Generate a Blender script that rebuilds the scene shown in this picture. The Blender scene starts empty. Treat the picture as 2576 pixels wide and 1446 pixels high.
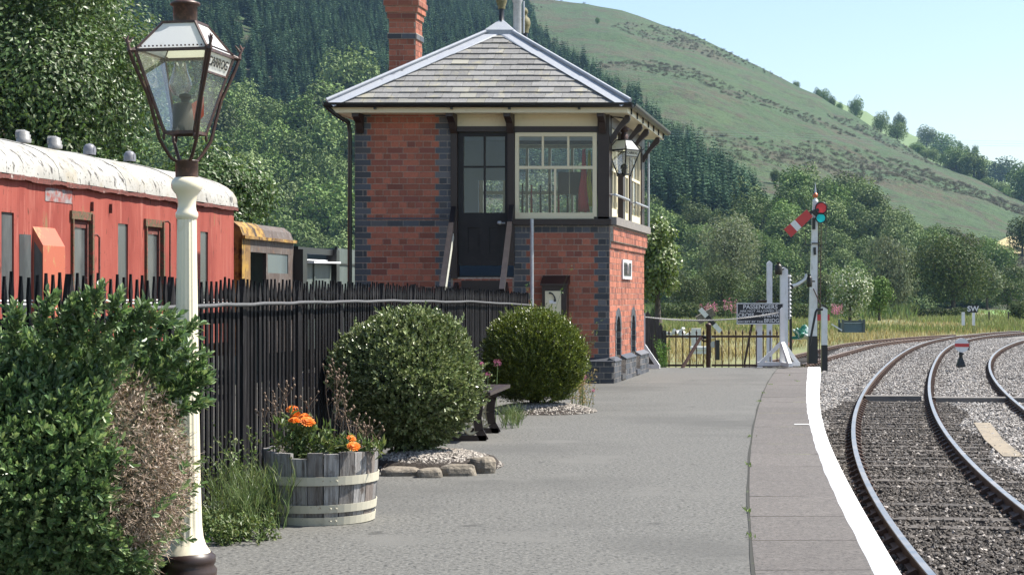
import bpy, math, random
import numpy as np
from mathutils import Vector, Matrix
random.seed(7); RNG = np.random.default_rng(7)
sc = bpy.context.scene; COL = sc.collection
E, HZ, F = 1.15, 745.0, 4500.0
PI = math.pi
def W(x, y, Y): return Vector(((x-1288)/F*Y, Y, E-(y-HZ)/F*Y))
def PX(x, Y): return (x-1288)/F*Y
def PZ(y, Y): return E-(y-HZ)/F*Y
# ---------------------------------------------------------------- objects
def tag(o, label=None, cat=None, group=None, kind=None):
    if label: o['label'] = label
    if cat: o['category'] = cat
    if group: o['group'] = group
    if kind: o['kind'] = kind
    return o
def thing(name, label, cat, loc, group=None, rz=0):
    o = bpy.data.objects.new(name, None); COL.objects.link(o)
    o.empty_display_size = .1; o.location = loc; o.rotation_euler = (0, 0, rz)
    return tag(o, label, cat, group)
def root_of(o):
    while o.parent: o = o.parent
    return o
def link(name, me, mats, parent=None, base=None):
    o = bpy.data.objects.new(name, me)
    for m in (mats if isinstance(mats, (list, tuple)) else [mats]): me.materials.append(m)
    COL.objects.link(o)
    if parent: o.parent = parent
    elif base is not None: o.location = base
    return o
def np_mesh(name, V, Fq, sm=False, mi=None, attrs=None):
    """V (n,3), Fq (m,k) same-size faces"""
    V = np.asarray(V, np.float32); Fq = np.asarray(Fq, np.int32)
    m, k = Fq.shape
    me = bpy.data.meshes.new(name)
    me.vertices.add(len(V)); me.vertices.foreach_set('co', V.ravel())
    me.loops.add(m*k); me.loops.foreach_set('vertex_index', Fq.ravel())
    me.polygons.add(m); me.polygons.foreach_set('loop_start', np.arange(0, m*k, k, dtype=np.int32))
    if mi is not None: me.polygons.foreach_set('material_index', np.asarray(mi, np.int32))
    me.polygons.foreach_set('use_smooth', np.full(m, sm))
    for an, av in (attrs or {}).items():
        a = me.attributes.new(an, 'FLOAT', 'POINT'); a.data.foreach_set('value', np.asarray(av, np.float32))
    me.update(calc_edges=True)
    return me
def box_uv(me, off):
    nl = len(me.loops)
    if nl == 0: return
    co = np.empty(len(me.vertices)*3, np.float32); me.vertices.foreach_get('co', co); co = co.reshape(-1, 3)+np.array(off, np.float32)
    li = np.empty(nl, np.int32); me.loops.foreach_get('vertex_index', li)
    npol = len(me.polygons)
    nr = np.empty(npol*3, np.float32); me.polygons.foreach_get('normal', nr); nr = np.abs(nr.reshape(-1, 3))
    lt = np.empty(npol, np.int32); me.polygons.foreach_get('loop_total', lt)
    ax = np.repeat(nr.argmax(1), lt); p = co[li]
    u = np.where(ax == 0, p[:, 1], p[:, 0]); v = np.where(ax == 2, p[:, 1], p[:, 2])
    uvl = me.uv_layers.new(name='UVMap'); uvl.data.foreach_set('uv', np.stack([u, v], 1).astype(np.float32).ravel())
class MB:
    def __init__(s): s.V = []; s.F = []; s.M = []; s.S = []
    def add(s, vs, fs, mi=0, sm=False):
        b = len(s.V); s.V.extend([tuple(v) for v in vs])
        for f in fs: s.F.append([b+i for i in f]); s.M.append(mi); s.S.append(sm)
        return s
    def box(s, x0, x1, y0, y1, z0, z1, mi=0):
        return s.add([(x0,y0,z0),(x1,y0,z0),(x1,y1,z0),(x0,y1,z0),(x0,y0,z1),(x1,y0,z1),(x1,y1,z1),(x0,y1,z1)],
              [(3,2,1,0),(4,5,6,7),(0,1,5,4),(1,2,6,5),(2,3,7,6),(3,0,4,7)], mi)
    def beam(s, p, q, w, h, up=(0,0,1), mi=0, w2=None, h2=None):
        p = Vector(p); q = Vector(q); d = (q-p).normalized(); up = Vector(up)
        if abs(d.dot(up)) > .98: up = Vector((0,1,0))
        a = d.cross(up).normalized(); b = a.cross(d).normalized(); vs = []
        for c, ww, hh in ((p, w, h), (q, w2 or w, h2 or h)):
            for sa, sb in ((-1,-1),(1,-1),(1,1),(-1,1)): vs.append(c+a*(sa*ww/2)+b*(sb*hh/2))
        return s.add(vs, [(0,1,2,3),(7,6,5,4),(0,4,5,1),(1,5,6,2),(2,6,7,3),(3,7,4,0)], mi)
    def tube(s, pts, r, n=8, mi=0, caps=True, sm=True):
        pts = [Vector(p) for p in pts]; k = len(pts)
        rs = [r]*k if not isinstance(r, (list, tuple)) else r
        vs = []; prev = None
        for i, p in enumerate(pts):
            t = (pts[min(i+1, k-1)]-pts[max(i-1, 0)]).normalized()
            if prev is None:
                a = t.cross(Vector((0,0,1)) if abs(t.z) < .9 else Vector((1,0,0))).normalized()
            else:
                a = (prev-t*prev.dot(t)).normalized()
            prev = a; b = t.cross(a)
            for j in range(n):
                an = 2*PI*j/n; vs.append(p+(a*math.cos(an)+b*math.sin(an))*rs[i])
        fs = [(i*n+j, i*n+(j+1)%n, (i+1)*n+(j+1)%n, (i+1)*n+j) for i in range(k-1) for j in range(n)]
        s.add(vs, fs, mi, sm)
        if caps: s.add(vs[:n], [tuple(range(n-1, -1, -1))], mi); s.add(vs[-n:], [tuple(range(n))], mi)
        return s
    def lathe(s, prof, c, n=20, mi=0, sm=True, caps=True, flute=None, tilt=None):
        vs = []; c = Vector(c)
        for r, z in prof:
            for j in range(n):
                an = 2*PI*j/n; rr = r*(1+(flute(j, z) if flute else 0))
                v = Vector((rr*math.cos(an), rr*math.sin(an), z))
                if tilt: v = tilt @ v
                vs.append(c+v)
        k = len(prof)
        fs = [(i*n+j, i*n+(j+1)%n, (i+1)*n+(j+1)%n, (i+1)*n+j) for i in range(k-1) for j in range(n)]
        s.add(vs, fs, mi, sm)
        if caps: s.add(vs[:n], [tuple(range(n-1,-1,-1))], mi); s.add(vs[-n:], [tuple(range(n))], mi)
        return s
    def prism(s, poly, f0, f1, mi=0, sm=False):
        """poly list of 2-tuples, f0/f1 map (a,b)->xyz for the two ends"""
        n = len(poly); vs = [f0(*p) for p in poly]+[f1(*p) for p in poly]
        fs = [tuple(range(n-1,-1,-1)), tuple(range(n, 2*n))]+[(i, (i+1)%n, n+(i+1)%n, n+i) for i in range(n)]
        return s.add(vs, fs, mi, sm)
    def quad(s, a, b, c, d, mi=0): return s.add([a,b,c,d], [(0,1,2,3)], mi)
    def build(s, name, mats, parent=None, xf=None, smooth=None, base=None, pivot=None):
        me = bpy.data.meshes.new(name)
        V = s.V
        me.from_pydata(V, [], s.F)
        me.polygons.foreach_set('material_index', s.M)
        me.polygons.foreach_set('use_smooth', s.S if smooth is None else [smooth]*len(s.F))
        me.update(); box_uv(me, (0,0,0))
        if xf:
            for v in me.vertices: v.co = xf(v.co)
        if parent is not None: off = root_of(parent).location
        elif base is not None: off = Vector(base)
        else:
            co = np.array([v.co for v in me.vertices]); off = Vector(((co[:,0].min()+co[:,0].max())/2, (co[:,1].min()+co[:,1].max())/2, co[:,2].min()))
        me.transform(Matrix.Translation(-Vector(off))); me.update()
        return link(name, me, mats, parent, None if parent is not None else off)
def dup(root, loc, rz=None, scale=None, label=None, group=None):
    def cp(o, par):
        c = o.copy(); COL.objects.link(c); c.parent = par
        for ch in list(o.children): cp(ch, c)
        return c
    r = cp(root, None); r.location = loc
    if rz is not None: r.rotation_euler = (0, 0, rz)
    if scale is not None: r.scale = scale if hasattr(scale, '__len__') else (scale,)*3
    if label: r['label'] = label
    if group: r['group'] = group
    return r
def text_mesh(name, txt, size, mat, parent, M, depth=.002, align='CENTER', sx=1.0):
    cu = bpy.data.curves.new(name, 'FONT'); cu.body = txt; cu.size = size; cu.align_x = align; cu.align_y = 'CENTER'; cu.extrude = depth; cu.offset = size*.018
    to = bpy.data.objects.new(name, cu); COL.objects.link(to)
    dg = bpy.context.evaluated_depsgraph_get(); dg.update()
    me = bpy.data.meshes.new_from_object(to.evaluated_get(dg)); bpy.data.objects.remove(to)
    me.transform(Matrix.Diagonal((sx, 1, 1, 1))); me.transform(M)
    me.transform(Matrix.Translation(-root_of(parent).location)); me.materials.clear()
    return link(name, me, mat, parent)
# ---------------------------------------------------------------- materials
def _n(nt, t, **kw):
    n = nt.nodes.new(t)
    for k, v in kw.items(): setattr(n, k, v)
    return n
def L(nt, a, b): nt.links.new(a, b)
def c4(c): return (c[0], c[1], c[2], 1)
def pm(name, base, rough=.6, metal=0, spec=.5, layers=(), island=None, bump=(), coord='Object', objrand=None, tint=None, trans=0, coat=0, rough_var=None, sheen=0):
    """layers: (scale, lo, hi, colour, stretch xyz, detail)  island: (lo, hi) multiply; bump: (scale, strength, dist, stretch)"""
    m = bpy.data.materials.new(name); m.use_nodes = True; nt = m.node_tree; b = nt.nodes['Principled BSDF']; out = nt.nodes['Material Output']
    b.inputs['Roughness'].default_value = rough; b.inputs['Metallic'].default_value = metal; b.inputs['Specular IOR Level'].default_value = spec
    if coat: b.inputs['Coat Weight'].default_value = coat; b.inputs['Coat Roughness'].default_value = .08
    tc = _n(nt, 'ShaderNodeTexCoord'); geo = _n(nt, 'ShaderNodeNewGeometry')
    src = geo.outputs['Position'] if coord == 'World' else tc.outputs[coord]
    rgb = _n(nt, 'ShaderNodeRGB'); rgb.outputs[0].default_value = c4(base); cur = rgb.outputs[0]
    def noise(sca, stretch, det, rgh=.6):
        mp = _n(nt, 'ShaderNodeMapping'); mp.inputs['Scale'].default_value = stretch or (1,1,1); L(nt, src, mp.inputs[0])
        nz = _n(nt, 'ShaderNodeTexNoise'); nz.inputs['Scale'].default_value = sca; nz.inputs['Detail'].default_value = det; nz.inputs['Roughness'].default_value = rgh
        L(nt, mp.outputs[0], nz.inputs['Vector']); return nz.outputs['Fac']
    def mix(a, bb, fac, mode='MIX'):
        x = _n(nt, 'ShaderNodeMix', data_type='RGBA', blend_type=mode)
        if hasattr(fac, 'links'): L(nt, fac, x.inputs[0])
        else: x.inputs[0].default_value = fac
        if hasattr(a, 'links'): L(nt, a, x.inputs[6])
        else: x.inputs[6].default_value = c4(a)
        if hasattr(bb, 'links'): L(nt, bb, x.inputs[7])
        else: x.inputs[7].default_value = c4(bb)
        return x.outputs[2]
    def rng(v, a0, a1, b0, b1):
        r = _n(nt, 'ShaderNodeMapRange'); L(nt, v, r.inputs[0]); r.inputs[1].default_value = a0; r.inputs[2].default_value = a1; r.inputs[3].default_value = b0; r.inputs[4].default_value = b1; return r.outputs[0]
    if island and len(island) > 2:      # (lo, hi, colour2, fraction) swaps hue on some islands
        pass
    for ly in layers:
        sca, lo, hi, c = ly[:4]; st = ly[4] if len(ly) > 4 else None; det = ly[5] if len(ly) > 5 else 4
        cur = mix(cur, c, rng(noise(sca, st, det), lo, hi, 0, 1))
    if island:
        r = geo.outputs['Random Per Island']
        if len(island) > 2:
            cur = mix(cur, island[2], rng(r, 1-island[3], 1-island[3]+.15, 0, island[4] if len(island) > 4 else .8))
        wn = _n(nt, 'ShaderNodeMath', operation='FRACT'); ml = _n(nt, 'ShaderNodeMath', operation='MULTIPLY'); ml.inputs[1].default_value = 37.3
        L(nt, r, ml.inputs[0]); L(nt, ml.outputs[0], wn.inputs[0])
        cur = mix(cur, rng(wn.outputs[0], 0, 1, island[0], island[1]), 1.0, 'MULTIPLY')
    if objrand:
        oi = _n(nt, 'ShaderNodeObjectInfo')
        if len(objrand) > 2: cur = mix(cur, objrand[2], rng(oi.outputs['Random'], .3, 1, 0, objrand[3]))
        f2 = _n(nt, 'ShaderNodeMath', operation='FRACT'); m2 = _n(nt, 'ShaderNodeMath', operation='MULTIPLY'); m2.inputs[1].default_value = 17.7
        L(nt, oi.outputs['Random'], m2.inputs[0]); L(nt, m2.outputs[0], f2.inputs[0])
        cur = mix(cur, rng(f2.outputs[0], 0, 1, objrand[0], objrand[1]), 1.0, 'MULTIPLY')
    if tint:
        at = _n(nt, 'ShaderNodeAttribute', attribute_name='tint')
        if len(tint) > 2: cur = mix(cur, tint[2], rng(at.outputs['Fac'], .4, 1, 0, tint[3]))
        f3 = _n(nt, 'ShaderNodeMath', operation='FRACT'); m3 = _n(nt, 'ShaderNodeMath', operation='MULTIPLY'); m3.inputs[1].default_value = 13.7
        L(nt, at.outputs['Fac'], m3.inputs[0]); L(nt, m3.outputs[0], f3.inputs[0])
        cur = mix(cur, rng(f3.outputs[0], 0, 1, tint[0], tint[1]), 1.0, 'MULTIPLY')
    L(nt, cur, b.inputs['Base Color'])
    if rough_var: L(nt, rng(noise(rough_var[0], None, 4), .3, .7, rough_var[1], rough_var[2]), b.inputs['Roughness'])
    nrm = None
    for bp in bump:
        bn = _n(nt, 'ShaderNodeBump'); bn.inputs['Strength'].default_value = bp[1]; bn.inputs['Distance'].default_value = bp[2]
        L(nt, noise(bp[0], bp[3] if len(bp) > 3 else None, 5, .65), bn.inputs['Height'])
        if nrm: L(nt, nrm, bn.inputs['Normal'])
        nrm = bn.outputs[0]
    if nrm: L(nt, nrm, b.inputs['Normal'])
    if trans:
        tr = _n(nt, 'ShaderNodeBsdfTranslucent'); ms = _n(nt, 'ShaderNodeMixShader'); ms.inputs[0].default_value = trans
        g = mix(cur, (1.0, 1.0, .45), .55, 'MULTIPLY'); L(nt, g, tr.inputs[0])
        L(nt, b.outputs[0], ms.inputs[1]); L(nt, tr.outputs[0], ms.inputs[2]); L(nt, ms.outputs[0], out.inputs[0])
    return m
def glass(name, tintc=(.93,.96,.95), dirt=.0, dirtc=(.6,.6,.55), ior=1.5, boost=1.0):
    m = bpy.data.materials.new(name); m.use_nodes = True; nt = m.node_tree; nt.nodes.remove(nt.nodes['Principled BSDF']); out = nt.nodes['Material Output']
    t = _n(nt, 'ShaderNodeBsdfTransparent'); t.inputs[0].default_value = c4(tintc); g = _n(nt, 'ShaderNodeBsdfGlossy'); g.inputs['Roughness'].default_value = .02
    fr = _n(nt, 'ShaderNodeFresnel'); fr.inputs[0].default_value = ior; ms = _n(nt, 'ShaderNodeMixShader')
    mu = _n(nt, 'ShaderNodeMath', operation='MULTIPLY'); mu.inputs[1].default_value = boost; mu.use_clamp = True
    L(nt, fr.outputs[0], mu.inputs[0]); L(nt, mu.outputs[0], ms.inputs[0]); L(nt, t.outputs[0], ms.inputs[1]); L(nt, g.outputs[0], ms.inputs[2])
    o = ms.outputs[0]
    if dirt:
        d = _n(nt, 'ShaderNodeBsdfDiffuse'); d.inputs[0].default_value = c4(dirtc); tr2 = _n(nt, 'ShaderNodeBsdfTranslucent'); tr2.inputs[0].default_value = c4(dirtc)
        md = _n(nt, 'ShaderNodeMixShader'); L(nt, d.outputs[0], md.inputs[1]); L(nt, tr2.outputs[0], md.inputs[2])
        tc = _n(nt, 'ShaderNodeTexCoord'); nz = _n(nt, 'ShaderNodeTexNoise'); nz.inputs['Scale'].default_value = 9; nz.inputs['Detail'].default_value = 6; L(nt, tc.outputs['Object'], nz.inputs['Vector'])
        mr = _n(nt, 'ShaderNodeMapRange'); mr.inputs[1].default_value = .3; mr.inputs[2].default_value = .75; mr.inputs[3].default_value = dirt*.35; mr.inputs[4].default_value = dirt*1.5; L(nt, nz.outputs['Fac'], mr.inputs[0])
        m2 = _n(nt, 'ShaderNodeMixShader'); L(nt, mr.outputs[0], m2.inputs[0]); L(nt, o, m2.inputs[1]); L(nt, md.outputs[0], m2.inputs[2]); o = m2.outputs[0]
    L(nt, o, out.inputs[0]); return m
M = {}
M['brick'] = pm('red_brick', (.35,.112,.064), .75, island=(.68,1.24,(.19,.062,.045),.2,.8), layers=[(25,.45,.75,(.24,.08,.045)),(160,.6,.75,(.5,.3,.22))], bump=[(220,.35,.004)], coord='UV')
M['blue_brick'] = pm('blue_brick', (.052,.058,.07), .5, island=(.55,1.5,(.09,.085,.085),.3), layers=[(30,.5,.8,(.03,.03,.04))], bump=[(200,.3,.003)], coord='UV')
M['mortar'] = pm('mortar', (.46,.4,.33), .9, layers=[(40,.4,.7,(.22,.18,.15))], bump=[(300,.4,.003)])
M['brown'] = pm('brown_paint', (.028,.015,.012), .42, layers=[(14,.55,.8,(.045,.025,.019))], bump=[(60,.12,.003,(1,1,.15))])
M['door'] = pm('dark_door_paint', (.015,.012,.013), .5, spec=.35, layers=[(9,.5,.85,(.035,.028,.028))])
M['cream'] = pm('cream_paint', (.68,.61,.42), .45, layers=[(18,.6,.85,(.5,.43,.28)),(90,.68,.75,(.3,.25,.18))], bump=[(50,.08,.002)])
M['cream_post'] = pm('cream_gloss', (.76,.69,.52), .3, layers=[(11,.6,.9,(.6,.5,.32)),(70,.7,.78,(.42,.32,.2))], bump=[(35,.1,.002)], coat=.3)
M['slate'] = pm('slate', (.2,.198,.192), .6, island=(.78,1.16,(.27,.26,.21),.15), layers=[(22,.5,.7,(.16,.155,.15)),(70,.6,.72,(.45,.44,.4)),(6,.55,.75,(.3,.28,.2))], bump=[(120,.3,.003)], spec=.4)
M['lead'] = pm('lead_flashing', (.35,.37,.4), .5, metal=.1, layers=[(10,.45,.75,(.3,.32,.37)),(60,.6,.8,(.62,.64,.67))], bump=[(20,.2,.006)])
M['black'] = pm('black_paint', (.014,.014,.015), .35, bump=[(90,.15,.002)])
M['timber'] = pm('tarred_picket', (.0075,.007,.0075), .7, spec=.1, layers=[(60,.55,.8,(.045,.042,.042),(1,1,.08))], bump=[(120,.5,.004,(1,1,.08))], island=(.6,1.8))
M['iron'] = pm('rusty_iron', (.045,.022,.016), .5, metal=.2, layers=[(40,.5,.8,(.1,.045,.025))], bump=[(150,.2,.002)])
M['rustbrown'] = pm('brown_iron_paint', (.052,.027,.021), .42, layers=[(50,.5,.8,(.15,.07,.045))], bump=[(130,.2,.002)])
M['galv'] = pm('galvanised', (.42,.43,.45), .45, metal=.6, layers=[(30,.45,.8,(.3,.31,.33))])
M['white'] = pm('white_paint', (.74,.74,.735), .6, layers=[(3,.5,.75,(.6,.6,.58)),(12,.58,.75,(.5,.49,.46),(1,1,.25)),(110,.68,.75,(.35,.33,.3))])
M['edgewhite'] = pm('edge_line_paint', (.84,.84,.83), .6, layers=[(9,.6,.72,(.62,.61,.59)),(40,.62,.7,(.5,.49,.47))], bump=[(140,.3,.003)])
M['red'] = pm('signal_red', (.52,.05,.045), .45, layers=[(20,.6,.9,(.4,.06,.05))])
M['copper'] = pm('copper_ball', (.5,.16,.08), .3, metal=.8)
M['opal'] = pm('opal_glass', (.78,.79,.8), .25, trans=.35, layers=[(14,.6,.85,(.62,.6,.56))])
M['glass'] = glass('window_glass', (.9,.94,.95), .05, (.5,.52,.52), boost=1.6)
M['lampglass'] = glass('lamp_glass', (.97,.98,.97), .15, (.75,.75,.68), boost=.35)
M['chimneyglass'] = glass('lamp_chimney_glass', (.9,.92,.92), .14, (.8,.8,.76), boost=2.2)
M['asphalt'] = pm('asphalt', (0.08205,0.08039,0.07212), .85, layers=[(85,.5,.6,(0.1212,0.1183,0.1077)),(52,.5,.6,(0.1492,0.146,0.1327)),(40,.54,.62,(0.02984,0.02957,0.02671)),(60,.69,.72,(0.3357,0.3234,0.2938)),(.35,.5,.7,(0.06154,0.06006,0.05431)),(1.1,.56,.66,(0.1119,0.109,0.09883)),(3.5,.66,.72,(0.04662,0.04528,0.04096))], bump=[(60,.4,.01)], coord='World')
M['concrete'] = pm('edge_slab_concrete', (0.09204,0.08268,0.07566), .85, island=(.9,1.08), layers=[(4,.45,.8,(0.07644,0.06864,0.06318)),(24,.52,.62,(0.1248,0.1131,0.103)),(90,.5,.62,(0.1326,0.1186,0.1076)),(60,.56,.64,(0.0429,0.03744,0.03432)),(30,.64,.8,(0.0702,0.06396,0.0585))], bump=[(350,.5,.006)], coord='World')
M['stonebrick'] = pm('platform_face_stone', (.12,.11,.1), .9, layers=[(12,.4,.7,(.06,.055,.05))], bump=[(40,.6,.03)])
# ================================================================ SIGNAL BOX
YF, YB, SH = 23.7, 27.3, .2
def shear(v): return Vector((v.x+SH*(v.y-YF), v.y, v.z))
def bX(x): return (x-1288)/F*YF
def bZ(y): return PZ(y, YF)
sig = thing('signal_box', 'red brick signal box with grey slate roof, dark brown door and cream sash window', 'signal box', shear(Vector((-.4, 25.5, 0))))
XL, XR = bX(893), bX(1533)
COURSE, ST = .0805, .2125
JB = .008
def brick_wall(mb, u0, u1, v0, v1, place, holes=(), mi_of=None, bond0=0, proud=.005):
    k = 0; v = v0
    while v < v1-.01:
        va, vb = v+JB/2, min(v+COURSE-JB/2, v1)
        br = [u0]
        if (k+bond0) % 2 == 0:
            u = u0
            while u < u1-.03: u += ST; br.append(min(u, u1))
        else:
            br += [u0+ST/2, u0+ST*.75]; u = u0+ST*.75
            while u < u1-.03: u += ST/2; br.append(min(u, u1))
        for a, b in zip(br[:-1], br[1:]):
            segs = [(a+JB/2, b-JB/2)]
            for (ha, hb, hc, hd) in holes:
                if va < hd and vb > hc:
                    ns = []
                    for (p, q) in segs:
                        if q <= ha or p >= hb: ns.append((p, q)); continue
                        if p < ha: ns.append((p, ha))
                        if q > hb: ns.append((hb, q))
                    segs = ns
            for p, q in segs:
                if q-p < .012: continue
                j = proud*random.uniform(.6, 1.25)
                mi = mi_of((a+b)/2, k+bond0, (va+vb)/2) if mi_of else 1
                vs = [place(p,va,0),place(q,va,0),place(q,vb,0),place(p,vb,0),place(p,va,j),place(q,va,j),place(q,vb,j),place(p,vb,j)]
                mb.add(vs, [(4,5,6,7),(0,1,5,4),(1,2,6,5),(2,3,7,6),(3,0,4,7)], mi)
        v += COURSE; k += 1
ZS, ZT = bZ(566), 3.57      # sill level, wall head
Z0 = -.02
DX0, DX1 = bX(1135), bX(1293)
w = MB()
# mortar cores
w.box(XL, DX0, YF, YF+.2, Z0, ZT); w.box(DX0, DX1, YF+.02, YF+.2, Z0, 1.4); w.box(DX1, XR, YF, YF+.2, Z0, ZS)
front = lambda u, v, d: (u, YF-d, v)
zst = bZ(568); zse = bZ(551)
def mi_left(u, k, v):
    if zst-.01 < v < zse+.01: return 2
    lim = .2 if k % 2 == 0 else .155
    return 2 if (u < XL+lim or u > DX0-lim) else 1
brick_wall(w, XL, DX0, Z0, ZT-.02, front, mi_of=mi_left)
brick_wall(w, DX0+.02, DX1-.02, Z0, 1.38, lambda u, v, d: (u, YF+.02-d, v))
def mi_right(u, k, v):
    lim = .2 if k % 2 == 0 else .155
    return 2 if (u > XR-lim or u < DX1+lim-.02 or v < .3 or v > ZS-.09) else 1
brick_wall(w, DX1, XR, Z0, ZS, front, mi_of=mi_right)
# right wall with two recessed arches
AR = [(24.30, 24.70), (25.86, 26.24)]
holes = [(a, b, .1, .88) for a, b in AR]
ys = [YF+.2]+[y for h in AR for y in h]+[YB]
for i in range(0, len(ys), 2): w.box(XR-.2, XR, ys[i], ys[i+1], Z0, ZS)
for a, b in AR: w.box(XR-.2, XR, a, b, Z0, .1); w.box(XR-.2, XR, a, b, .88, ZS); w.box(XR-.34, XR-.205, a-.1, b+.1, 0, 1.0, 3)
side = lambda u, v, d: (XR+d, u, v)
brick_wall(w, YF, YB, Z0, ZS-.02, side, holes=holes, mi_of=lambda u, k, v: 1)
for a, b in AR:          # blue brick rings and jambs
    c, r0, r1 = (a+b)/2, (b-a)/2-.005, (b-a)/2+.11; zc = .88-r0
    for i in range(9):
        t0, t1 = PI*i/9+.02, PI*(i+1)/9-.02
        pl = [(c+r*math.cos(t), zc+r*math.sin(t)) for r, t in ((r0,t0),(r1,t0),(r1,t1),(r0,t1))]
        w.prism(pl, lambda y, z: (XR-.1, y, z), lambda y, z: (XR+.012, y, z), 2)
    z = .34
    while z < zc-.02:
        for (p, q) in ((a-.09, a+.004), (b-.004, b+.09)): w.box(XR-.1, XR+.011, p, q, z+.004, z+COURSE-.004, 2)
        z += COURSE
    w.box(XR-.2, XR+.09, a+.01, b-.01, .02, .09, 2)
# corbelled head of right wall (oversailing courses)
w.box(XR+.006, XR+.022, YF+.0, YB, ZS-.30, ZS-.22, 0)
brick_wall(w, YF, YB, ZS-.30, ZS-.22, lambda u, v, d: (XR+.022+d, u, v))
w.box(XR+.006, XR+.05, YF+.0, YB, ZS-.215, ZS-.004, 0)
brick_wall(w, YF, YB, ZS-.21, ZS-.02, lambda u, v, d: (XR+.05+d, u, v), bond0=1)
# plinth
PT = bZ(905)
for (a, b) in ((YF-.07, AR[0][0]-.02), (AR[0][1]+.02, AR[1][0]-.02), (AR[1][1]+.02, YB)):
    w.box(XR+.007, XR+.075, a, b, Z0, PT-.03, 0)
    brick_wall(w, a, b, Z0, PT-.03, lambda u, v, d: (XR+.075+d, u, v), mi_of=lambda u, k, v: 2)
    w.prism([(XR+.003, PT+.035), (XR+.003, PT-.028), (XR+.09, PT-.028), (XR+.09, PT-.015)], lambda x, z: (x, a, z), lambda x, z: (x, b, z), 2)
w.box(DX1+.3, XR+.074, YF-.072, YF-.007, Z0, PT-.03, 0)
brick_wall(w, DX1+.3, XR+.075, Z0, PT-.03, lambda u, v, d: (u, YF-.072-d, v), mi_of=lambda u, k, v: 2)
w.prism([(YF-.004, PT+.03), (YF-.09, PT-.015), (YF-.09, PT-.028), (YF-.004, PT-.028)], lambda y, z: (DX1+.3, y, z), lambda y, z: (XR+.07, y, z), 2)
# left and back walls
w.box(XL, XL+.2, YF+.2, YB, Z0, ZT); w.box(XL+.2, XR, YB-.2, YB, Z0, 2.1); w.box(XL+.2, XR-.0, YB-.2, YB, 3.3, 4.6) if False else None
brick_wall(w, YF, YB, Z0, ZT, lambda u, v, d: (XL-d, u, v), mi_of=lambda u, k, v: 2 if (u < YF+(.2 if k%2 else .155) or abs(v-2.13) < .05) else 1)
brick_wall(w, XL, XR, Z0, 2.1, lambda u, v, d: (u, YB+d, v))
w.box(XL+.2, XL+.9, YB-.2, YB, 2.1, 3.57); w.box(XR-.35, XR, YB-.2, YB, 2.1, 3.57)
wall = w.build('wall', [M['mortar'], M['brick'], M['blue_brick'], M['black']], sig, shear)
# string course shadow line
s = MB(); s.box(XL-.01, DX0-.0, YF-.012, YF-.0055, bZ(552), bZ(548)); s.build('string_course', M['blue_brick'], sig, shear)
# floor, inside lining, back window
M['lining'] = pm('pale_blue_lining', (.42,.52,.64), .6); M['insidefloor'] = pm('lino_floor', (.06,.045,.035), .5)
fl = MB(); fl.box(XL+.21, XR-.21, YF+.22, YB-.21, 1.36, 1.42); fl.build('floor', M['insidefloor'], sig, shear)
li = MB(); li.box(XL+.22, XL+.24, YF+.24, YB-.22, 1.42, 3.5); li.box(XL+.24, XL+.9, YB-.235, YB-.21, 1.42, 3.5); li.box(XL+.9, XR-.36, YB-.235, YB-.21, 1.42, 2.1)
li.box(XL+.24, XR-.1, YF+.15, YB-.1, 3.5, 3.54); li.box(XR-.5, XR-.25, YB-.235, YB-.21, 2.1, 3.5); li.box(XL+.9, XL+1.35, YB-.235, YB-.21, 2.9, 3.5); li.box(DX0-.3, DX0-.28, YF+.24, YF+1.6, 1.42, 3.5)
li.build('inner_lining', M['lining'], sig, shear)
bw = MB()
for x in np.linspace(XL+.93, XR-.38, 7): bw.box(x-.02, x+.02, YB-.15, YB-.1, 2.14, 3.4)
for z in (2.12, 2.72, 3.42): bw.box(XL+.9, XR-.36, YB-.14, YB-.11, z-.025, z+.025)
bwo = bw.build('rear_window', M['cream'], sig, shear)
g = MB(); g.quad((XL+.9, YB-.125, 2.1), (XR-.36, YB-.125, 2.1), (XR-.36, YB-.125, 3.45), (XL+.9, YB-.125, 3.45)); g.build('pane', M['glass'], bwo, shear)
bb = MB(); bb.box(XL, XR, YB-.2, YB, 3.45, 3.6); bb.build('lintel', M['brown'], sig, shear)
# ---- timber framing of the front
def fx(x): return bX(x)
t = MB()
YT = YF-.03
def rail(x0, x1, y0, y1, d0=YT, d1=YF+.12, mb=t): mb.box(fx(x0), fx(x1), d0, d1, bZ(y1), bZ(y0))
rail(1135, 1151, 285, 700); rail(1277.5, 1295, 285, 668); rail(1504, 1533.5, 284, 551)
rail(1151, 1277.5, 318.5, 332, YT+.01); rail(1295, 1504, 318.5, 333, YT+.01); rail(1151, 1277.5, 283, 288, YT+.008); rail(1295, 1504, 283, 288, YT+.008)
t.build('timber_frame', M['brown'], sig, shear)
sl = MB(); sl.box(fx(1293.5), XR+.03, YF-.075, YF+.12, bZ(566), bZ(551.5)); sl.build('front_sill', M['brown'], sig, shear)
for x0, x1 in ((1151, 1277.5), (1295, 1504)):
    p = MB(); rail(x0, x1, 288, 318.5, YT+.022, YF+.1, p); p.build('cream_panel', M['cream'], sig, shear)
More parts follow.
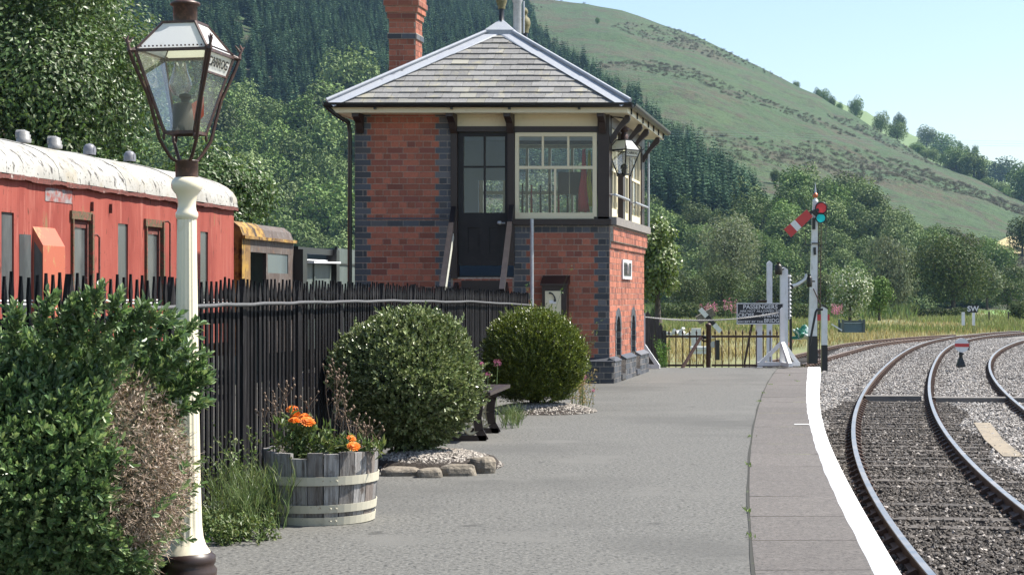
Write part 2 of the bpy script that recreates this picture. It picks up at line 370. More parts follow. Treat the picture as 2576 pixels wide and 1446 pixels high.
# sash window
sw = MB(); a, b_, c, d = 1297, 1502, 334.5, 550.5
def bar(x0, x1, y0, y1, dd=.0, th=.04, mb=sw): mb.box(fx(x0), fx(x1), YF-.03+dd, YF-.03+dd+th, bZ(y1), bZ(y0))
bar(1297,1306,334.5,550.5); bar(1491.5,1502,334.5,550.5); bar(1306,1491.5,334.5,344); bar(1306,1491.5,535.5,550.5, -.008, .05); bar(1306,1491.5,418,425.5,.004)
for x in (1366, 1430): bar(x-2.6,x+2.6,344,418,.008,.03)
for x in (1397,): bar(x-2.4,x+2.4,425.5,535.5,.008,.03)
bar(1424.4,1425.8,425.5,535.5,.25,.02)
swo = sw.build('window', M['cream'], sig, shear)
g = MB()
for (x0,x1,y0,y1) in ((1306,1491.5,344,418),(1306,1491.5,425.5,535.5)): g.quad((fx(x0),YF,bZ(y1)),(fx(x1),YF,bZ(y1)),(fx(x1),YF,bZ(y0)),(fx(x0),YF,bZ(y0)))
g.build('pane', M['glass'], swo, shear)
# door
dr = MB(); YD = YF+.03
def dbx(x0, x1, y0, y1, d0, d1, mb=dr): mb.box(fx(x0), fx(x1), YD+d0, YD+d1, bZ(y1), bZ(y0))
dbx(1152,1165,333,668,0,.05); dbx(1269,1277,333,668,0,.05); dbx(1165,1269,333,343,0,.05); dbx(1165,1269,535,572,0,.05); dbx(1165,1269,636,668,0,.05)
dbx(1215,1220,343,535,.005,.045); dbx(1165,1269,417,421.5,.006,.044); dbx(1165,1176,572,636,0,.05); dbx(1206,1229,572,636,0,.05); dbx(1258,1269,572,636,0,.05)
dbx(1176,1206,572,636,.018,.04); dbx(1229,1258,572,636,.018,.04)
dro = dr.build('door', M['door'], sig, shear)
g = MB(); g.quad((fx(1165),YD+.025,bZ(535)),(fx(1269),YD+.025,bZ(535)),(fx(1269),YD+.025,bZ(343)),(fx(1165),YD+.025,bZ(343))); g.build('pane', M['glass'], dro, shear)
h = MB(); hx, hz = fx(1257), bZ(562); h.lathe([(.012,0),(.03,.01),(.034,.03),(.02,.05)], (hx, YD-.05, hz-.02), 12); h.tube([(hx+.01,YD-.03,hz),(hx+.07,YD-.03,hz+.004)], .012, 8); h.build('handle', M['galv'], dro, shear)
# steps and handrails
stp = MB(); nstep = 6
for k in range(nstep):
    y1 = YF+.01-.24*k; z = 1.40-.232*(k+1)
    stp.box(DX0+.12, DX1-.12, y1-.28, y1, z-.045, z)
    stp.box(DX0+.14, DX1-.14, y1-.03, y1-.005, z, z+.19)
for xx in (DX0+.09, DX1-.09): stp.beam((xx, YF-.02, 1.25), (xx, YF-1.6, -.02), .05, .22)
stp.build('steps', M['brown'], sig, shear)
for (pa, pb) in (((1141, 527, 23.62), (1111, 730, 20.9)), ((1287, 523, 23.62), (1262, 735, 20.9))):
    q = MB(); A = W(*pa); B = W(*pb); q.beam(A, B, .062, .085, mi=0); 
    q.beam(B+Vector((0,.04,0)), Vector((B.x, B.y+.04, 0)), .06, .06); q.build('handrail', M['door'], sig)
# eaves: fascia, soffit, gutter
EX0, EX1, EY0, EY1, EZ = -2.325, 1.605, 23.37, 27.47, 3.655
e = MB(); e.box(EX0+.03, EX1-.03, EY0, EY0+.025, 3.545, 3.645); e.box(EX1-.055, EX1-.03, EY0+.025, EY1, 3.545, 3.645); e.box(EX0+.03, EX0+.055, EY0+.025, EY1, 3.545, 3.645)
e.build('fascia', M['cream'], sig, shear)
e = MB(); e.box(EX0+.055, EX1-.055, EY0+.025, YF-.001, 3.553, 3.57); e.box(XR+.001, EX1-.055, YF, EY1, 3.553, 3.57); e.box(EX0+.055, XL-.008, YF, EY1, 3.553, 3.57); e.build('soffit', M['cream'], sig, shear)
gu = MB(); zc = 3.668
def gut(p0, p1, n=8):
    p0 = Vector(p0); p1 = Vector(p1); dr_ = (p1-p0).normalized(); sd = Vector((dr_.y, -dr_.x, 0))
    prof = [(.055*math.cos(a), .06*math.sin(a)) for a in np.linspace(PI, 2*PI, n)]+[(.047, 0)]+[(.047*math.cos(a), .052*math.sin(a)) for a in np.linspace(2*PI, PI, n)]
    gu.prism(prof, lambda u, v: p0+sd*u+Vector((0,0,v)), lambda u, v: p1+sd*u+Vector((0,0,v)), 0)
gut((EX0-.04, EY0-.055, zc), (EX1+.04, EY0-.055, zc)); gut((EX1+.03, EY0-.0, zc), (EX1+.03, EY1, zc)); gut((EX0-.03, EY0, zc), (EX0-.03, EY1, zc))
for y in np.linspace(EY0+.25, EY1-.1, 7): gut((EX1+.03, y, zc+.001), (EX1+.03, y+.04, zc+.001)) ; 
for y in np.linspace(EY0+.3, EY1-.15, 7): gu.box(EX1-.028, EX1-.01, y, y+.025, 3.55, 3.66)
for x in (fx(962), fx(1152), fx(1295), fx(1468)): gu.box(x-.014, x+.014, EY0-.05, EY0-.002, 3.585, 3.66)
gu.tube([(EX0-.02, EY0-.03, 3.62), (XL-.16, EY0+.02, 3.52), (XL-.06, YF-.09, 3.44), (XL-.05, YF-.06, 3.3), (XL-.05, YF-.06, 0)], .028, 8)
gu.build('gutter', M['black'], sig, shear)
dp = MB(); dp.tube([(XR+.07, YB+.02, 3.5), (XR+.07, YB+.02, 2.15)], .018, 8); dp.build('downpipe', M['galv'], sig, shear)
# brackets under the eaves
def fbr(x):
    q = MB(); prof = [(0,0),(0,-.24),(.03,-.25),(.07,-.19),(.1,-.12),(.15,-.1),(.22,-.06),(.26,-.05),(.26,0)]
    q.prism(prof, lambda a, z: (x-.045, YF-.03-a, 3.552+z), lambda a, z: (x+.045, YF-.03-a, 3.552+z)); q.build('eaves_bracket', M['brown'], sig, shear)
for x in (fx(909), fx(1143), fx(1286), fx(1518)): fbr(x)
def sbr(y):
    q = MB(); prof = [(.0,-.37),(.02,-.38),(.045,-.33),(.075,-.3),(.085,-.25),(.14,-.18),(.2,-.12),(.24,-.09),(.26,-.05),(.25,0),(.2,0),(.0,-.28)]
    q.prism(prof, lambda a, z: (XR+.01+a, y-.035, 3.55+z), lambda a, z: (XR+.01+a, y+.035, 3.55+z)); q.build('eaves_bracket', M['brown'], sig, shear)
for y in (YF+.06, 25.04, 25.76, 27.12): sbr(y)
# side windows
ZW0, ZW1 = 2.2, 3.40
sf = MB()
for (a, b) in ((YF+.12, YF+.16), (24.93, 25.15), (25.66, 25.86), (26.98, 27.3)): sf.box(XR-.1, XR+.012, a, b, ZW0, 3.55)
sf.box(XR-.1, XR+.01, YF+.16, YB, ZW1, 3.55)
sf.build('side_frame', M['brown'], sig, shear)
ss = MB(); ss.box(XR-.2, XR+.10, YF-.03, YB+.05, ZS+.001, ZW0); ss.build('side_sill', pm('stone_sill', (.22,.2,.18), .8, layers=[(20,.4,.7,(.15,.14,.13))], bump=[(80,.4,.005)]), sig, shear)
def swin(y0, y1, nb, xo=0.0):
    q = MB(); X0, X1 = XR-.055+xo, XR-.01+xo
    q.box(X0, X1, y0, y0+.055, ZW0, ZW1-.002); q.box(X0, X1, y1-.055, y1, ZW0, ZW1-.002); q.box(X0, X1+.002, y0+.055, y1-.055, ZW0, ZW0+.13); q.box(X0, X1, y0+.055, y1-.055, ZW1-.08, ZW1-.002); q.box(X0+.01, X1+.001, y0+.055, y1-.055, 2.83, 2.87)
    for k in range(1, nb):
        y = y0+(y1-y0)*k/nb; q.box(X0+.008, X1-.006, y-.011, y+.011, ZW0+.13, ZW1-.08)
    o = q.build('window', M['cream'], sig, shear)
    gg = MB(); xg = (X0+X1)/2; gg.quad((xg,y0+.05,ZW0+.12),(xg,y1-.05,ZW0+.12),(xg,y1-.05,ZW1-.07),(xg,y0+.05,ZW1-.07)); gg.build('pane', M['glass'], o, shear)
swin(YF+.16, 24.5, 2); swin(24.42, 24.93, 1, -.05); swin(25.15, 25.66, 2); swin(25.86, 26.98, 3)
for (a, b) in ((YF+.06, 25.2), (25.84, 27.28)):
    q = MB(); q.tube([(XR+.06, a, 2.5), (XR+.06, b, 2.5)], .018, 8)
    for y in (a+.05, b-.05): q.tube([(XR-.02, y, 2.5), (XR+.06, y, 2.5)], .012, 6)
    q.build('window_guard_rail', M['galv'], sig, shear)
# roof
AX, AY0, AY1, AZ = -.355, 24.75, 27.47, 4.86
ro = MB(); dz = -.03
ro.add([(EX0,EY0-.02,EZ+dz),(EX1,EY0-.02,EZ+dz),(AX,AY0,AZ+dz),(AX,AY1,AZ+dz),(EX0,AY1,EZ+dz),(EX1,AY1,EZ+dz)], [(0,1,2),(1,5,3,2),(4,0,2,3),(4,3,5)])
slates = MB()
def slope(e0, e1, r0, r1, nc, sw_=.225):
    """slates on a plane: eave e0->e1, top r0->r1 (Vectors)"""
    e0, e1, r0, r1 = map(Vector, (e0, e1, r0, r1)); ud = (e1-e0).normalized(); Lw = (e1-e0).length
    mid = (r0+r1)/2; off = (mid-e0); vd = off-ud*off.dot(ud); H = vd.length; vd = vd.normalized(); nr = ud.cross(vd).normalized()
    ua = (r0-e0).dot(ud); ub = (r1-e0).dot(ud)
    def lim(v): f = v/H; return ua*f, Lw+(ub-Lw)*f
    for k in range(nc):
        v0, v1 = H*k/nc-.004, H*(k+1)/nc+.012
        u = -sw_*(.5 if k % 2 else 0)-random.uniform(0,.02)
        while u < Lw:
            wd = sw_*random.uniform(.94,1.05); a, b = u+.002, u+wd-.002; u += wd
            la0, lb0 = lim(max(v0,0)); la1, lb1 = lim(min(v1,H))
            p = [max(a,la0), min(b,lb0), min(b,lb1), max(a,la1)]
            if p[1]-p[0] < .01: continue
            if p[2] < p[3]: m_ = min(max((p[2]+p[3])/2, p[0]), p[1]); p[2] = p[3] = m_
            hb = .016*random.uniform(.8,1.3); vb = v0+random.uniform(-.003,.003)
            P = lambda uu, vv, hh: e0+ud*uu+vd*vv+nr*hh
            slates.add([P(p[0],vb,hb),P(p[1],vb,hb),P(p[2],v1,.001),P(p[3],v1,.001),P(p[0],vb,0),P(p[1],vb,0)], [(0,1,2,3),(4,5,1,0),(1,5,2),(4,0,3)])
slope((EX0,EY0-.03,EZ),(EX1,EY0-.03,EZ),(AX,AY0,AZ),(AX,AY0,AZ),14)
slope((EX1,EY0-.03,EZ),(EX1,AY1,EZ),(AX,AY0,AZ),(AX,AY1,AZ),16)
slope((EX0,AY1,EZ),(EX0,EY0-.03,EZ),(AX,AY1,AZ),(AX,AY0,AZ),16)
roof = ro.build('roof', M['black'], sig, shear)
slates.build('slate_covering', M['slate'], roof, shear)
hp = MB()
for (ex, sg) in ((EX0, -1), (EX1, 1)):
    A = Vector((ex, EY0-.03, EZ)); B = Vector((AX, AY0, AZ)); N1 = Vector((0,-(AZ-EZ),AY0-EY0)).normalized(); N2 = Vector((sg*(AZ-EZ), 0, abs(ex-AX))).normalized()
    dirv = (B-A).normalized(); t1 = N1.cross(dirv).normalized(); t2 = N2.cross(dirv).normalized()
    if t1.y > 0 and False: t1 = -t1
    if t1.dot(Vector((-sg,0,0))) < 0: t1 = -t1
    if t2.y < 0: t2 = -t2
    nseg = 3
    for k in range(nseg):
        a0, b0 = A.lerp(B, k/nseg), A.lerp(B, (k+1)/nseg+.012); up = (N1+N2)*.012*(1+.25*(nseg-k))
        for tt, nn in ((t1, N1), (t2, N2)):
            wd = .15; L0, L1 = a0+up, b0+up
            if k == 0: e_off = tt*wd
            hp.add([L0, L1, L1+tt*wd*(.8 if k == nseg-1 else 1), L0+tt*wd, L0-nn*.012+tt*wd, L1-nn*.012+tt*wd], [(0,1,2,3),(3,2,5,4)])
    hp.tube([A+(N1+N2)*.03, B+(N1+N2)*.02], .028, 8)
hp.tube([(AX, AY0-.05, AZ+.03), (AX, AY1, AZ+.03)], .05, 8)
hp.add([(AX-.2,AY0-.16,AZ-.05),(AX+.2,AY0-.16,AZ-.05),(AX+.2,AY0+.2,AZ-.05),(AX-.2,AY0+.2,AZ-.05),(AX,AY0,AZ+.13)], [(0,1,4),(1,2,4),(2,3,4),(3,0,4)])
hp.add([(AX-.2,AY0-.16,AZ-.05),(AX+.2,AY0-.16,AZ-.05),(AX+.2,AY0-.16,AZ-.12),(AX-.2,AY0-.16,AZ-.12)], [(3,2,1,0)])
hp.build('hip_flashing', M['lead'], roof, shear)
M['finial'] = pm('mossy_finial', (.12,.11,.05), .7, layers=[(30,.45,.7,(.22,.2,.11))])
for yy, z0 in ((AY0, AZ+.06), (26.45, AZ-.02)):
    q = MB(); q.lathe([(.05,0),(.05,.02),(.038,.03),(.036,.2)], (AX,yy,z0), 12, 0); q.lathe([(.05,.2),(.05,.23),(.075,.3),(.08,.35),(.065,.41),(.03,.44),(.03,.48),(.045,.5),(.035,.54),(.01,.57)], (AX,yy,z0), 14, 1); q.build('finial', [M['black'], M['finial']], roof, shear)
q = MB(); fxp = AX+.02; q.lathe([(.058,-.2),(.058,.42),(.085,.5),(.085,.55),(.11,.56),(.11,.9),(.1,.92)], (AX+.11, 25.3, AZ), 16); q.tube([(AX+.21,25.25,AZ),(AX+.21,25.25,AZ+.45)], .015, 6); q.build('stove_flue', M['galv'], roof, shear)
# chimney
CXc, CY, CW = -2.2, 26.75, .195
ch = MB()
def cbox(hw, z0, z1, mi=0, hd=None):
    hd = hd or hw*1.0; ch.box(CXc-hw, CXc+hw, CY-hd, CY+hd, z0, z1, mi)
def cbrick(hw, z0, z1, mi):
    for f_ in (lambda u, v, d: (u, CY-hw-d, v), lambda u, v, d: (u, CY+hw+d, v)): brick_wall(ch, CXc-hw, CXc+hw, z0, z1, f_, mi_of=lambda u,k,v: mi)
    for f_ in (lambda u, v, d: (CXc+hw+d, u, v), lambda u, v, d: (CXc-hw-d, u, v)): brick_wall(ch, CY-hw, CY+hw, z0, z1, f_, mi_of=lambda u,k,v: mi)
Yc = CY-CW; zb = PZ(99, Yc); zb2 = PZ(84, Yc); zk = [PZ(48, Yc), PZ(32, Yc), PZ(16, Yc), PZ(2, Yc)]
cbox(CW, 0, zb); cbrick(CW, zb-COURSE*36, zb, 1); cbox(CW+.02, zb, zb2); cbrick(CW+.02, zb, zb2, 2); cbox(CW, zb2, zk[0]); cbrick(CW, zb2, zk[0], 1)
for k in range(3): cbox(CW+.022*(k+1), zk[k], zk[k+1]); cbrick(CW+.022*(k+1), zk[k], zk[k+1], 1)
cbox(CW+.05, zk[3], zk[3]+.2); cbrick(CW+.05, zk[3], zk[3]+.2, 1)
ch.build('chimney', [M['mortar'], M['brick'], M['blue_brick']], sig, shear)
# barge/gable at the back
q = MB(); q.add([(XL,YB,3.57),(XR,YB,3.57),(AX,YB,AZ-.05)], [(0,2,1)]); q.build('gable', M['cream'], sig, shear)
# ---- things on and in the box
def wth(name, label, cat, x, y, z, group=None): return thing(name, label, cat, shear(Vector((x, y, z))), group)
# name board on side wall
nb = wth('name_board', 'small white framed black name board fixed high on the sunlit brick side wall', 'sign', XR, 25.3, 1.45)
za, zb_ = 1.41, 1.64
q = MB(); q.box(XR+.006, XR+.02, 24.85, 25.70, za, zb_); q.build('board', M['black'], nb, shear)
q = MB()
for (y0,y1,z0,z1) in ((24.83,25.72,za-.02,za+.02),(24.83,25.72,zb_-.02,zb_+.02)): q.box(XR+.007,XR+.03,y0,y1,z0,z1)
for (y0,y1) in ((24.83,24.88),(25.67,25.72)): q.box(XR+.0075,XR+.029,y0,y1,za+.02,zb_-.02)
q.build('frame', M['white'], nb, shear)
Mt = Matrix.Translation(shear(Vector((XR+.0215, 25.275, 1.525)))) @ Matrix(((0,0,1,0),(1,0,0,0),(0,1,0,0),(0,0,0,1)))
text_mesh('lettering', 'CARROG SIGNAL BOX', .2, M['white'], nb, Matrix.Translation((0,0,0)) @ Mt @ Matrix.Rotation(math.atan(-.0), 4, 'Z'), sx=.37)
# telephone cabinet
pc = wth('telephone_cabinet', 'brown telephone cabinet with cream door panel on the brick wall below the window', 'telephone cabinet', fx(1400), YF, .9)
q = MB(); q.box(fx(1369.5), fx(1431), YF-.17, YF-.007, bZ(796), bZ(716)); q.build('case', M['brown'], pc, shear)
q = MB(); q.prism([(YF-.006, bZ(693)), (YF-.21, bZ(714)), (YF-.21, bZ(719)), (YF-.006, bZ(715.5))], lambda y, z: (fx(1366), y, z), lambda y, z: (fx(1434.5), y, z)); q.build('lid', M['brown'], pc, shear)
q = MB(); q.box(fx(1377.5), fx(1417), YF-.185, YF-.171, bZ(790), bZ(732)); pno = q.build('door_panel', M['cream'], pc, shear)
q = MB(); X, Z = fx(1397.5), bZ(746); q.tube([(X-.035,YF-.19,Z+.05),(X-.005,YF-.19,Z+.035),(X+.022,YF-.19,Z-.005),(X+.03,YF-.19,Z-.045)], [.012,.009,.009,.012], 6); q.box(X-.052,X-.028,YF-.2,YF-.186,Z+.035,Z+.06); q.box(X+.012,X+.04,YF-.2,YF-.186,Z-.065,Z-.04); q.build('handset_symbol', M['black'], pno, shear)
q = MB(); q.box(fx(1388), fx(1405), YF-.1875, YF-.1855, bZ(763), bZ(755)); q.build('notice', M['white'], pno, shear)
# leaning poles
q = MB(); q.tube([(W(1338,551,23.2)), (W(1338,551,23.2)-Vector((0,.05,2.2)))], .024, 10); tag(q.build('conduit_pole', M['galv']), 'grey metal pole standing upright between the brown handrail and telephone cabinet', 'pole')
q = MB(); A = W(1138.5, 592, 23.1); B = W(1118, 735, 22.3); q.beam(A, B+(B-A)*.6, .035, .06); tag(q.build('timber_batten', pm('pale_batten', (.5,.5,.42), .6, layers=[(30,.5,.7,(.36,.36,.3),(1,1,.1))])), 'pale cream timber batten leaning beside the door steps', 'batten')
# inside: cloths, desk, levers
M['redcloth'] = pm('red_cloth', (.8,.05,.09), .7, trans=.3); M['yelcloth'] = pm('yellow_cloth', (.85,.8,.05), .7, trans=.3)
def cloth(name, label, cat, pts, mat, th=.012):
    q = MB(); n = len(pts)
    vs = [];
    for i, (x, w_, y) in enumerate(pts):
        for j in range(7):
            u = j/6-.5; P = W(x+u*w_, y, 23.95); P.y += .02*math.sin(u*14+i*.5); vs.append(P)
    q.add(vs, [(i*7+j, i*7+j+1, (i+1)*7+j+1, (i+1)*7+j) for i in range(n-1) for j in range(6)], 0, True)
    o = q.build(name, mat); md = o.modifiers.new('thick', 'SOLIDIFY'); md.thickness = th; tag(o, label, cat); return o
cloth('red_flag', 'red cloth flag hanging inside the signal box window', 'flag', [(1468,6,375),(1468,10,420),(1468,15,450),(1466,19,480),(1468,24,510),(1470,28,533)], M['redcloth'])
cloth('yellow_flag', 'yellow cloth flag hanging inside the signal box window', 'flag', [(1481,4,380),(1482,7,425),(1480,9,455),(1483,10,480),(1488,10,505),(1487,8,520)], M['yelcloth'])
dk = MB(); P = W(1440, 460, 24.6); dk.box(P.x-.2, P.x+.35, 24.5, 24.8, 2.55, 2.85); tag(dk.build('wall_cupboard', M['brown'], xf=None), 'dark wooden cupboard seen through the window behind the red flag', 'cupboard')
lf = thing('lever_frame', 'row of dark signal levers standing behind the sash window', 'lever frame', (.6, 25.6, 1.42))
q = MB(); q.box(.1, 1.3, 25.4, 25.8, 1.42, 1.6); q.build('base', M['black'], lf)
for k in range(9):
    q = MB(); x = .15+.13*k; q.beam((x, 25.6, 1.6), (x+.0, 25.75 if k % 3 else 25.5, 2.55), .03, .045); q.tube([(x, 25.76 if k%3 else 25.49, 2.5),(x, 25.8 if k%3 else 25.46, 2.75)], .014, 6); q.build('lever', [M['iron'], M['red'], M['black']][k % 3], lf)
# ================================================================ foliage tools
def unit(a): return a/np.maximum(np.linalg.norm(a, axis=1, keepdims=True), 1e-9)
def rdir(n): return unit(RNG.normal(size=(n, 3)))
def leaf_mesh(name, P, A, N, ln, wd, fold=.25, droop=0, attrs=None, hero=False):
    n = len(P); A = unit(A); S = unit(np.cross(A, N)); Nn = np.cross(S, A)
    ln = np.broadcast_to(np.asarray(ln, float), (n,))[:, None]; wd = np.broadcast_to(np.asarray(wd, float), (n,))[:, None]
    if hero:
        T = P+A*ln-Nn*ln*droop; pts = [P]
        for f, w_ in ((.3,.85),(.68,.92)): pts.append(P+A*ln*f+S*wd/2*w_+Nn*wd*fold*w_)
        pts.append(T)
        for f, w_ in ((.68,.92),(.3,.85)): pts.append(P+A*ln*f-S*wd/2*w_+Nn*wd*fold*w_)
        b = 6*np.arange(n)[:,None]; Fq = np.concatenate([b+np.array([[0,1,2,3]]), b+np.array([[0,3,4,5]])], 1).reshape(-1,4)
        return np_mesh(name, np.stack(pts, 1).reshape(-1,3), Fq, False)
    mid = P+A*ln*.45
    V = np.stack([P, mid+S*wd/2+Nn*wd*fold, P+A*ln-Nn*ln*droop, mid-S*wd/2+Nn*wd*fold], 1).reshape(-1, 3)
    Fq = np.arange(4*n).reshape(-1, 4)
    at = {k: np.repeat(v, 4) for k, v in (attrs or {}).items()}
    return np_mesh(name, V, Fq, False, None, at)
def sprigs(P, D, k, stem, ln, wd, spread=.9, jit=.35):
    """k leaves along a stem of length stem at each P, direction D"""
    n = len(P); D = unit(D+RNG.normal(size=(n,3))*jit); ref = unit(np.cross(D, rdir(n)))
    ref2 = np.cross(D, ref); Ps = []; As = []; Ns = []; Ls = []
    for i in range(k):
        an = 2.4*i+RNG.uniform(0, 6.28, n)*.15; r = ref*np.cos(an)[:,None]+ref2*np.sin(an)[:,None]
        f = (i+.5)/k; a = unit(D*(.45+.9*f)+r*spread*(1.15-.7*f)+RNG.normal(size=(n,3))*.15)
        Ps.append(P+D*stem*f); As.append(a); Ns.append(unit(D-a*.2+RNG.normal(size=(n,3))*.15)); Ls.append(RNG.uniform(.7,1.2,n)*(1-.25*abs(f-.5)))
    P2 = np.concatenate(Ps); A2 = np.concatenate(As); N2 = np.concatenate(Ns); Ls = np.concatenate(Ls)
    return P2, A2, N2, ln*Ls, wd*Ls
def leafmat(name, c, c2, lo=.55, hi=1.35, rough=.42, trans=.25, frac=.3, objrand=None, tint=None, spec=.5, layers=()):
    return pm(name, c, rough, spec=spec, island=(lo, hi, c2, frac), trans=trans, objrand=objrand, tint=tint, layers=layers)
M['box_leaf'] = leafmat('box_leaf', (.13,.175,.06), (.33,.37,.19), lo=.45, hi=1.4, rough=.34, trans=.14, spec=.6, frac=.5)
M['box_leaf_blue'] = leafmat('privet_leaf', (.115,.195,.078), (.29,.37,.17), lo=.5, hi=1.4, rough=.36, trans=.3, spec=.6, frac=.35)
M['yew_leaf'] = leafmat('bright_shrub_leaf', (.105,.145,.02), (.25,.28,.045), lo=.45, hi=1.4, rough=.33, trans=.16, spec=.7, frac=.35)
M['twig'] = pm('dead_twig', (.31,.23,.165), .8, island=(.6,1.5,(.5,.42,.34),.35))
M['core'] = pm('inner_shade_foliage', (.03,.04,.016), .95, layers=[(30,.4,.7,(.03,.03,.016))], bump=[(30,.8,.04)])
M['bark'] = pm('bark', (.085,.068,.052), .9, layers=[(14,.4,.7,(.04,.033,.028),(1,1,.25))], bump=[(25,.8,.03,(1,1,.25))])
def ico(n):      # fibonacci sphere points
    i = np.arange(n)+.5; ph = np.arccos(1-2*i/n); th = PI*(1+5**.5)*i
    return np.stack([np.cos(th)*np.sin(ph), np.sin(th)*np.sin(ph), np.cos(ph)], 1)
def lump(d, seed, amp, fr=2.2):
    r = np.random.default_rng(seed); s = np.zeros(len(d))
    for _ in range(7): k = r.normal(size=3)*fr; s += np.sin(d@k+r.uniform(0,6.28))
    return 1+amp*s/3
def blob(name, c, rad, seed, amp, mat, parent, n=24):
    q = MB(); vs = []; 
    for i in range(n+1):
        for j in range(2*n):
            th = PI*i/n; an = PI*j/n; vs.append((math.sin(th)*math.cos(an), math.sin(th)*math.sin(an), math.cos(th)))
    d = np.array(vs); r = lump(d, seed, amp)[:,None]; P = d*np.array(rad)*r+np.array(c)
    q.add([tuple(p) for p in P], [(i*2*n+j, (i+1)*2*n+j, (i+1)*2*n+(j+1)%(2*n), i*2*n+(j+1)%(2*n)) for i in range(n) for j in range(2*n)], 0, True)
    return q.build(name, mat, parent)
def topiary(name, label, c, rad, seed, nspr, k, stem, ln, wd, mat, zmin, updir=.5, amp=.07, taper=0):
    c = np.array(c); t = thing(name, label, 'shrub', (c[0], c[1], 0))
    d = ico(nspr); r = lump(d, seed, amp)*(RNG.uniform(.86, 1.0, nspr)+.12*(RNG.uniform(size=nspr)>.955))
    tp = (1-taper*np.clip(-d[:,2],0,1)**1.4)[:,None]; P = d*np.array(rad)*r[:,None]*np.concatenate([tp,tp,np.ones_like(tp)],1)+c; kp = P[:,2] > zmin+RNG.uniform(-.02,.06,nspr); P = P[kp]; d = d[kp]
    D = unit(d*np.array([1,1,1])+np.array([0,0,updir]))
    P2, A2, N2, l2, w2 = sprigs(P, D, k, stem, ln, wd)
    me = leaf_mesh('foliage', P2-np.array([c[0],c[1],0]), A2, N2, l2, w2, hero=True)
    link('foliage', me, mat, t)
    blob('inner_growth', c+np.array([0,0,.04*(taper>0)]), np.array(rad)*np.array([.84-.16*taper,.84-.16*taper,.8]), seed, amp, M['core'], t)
    q = MB(); q.tube([(c[0],c[1],-.02),(c[0]+.01,c[1],zmin+.25)], [.05,.04], 8)
    for a in range(5): q.tube([(c[0],c[1],.05),(c[0]+.2*math.cos(a*1.3),c[1]+.2*math.sin(a*1.3),zmin+.3)], [.025,.015], 6)
    q.build('stem', M['bark'], t); return t
topiary('clipped_shrub', 'rounded clipped box shrub with small glossy leaves beside the half barrel planter', (-.715,12.25,.575), (.46,.45,.455), 3, 7000, 7, .06, .03, .017, M['box_leaf'], .12, .7, .11, .42)
topiary('clipped_shrub', 'brighter green upright-twigged round shrub in front of the signal box corner', (.225,17.95,.50), (.47,.46,.455), 5, 9000, 8, .085, .03, .012, M['yew_leaf'], .09, 1.3, .09, .2)
# big hedge bush in front, with a dead brown flank
hb = thing('hedge_bush', 'large leafy green hedge bush with a dead brown patch next to the lamp post', 'hedge bush', (-1.75, 6.75, -.0))
c = np.array([-1.86, 6.7, .46]); rad = np.array([.63, .5, .49])
d = ico(12500); r = lump(d, 11, .09)*RNG.uniform(.84,1.04,len(d)); P = d*rad*r[:,None]+c
def dead_zone(P):
    x = 1288+P[:,0]/P[:,1]*F; y = HZ-(P[:,2]-E)/P[:,1]*F
    dx_ = x-400; m = (np.where(dx_ < 0, dx_/135, dx_/420)**2+((y-1165)/(250))**2); return m+.35*np.sin(x*.03+y*.021)+RNG.normal(size=len(P))*.1
dz_ = dead_zone(P); fr = d[:,1] < .45
al = (dz_ > 1.12) & (P[:,2] > .0) & ~((dz_ < 1.6) & (d[:,0] > .75) & (d[:,2] < .2)) | (~fr) | (RNG.uniform(size=len(P)) < .012)
P_, d_ = P[al], d[al]; P2,A2,N2,l2,w2 = sprigs(P_, unit(d_+np.array([0,-.1,.75])), 8, .075, .036, .016)
off = np.array(hb.location); link('foliage', leaf_mesh('foliage', P2-off, A2, N2, l2, w2, hero=True), M['box_leaf_blue'], hb)
# long shoots over the top and round the post
sh_pts = [(250,720,6.35),(300,735,6.4),(120,735,6.4),(40,765,6.4),(390,770,6.5),(445,830,6.75),(480,800,6.9),(500,920,6.8),(510,935,6.8),(495,990,6.75),(430,780,6.8),(180,745,6.4),(505,880,6.85),(470,860,6.7),(350,755,6.5),(215,735,6.4)]
SP = []; SD = []
for (x, y, Y) in sh_pts:
    tip = np.array(W(x, y+30, Y)); root = c+(tip-c)*.72
    for f in np.linspace(0, 1, 16):
        for _ in range(3): SP.append(root+(tip-root)*f+RNG.normal(size=3)*.014*(1.1-f)); SD.append(unit(((tip-root)/np.linalg.norm(tip-root)+np.array([0,0,.4])+RNG.normal(size=3)*.3)[None])[0])
P2,A2,N2,l2,w2 = sprigs(np.array(SP), np.array(SD), 6, .05, .036, .016)
link('shoots', leaf_mesh('shoots', P2-off, A2, N2, l2, w2, hero=True), M['box_leaf_blue'], hb)
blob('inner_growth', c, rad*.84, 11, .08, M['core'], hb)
# dead flank: twigs and shrivelled leaves
dd = ico(60000); rr = lump(dd, 11, .08)*RNG.uniform(.78,1.04,len(dd)); PP = dd*rad*rr[:,None]+c; k_ = (dead_zone(PP) < 1.2) & (dd[:,1] < .6) & (PP[:,2] > 0)
PP = PP[k_]; dd = dd[k_]; k1 = len(PP); print('dead', k1)
sel = RNG.permutation(k1)
tw = sel[:7000]; lf_ = sel[2000:18500]
V1 = leaf_mesh('dead_twigs', PP[tw]-off, unit(dd[tw]+RNG.normal(size=(len(tw),3))*.75), rdir(len(tw)), RNG.uniform(.02,.065,len(tw)), .002, 0)
link('dead_twigs', V1, M['twig'], hb)
V2 = leaf_mesh('dead_leaves', PP[lf_]-off, rdir(len(lf_)), rdir(len(lf_)), RNG.uniform(.012,.024,len(lf_)), .0085, .3)
tag(link('dead_leaves', V2, pm('dead_leaf', (.27,.2,.15), .6, island=(.55,1.5,(.5,.44,.37),.25), trans=.2), hb), 'dead brown leaves')
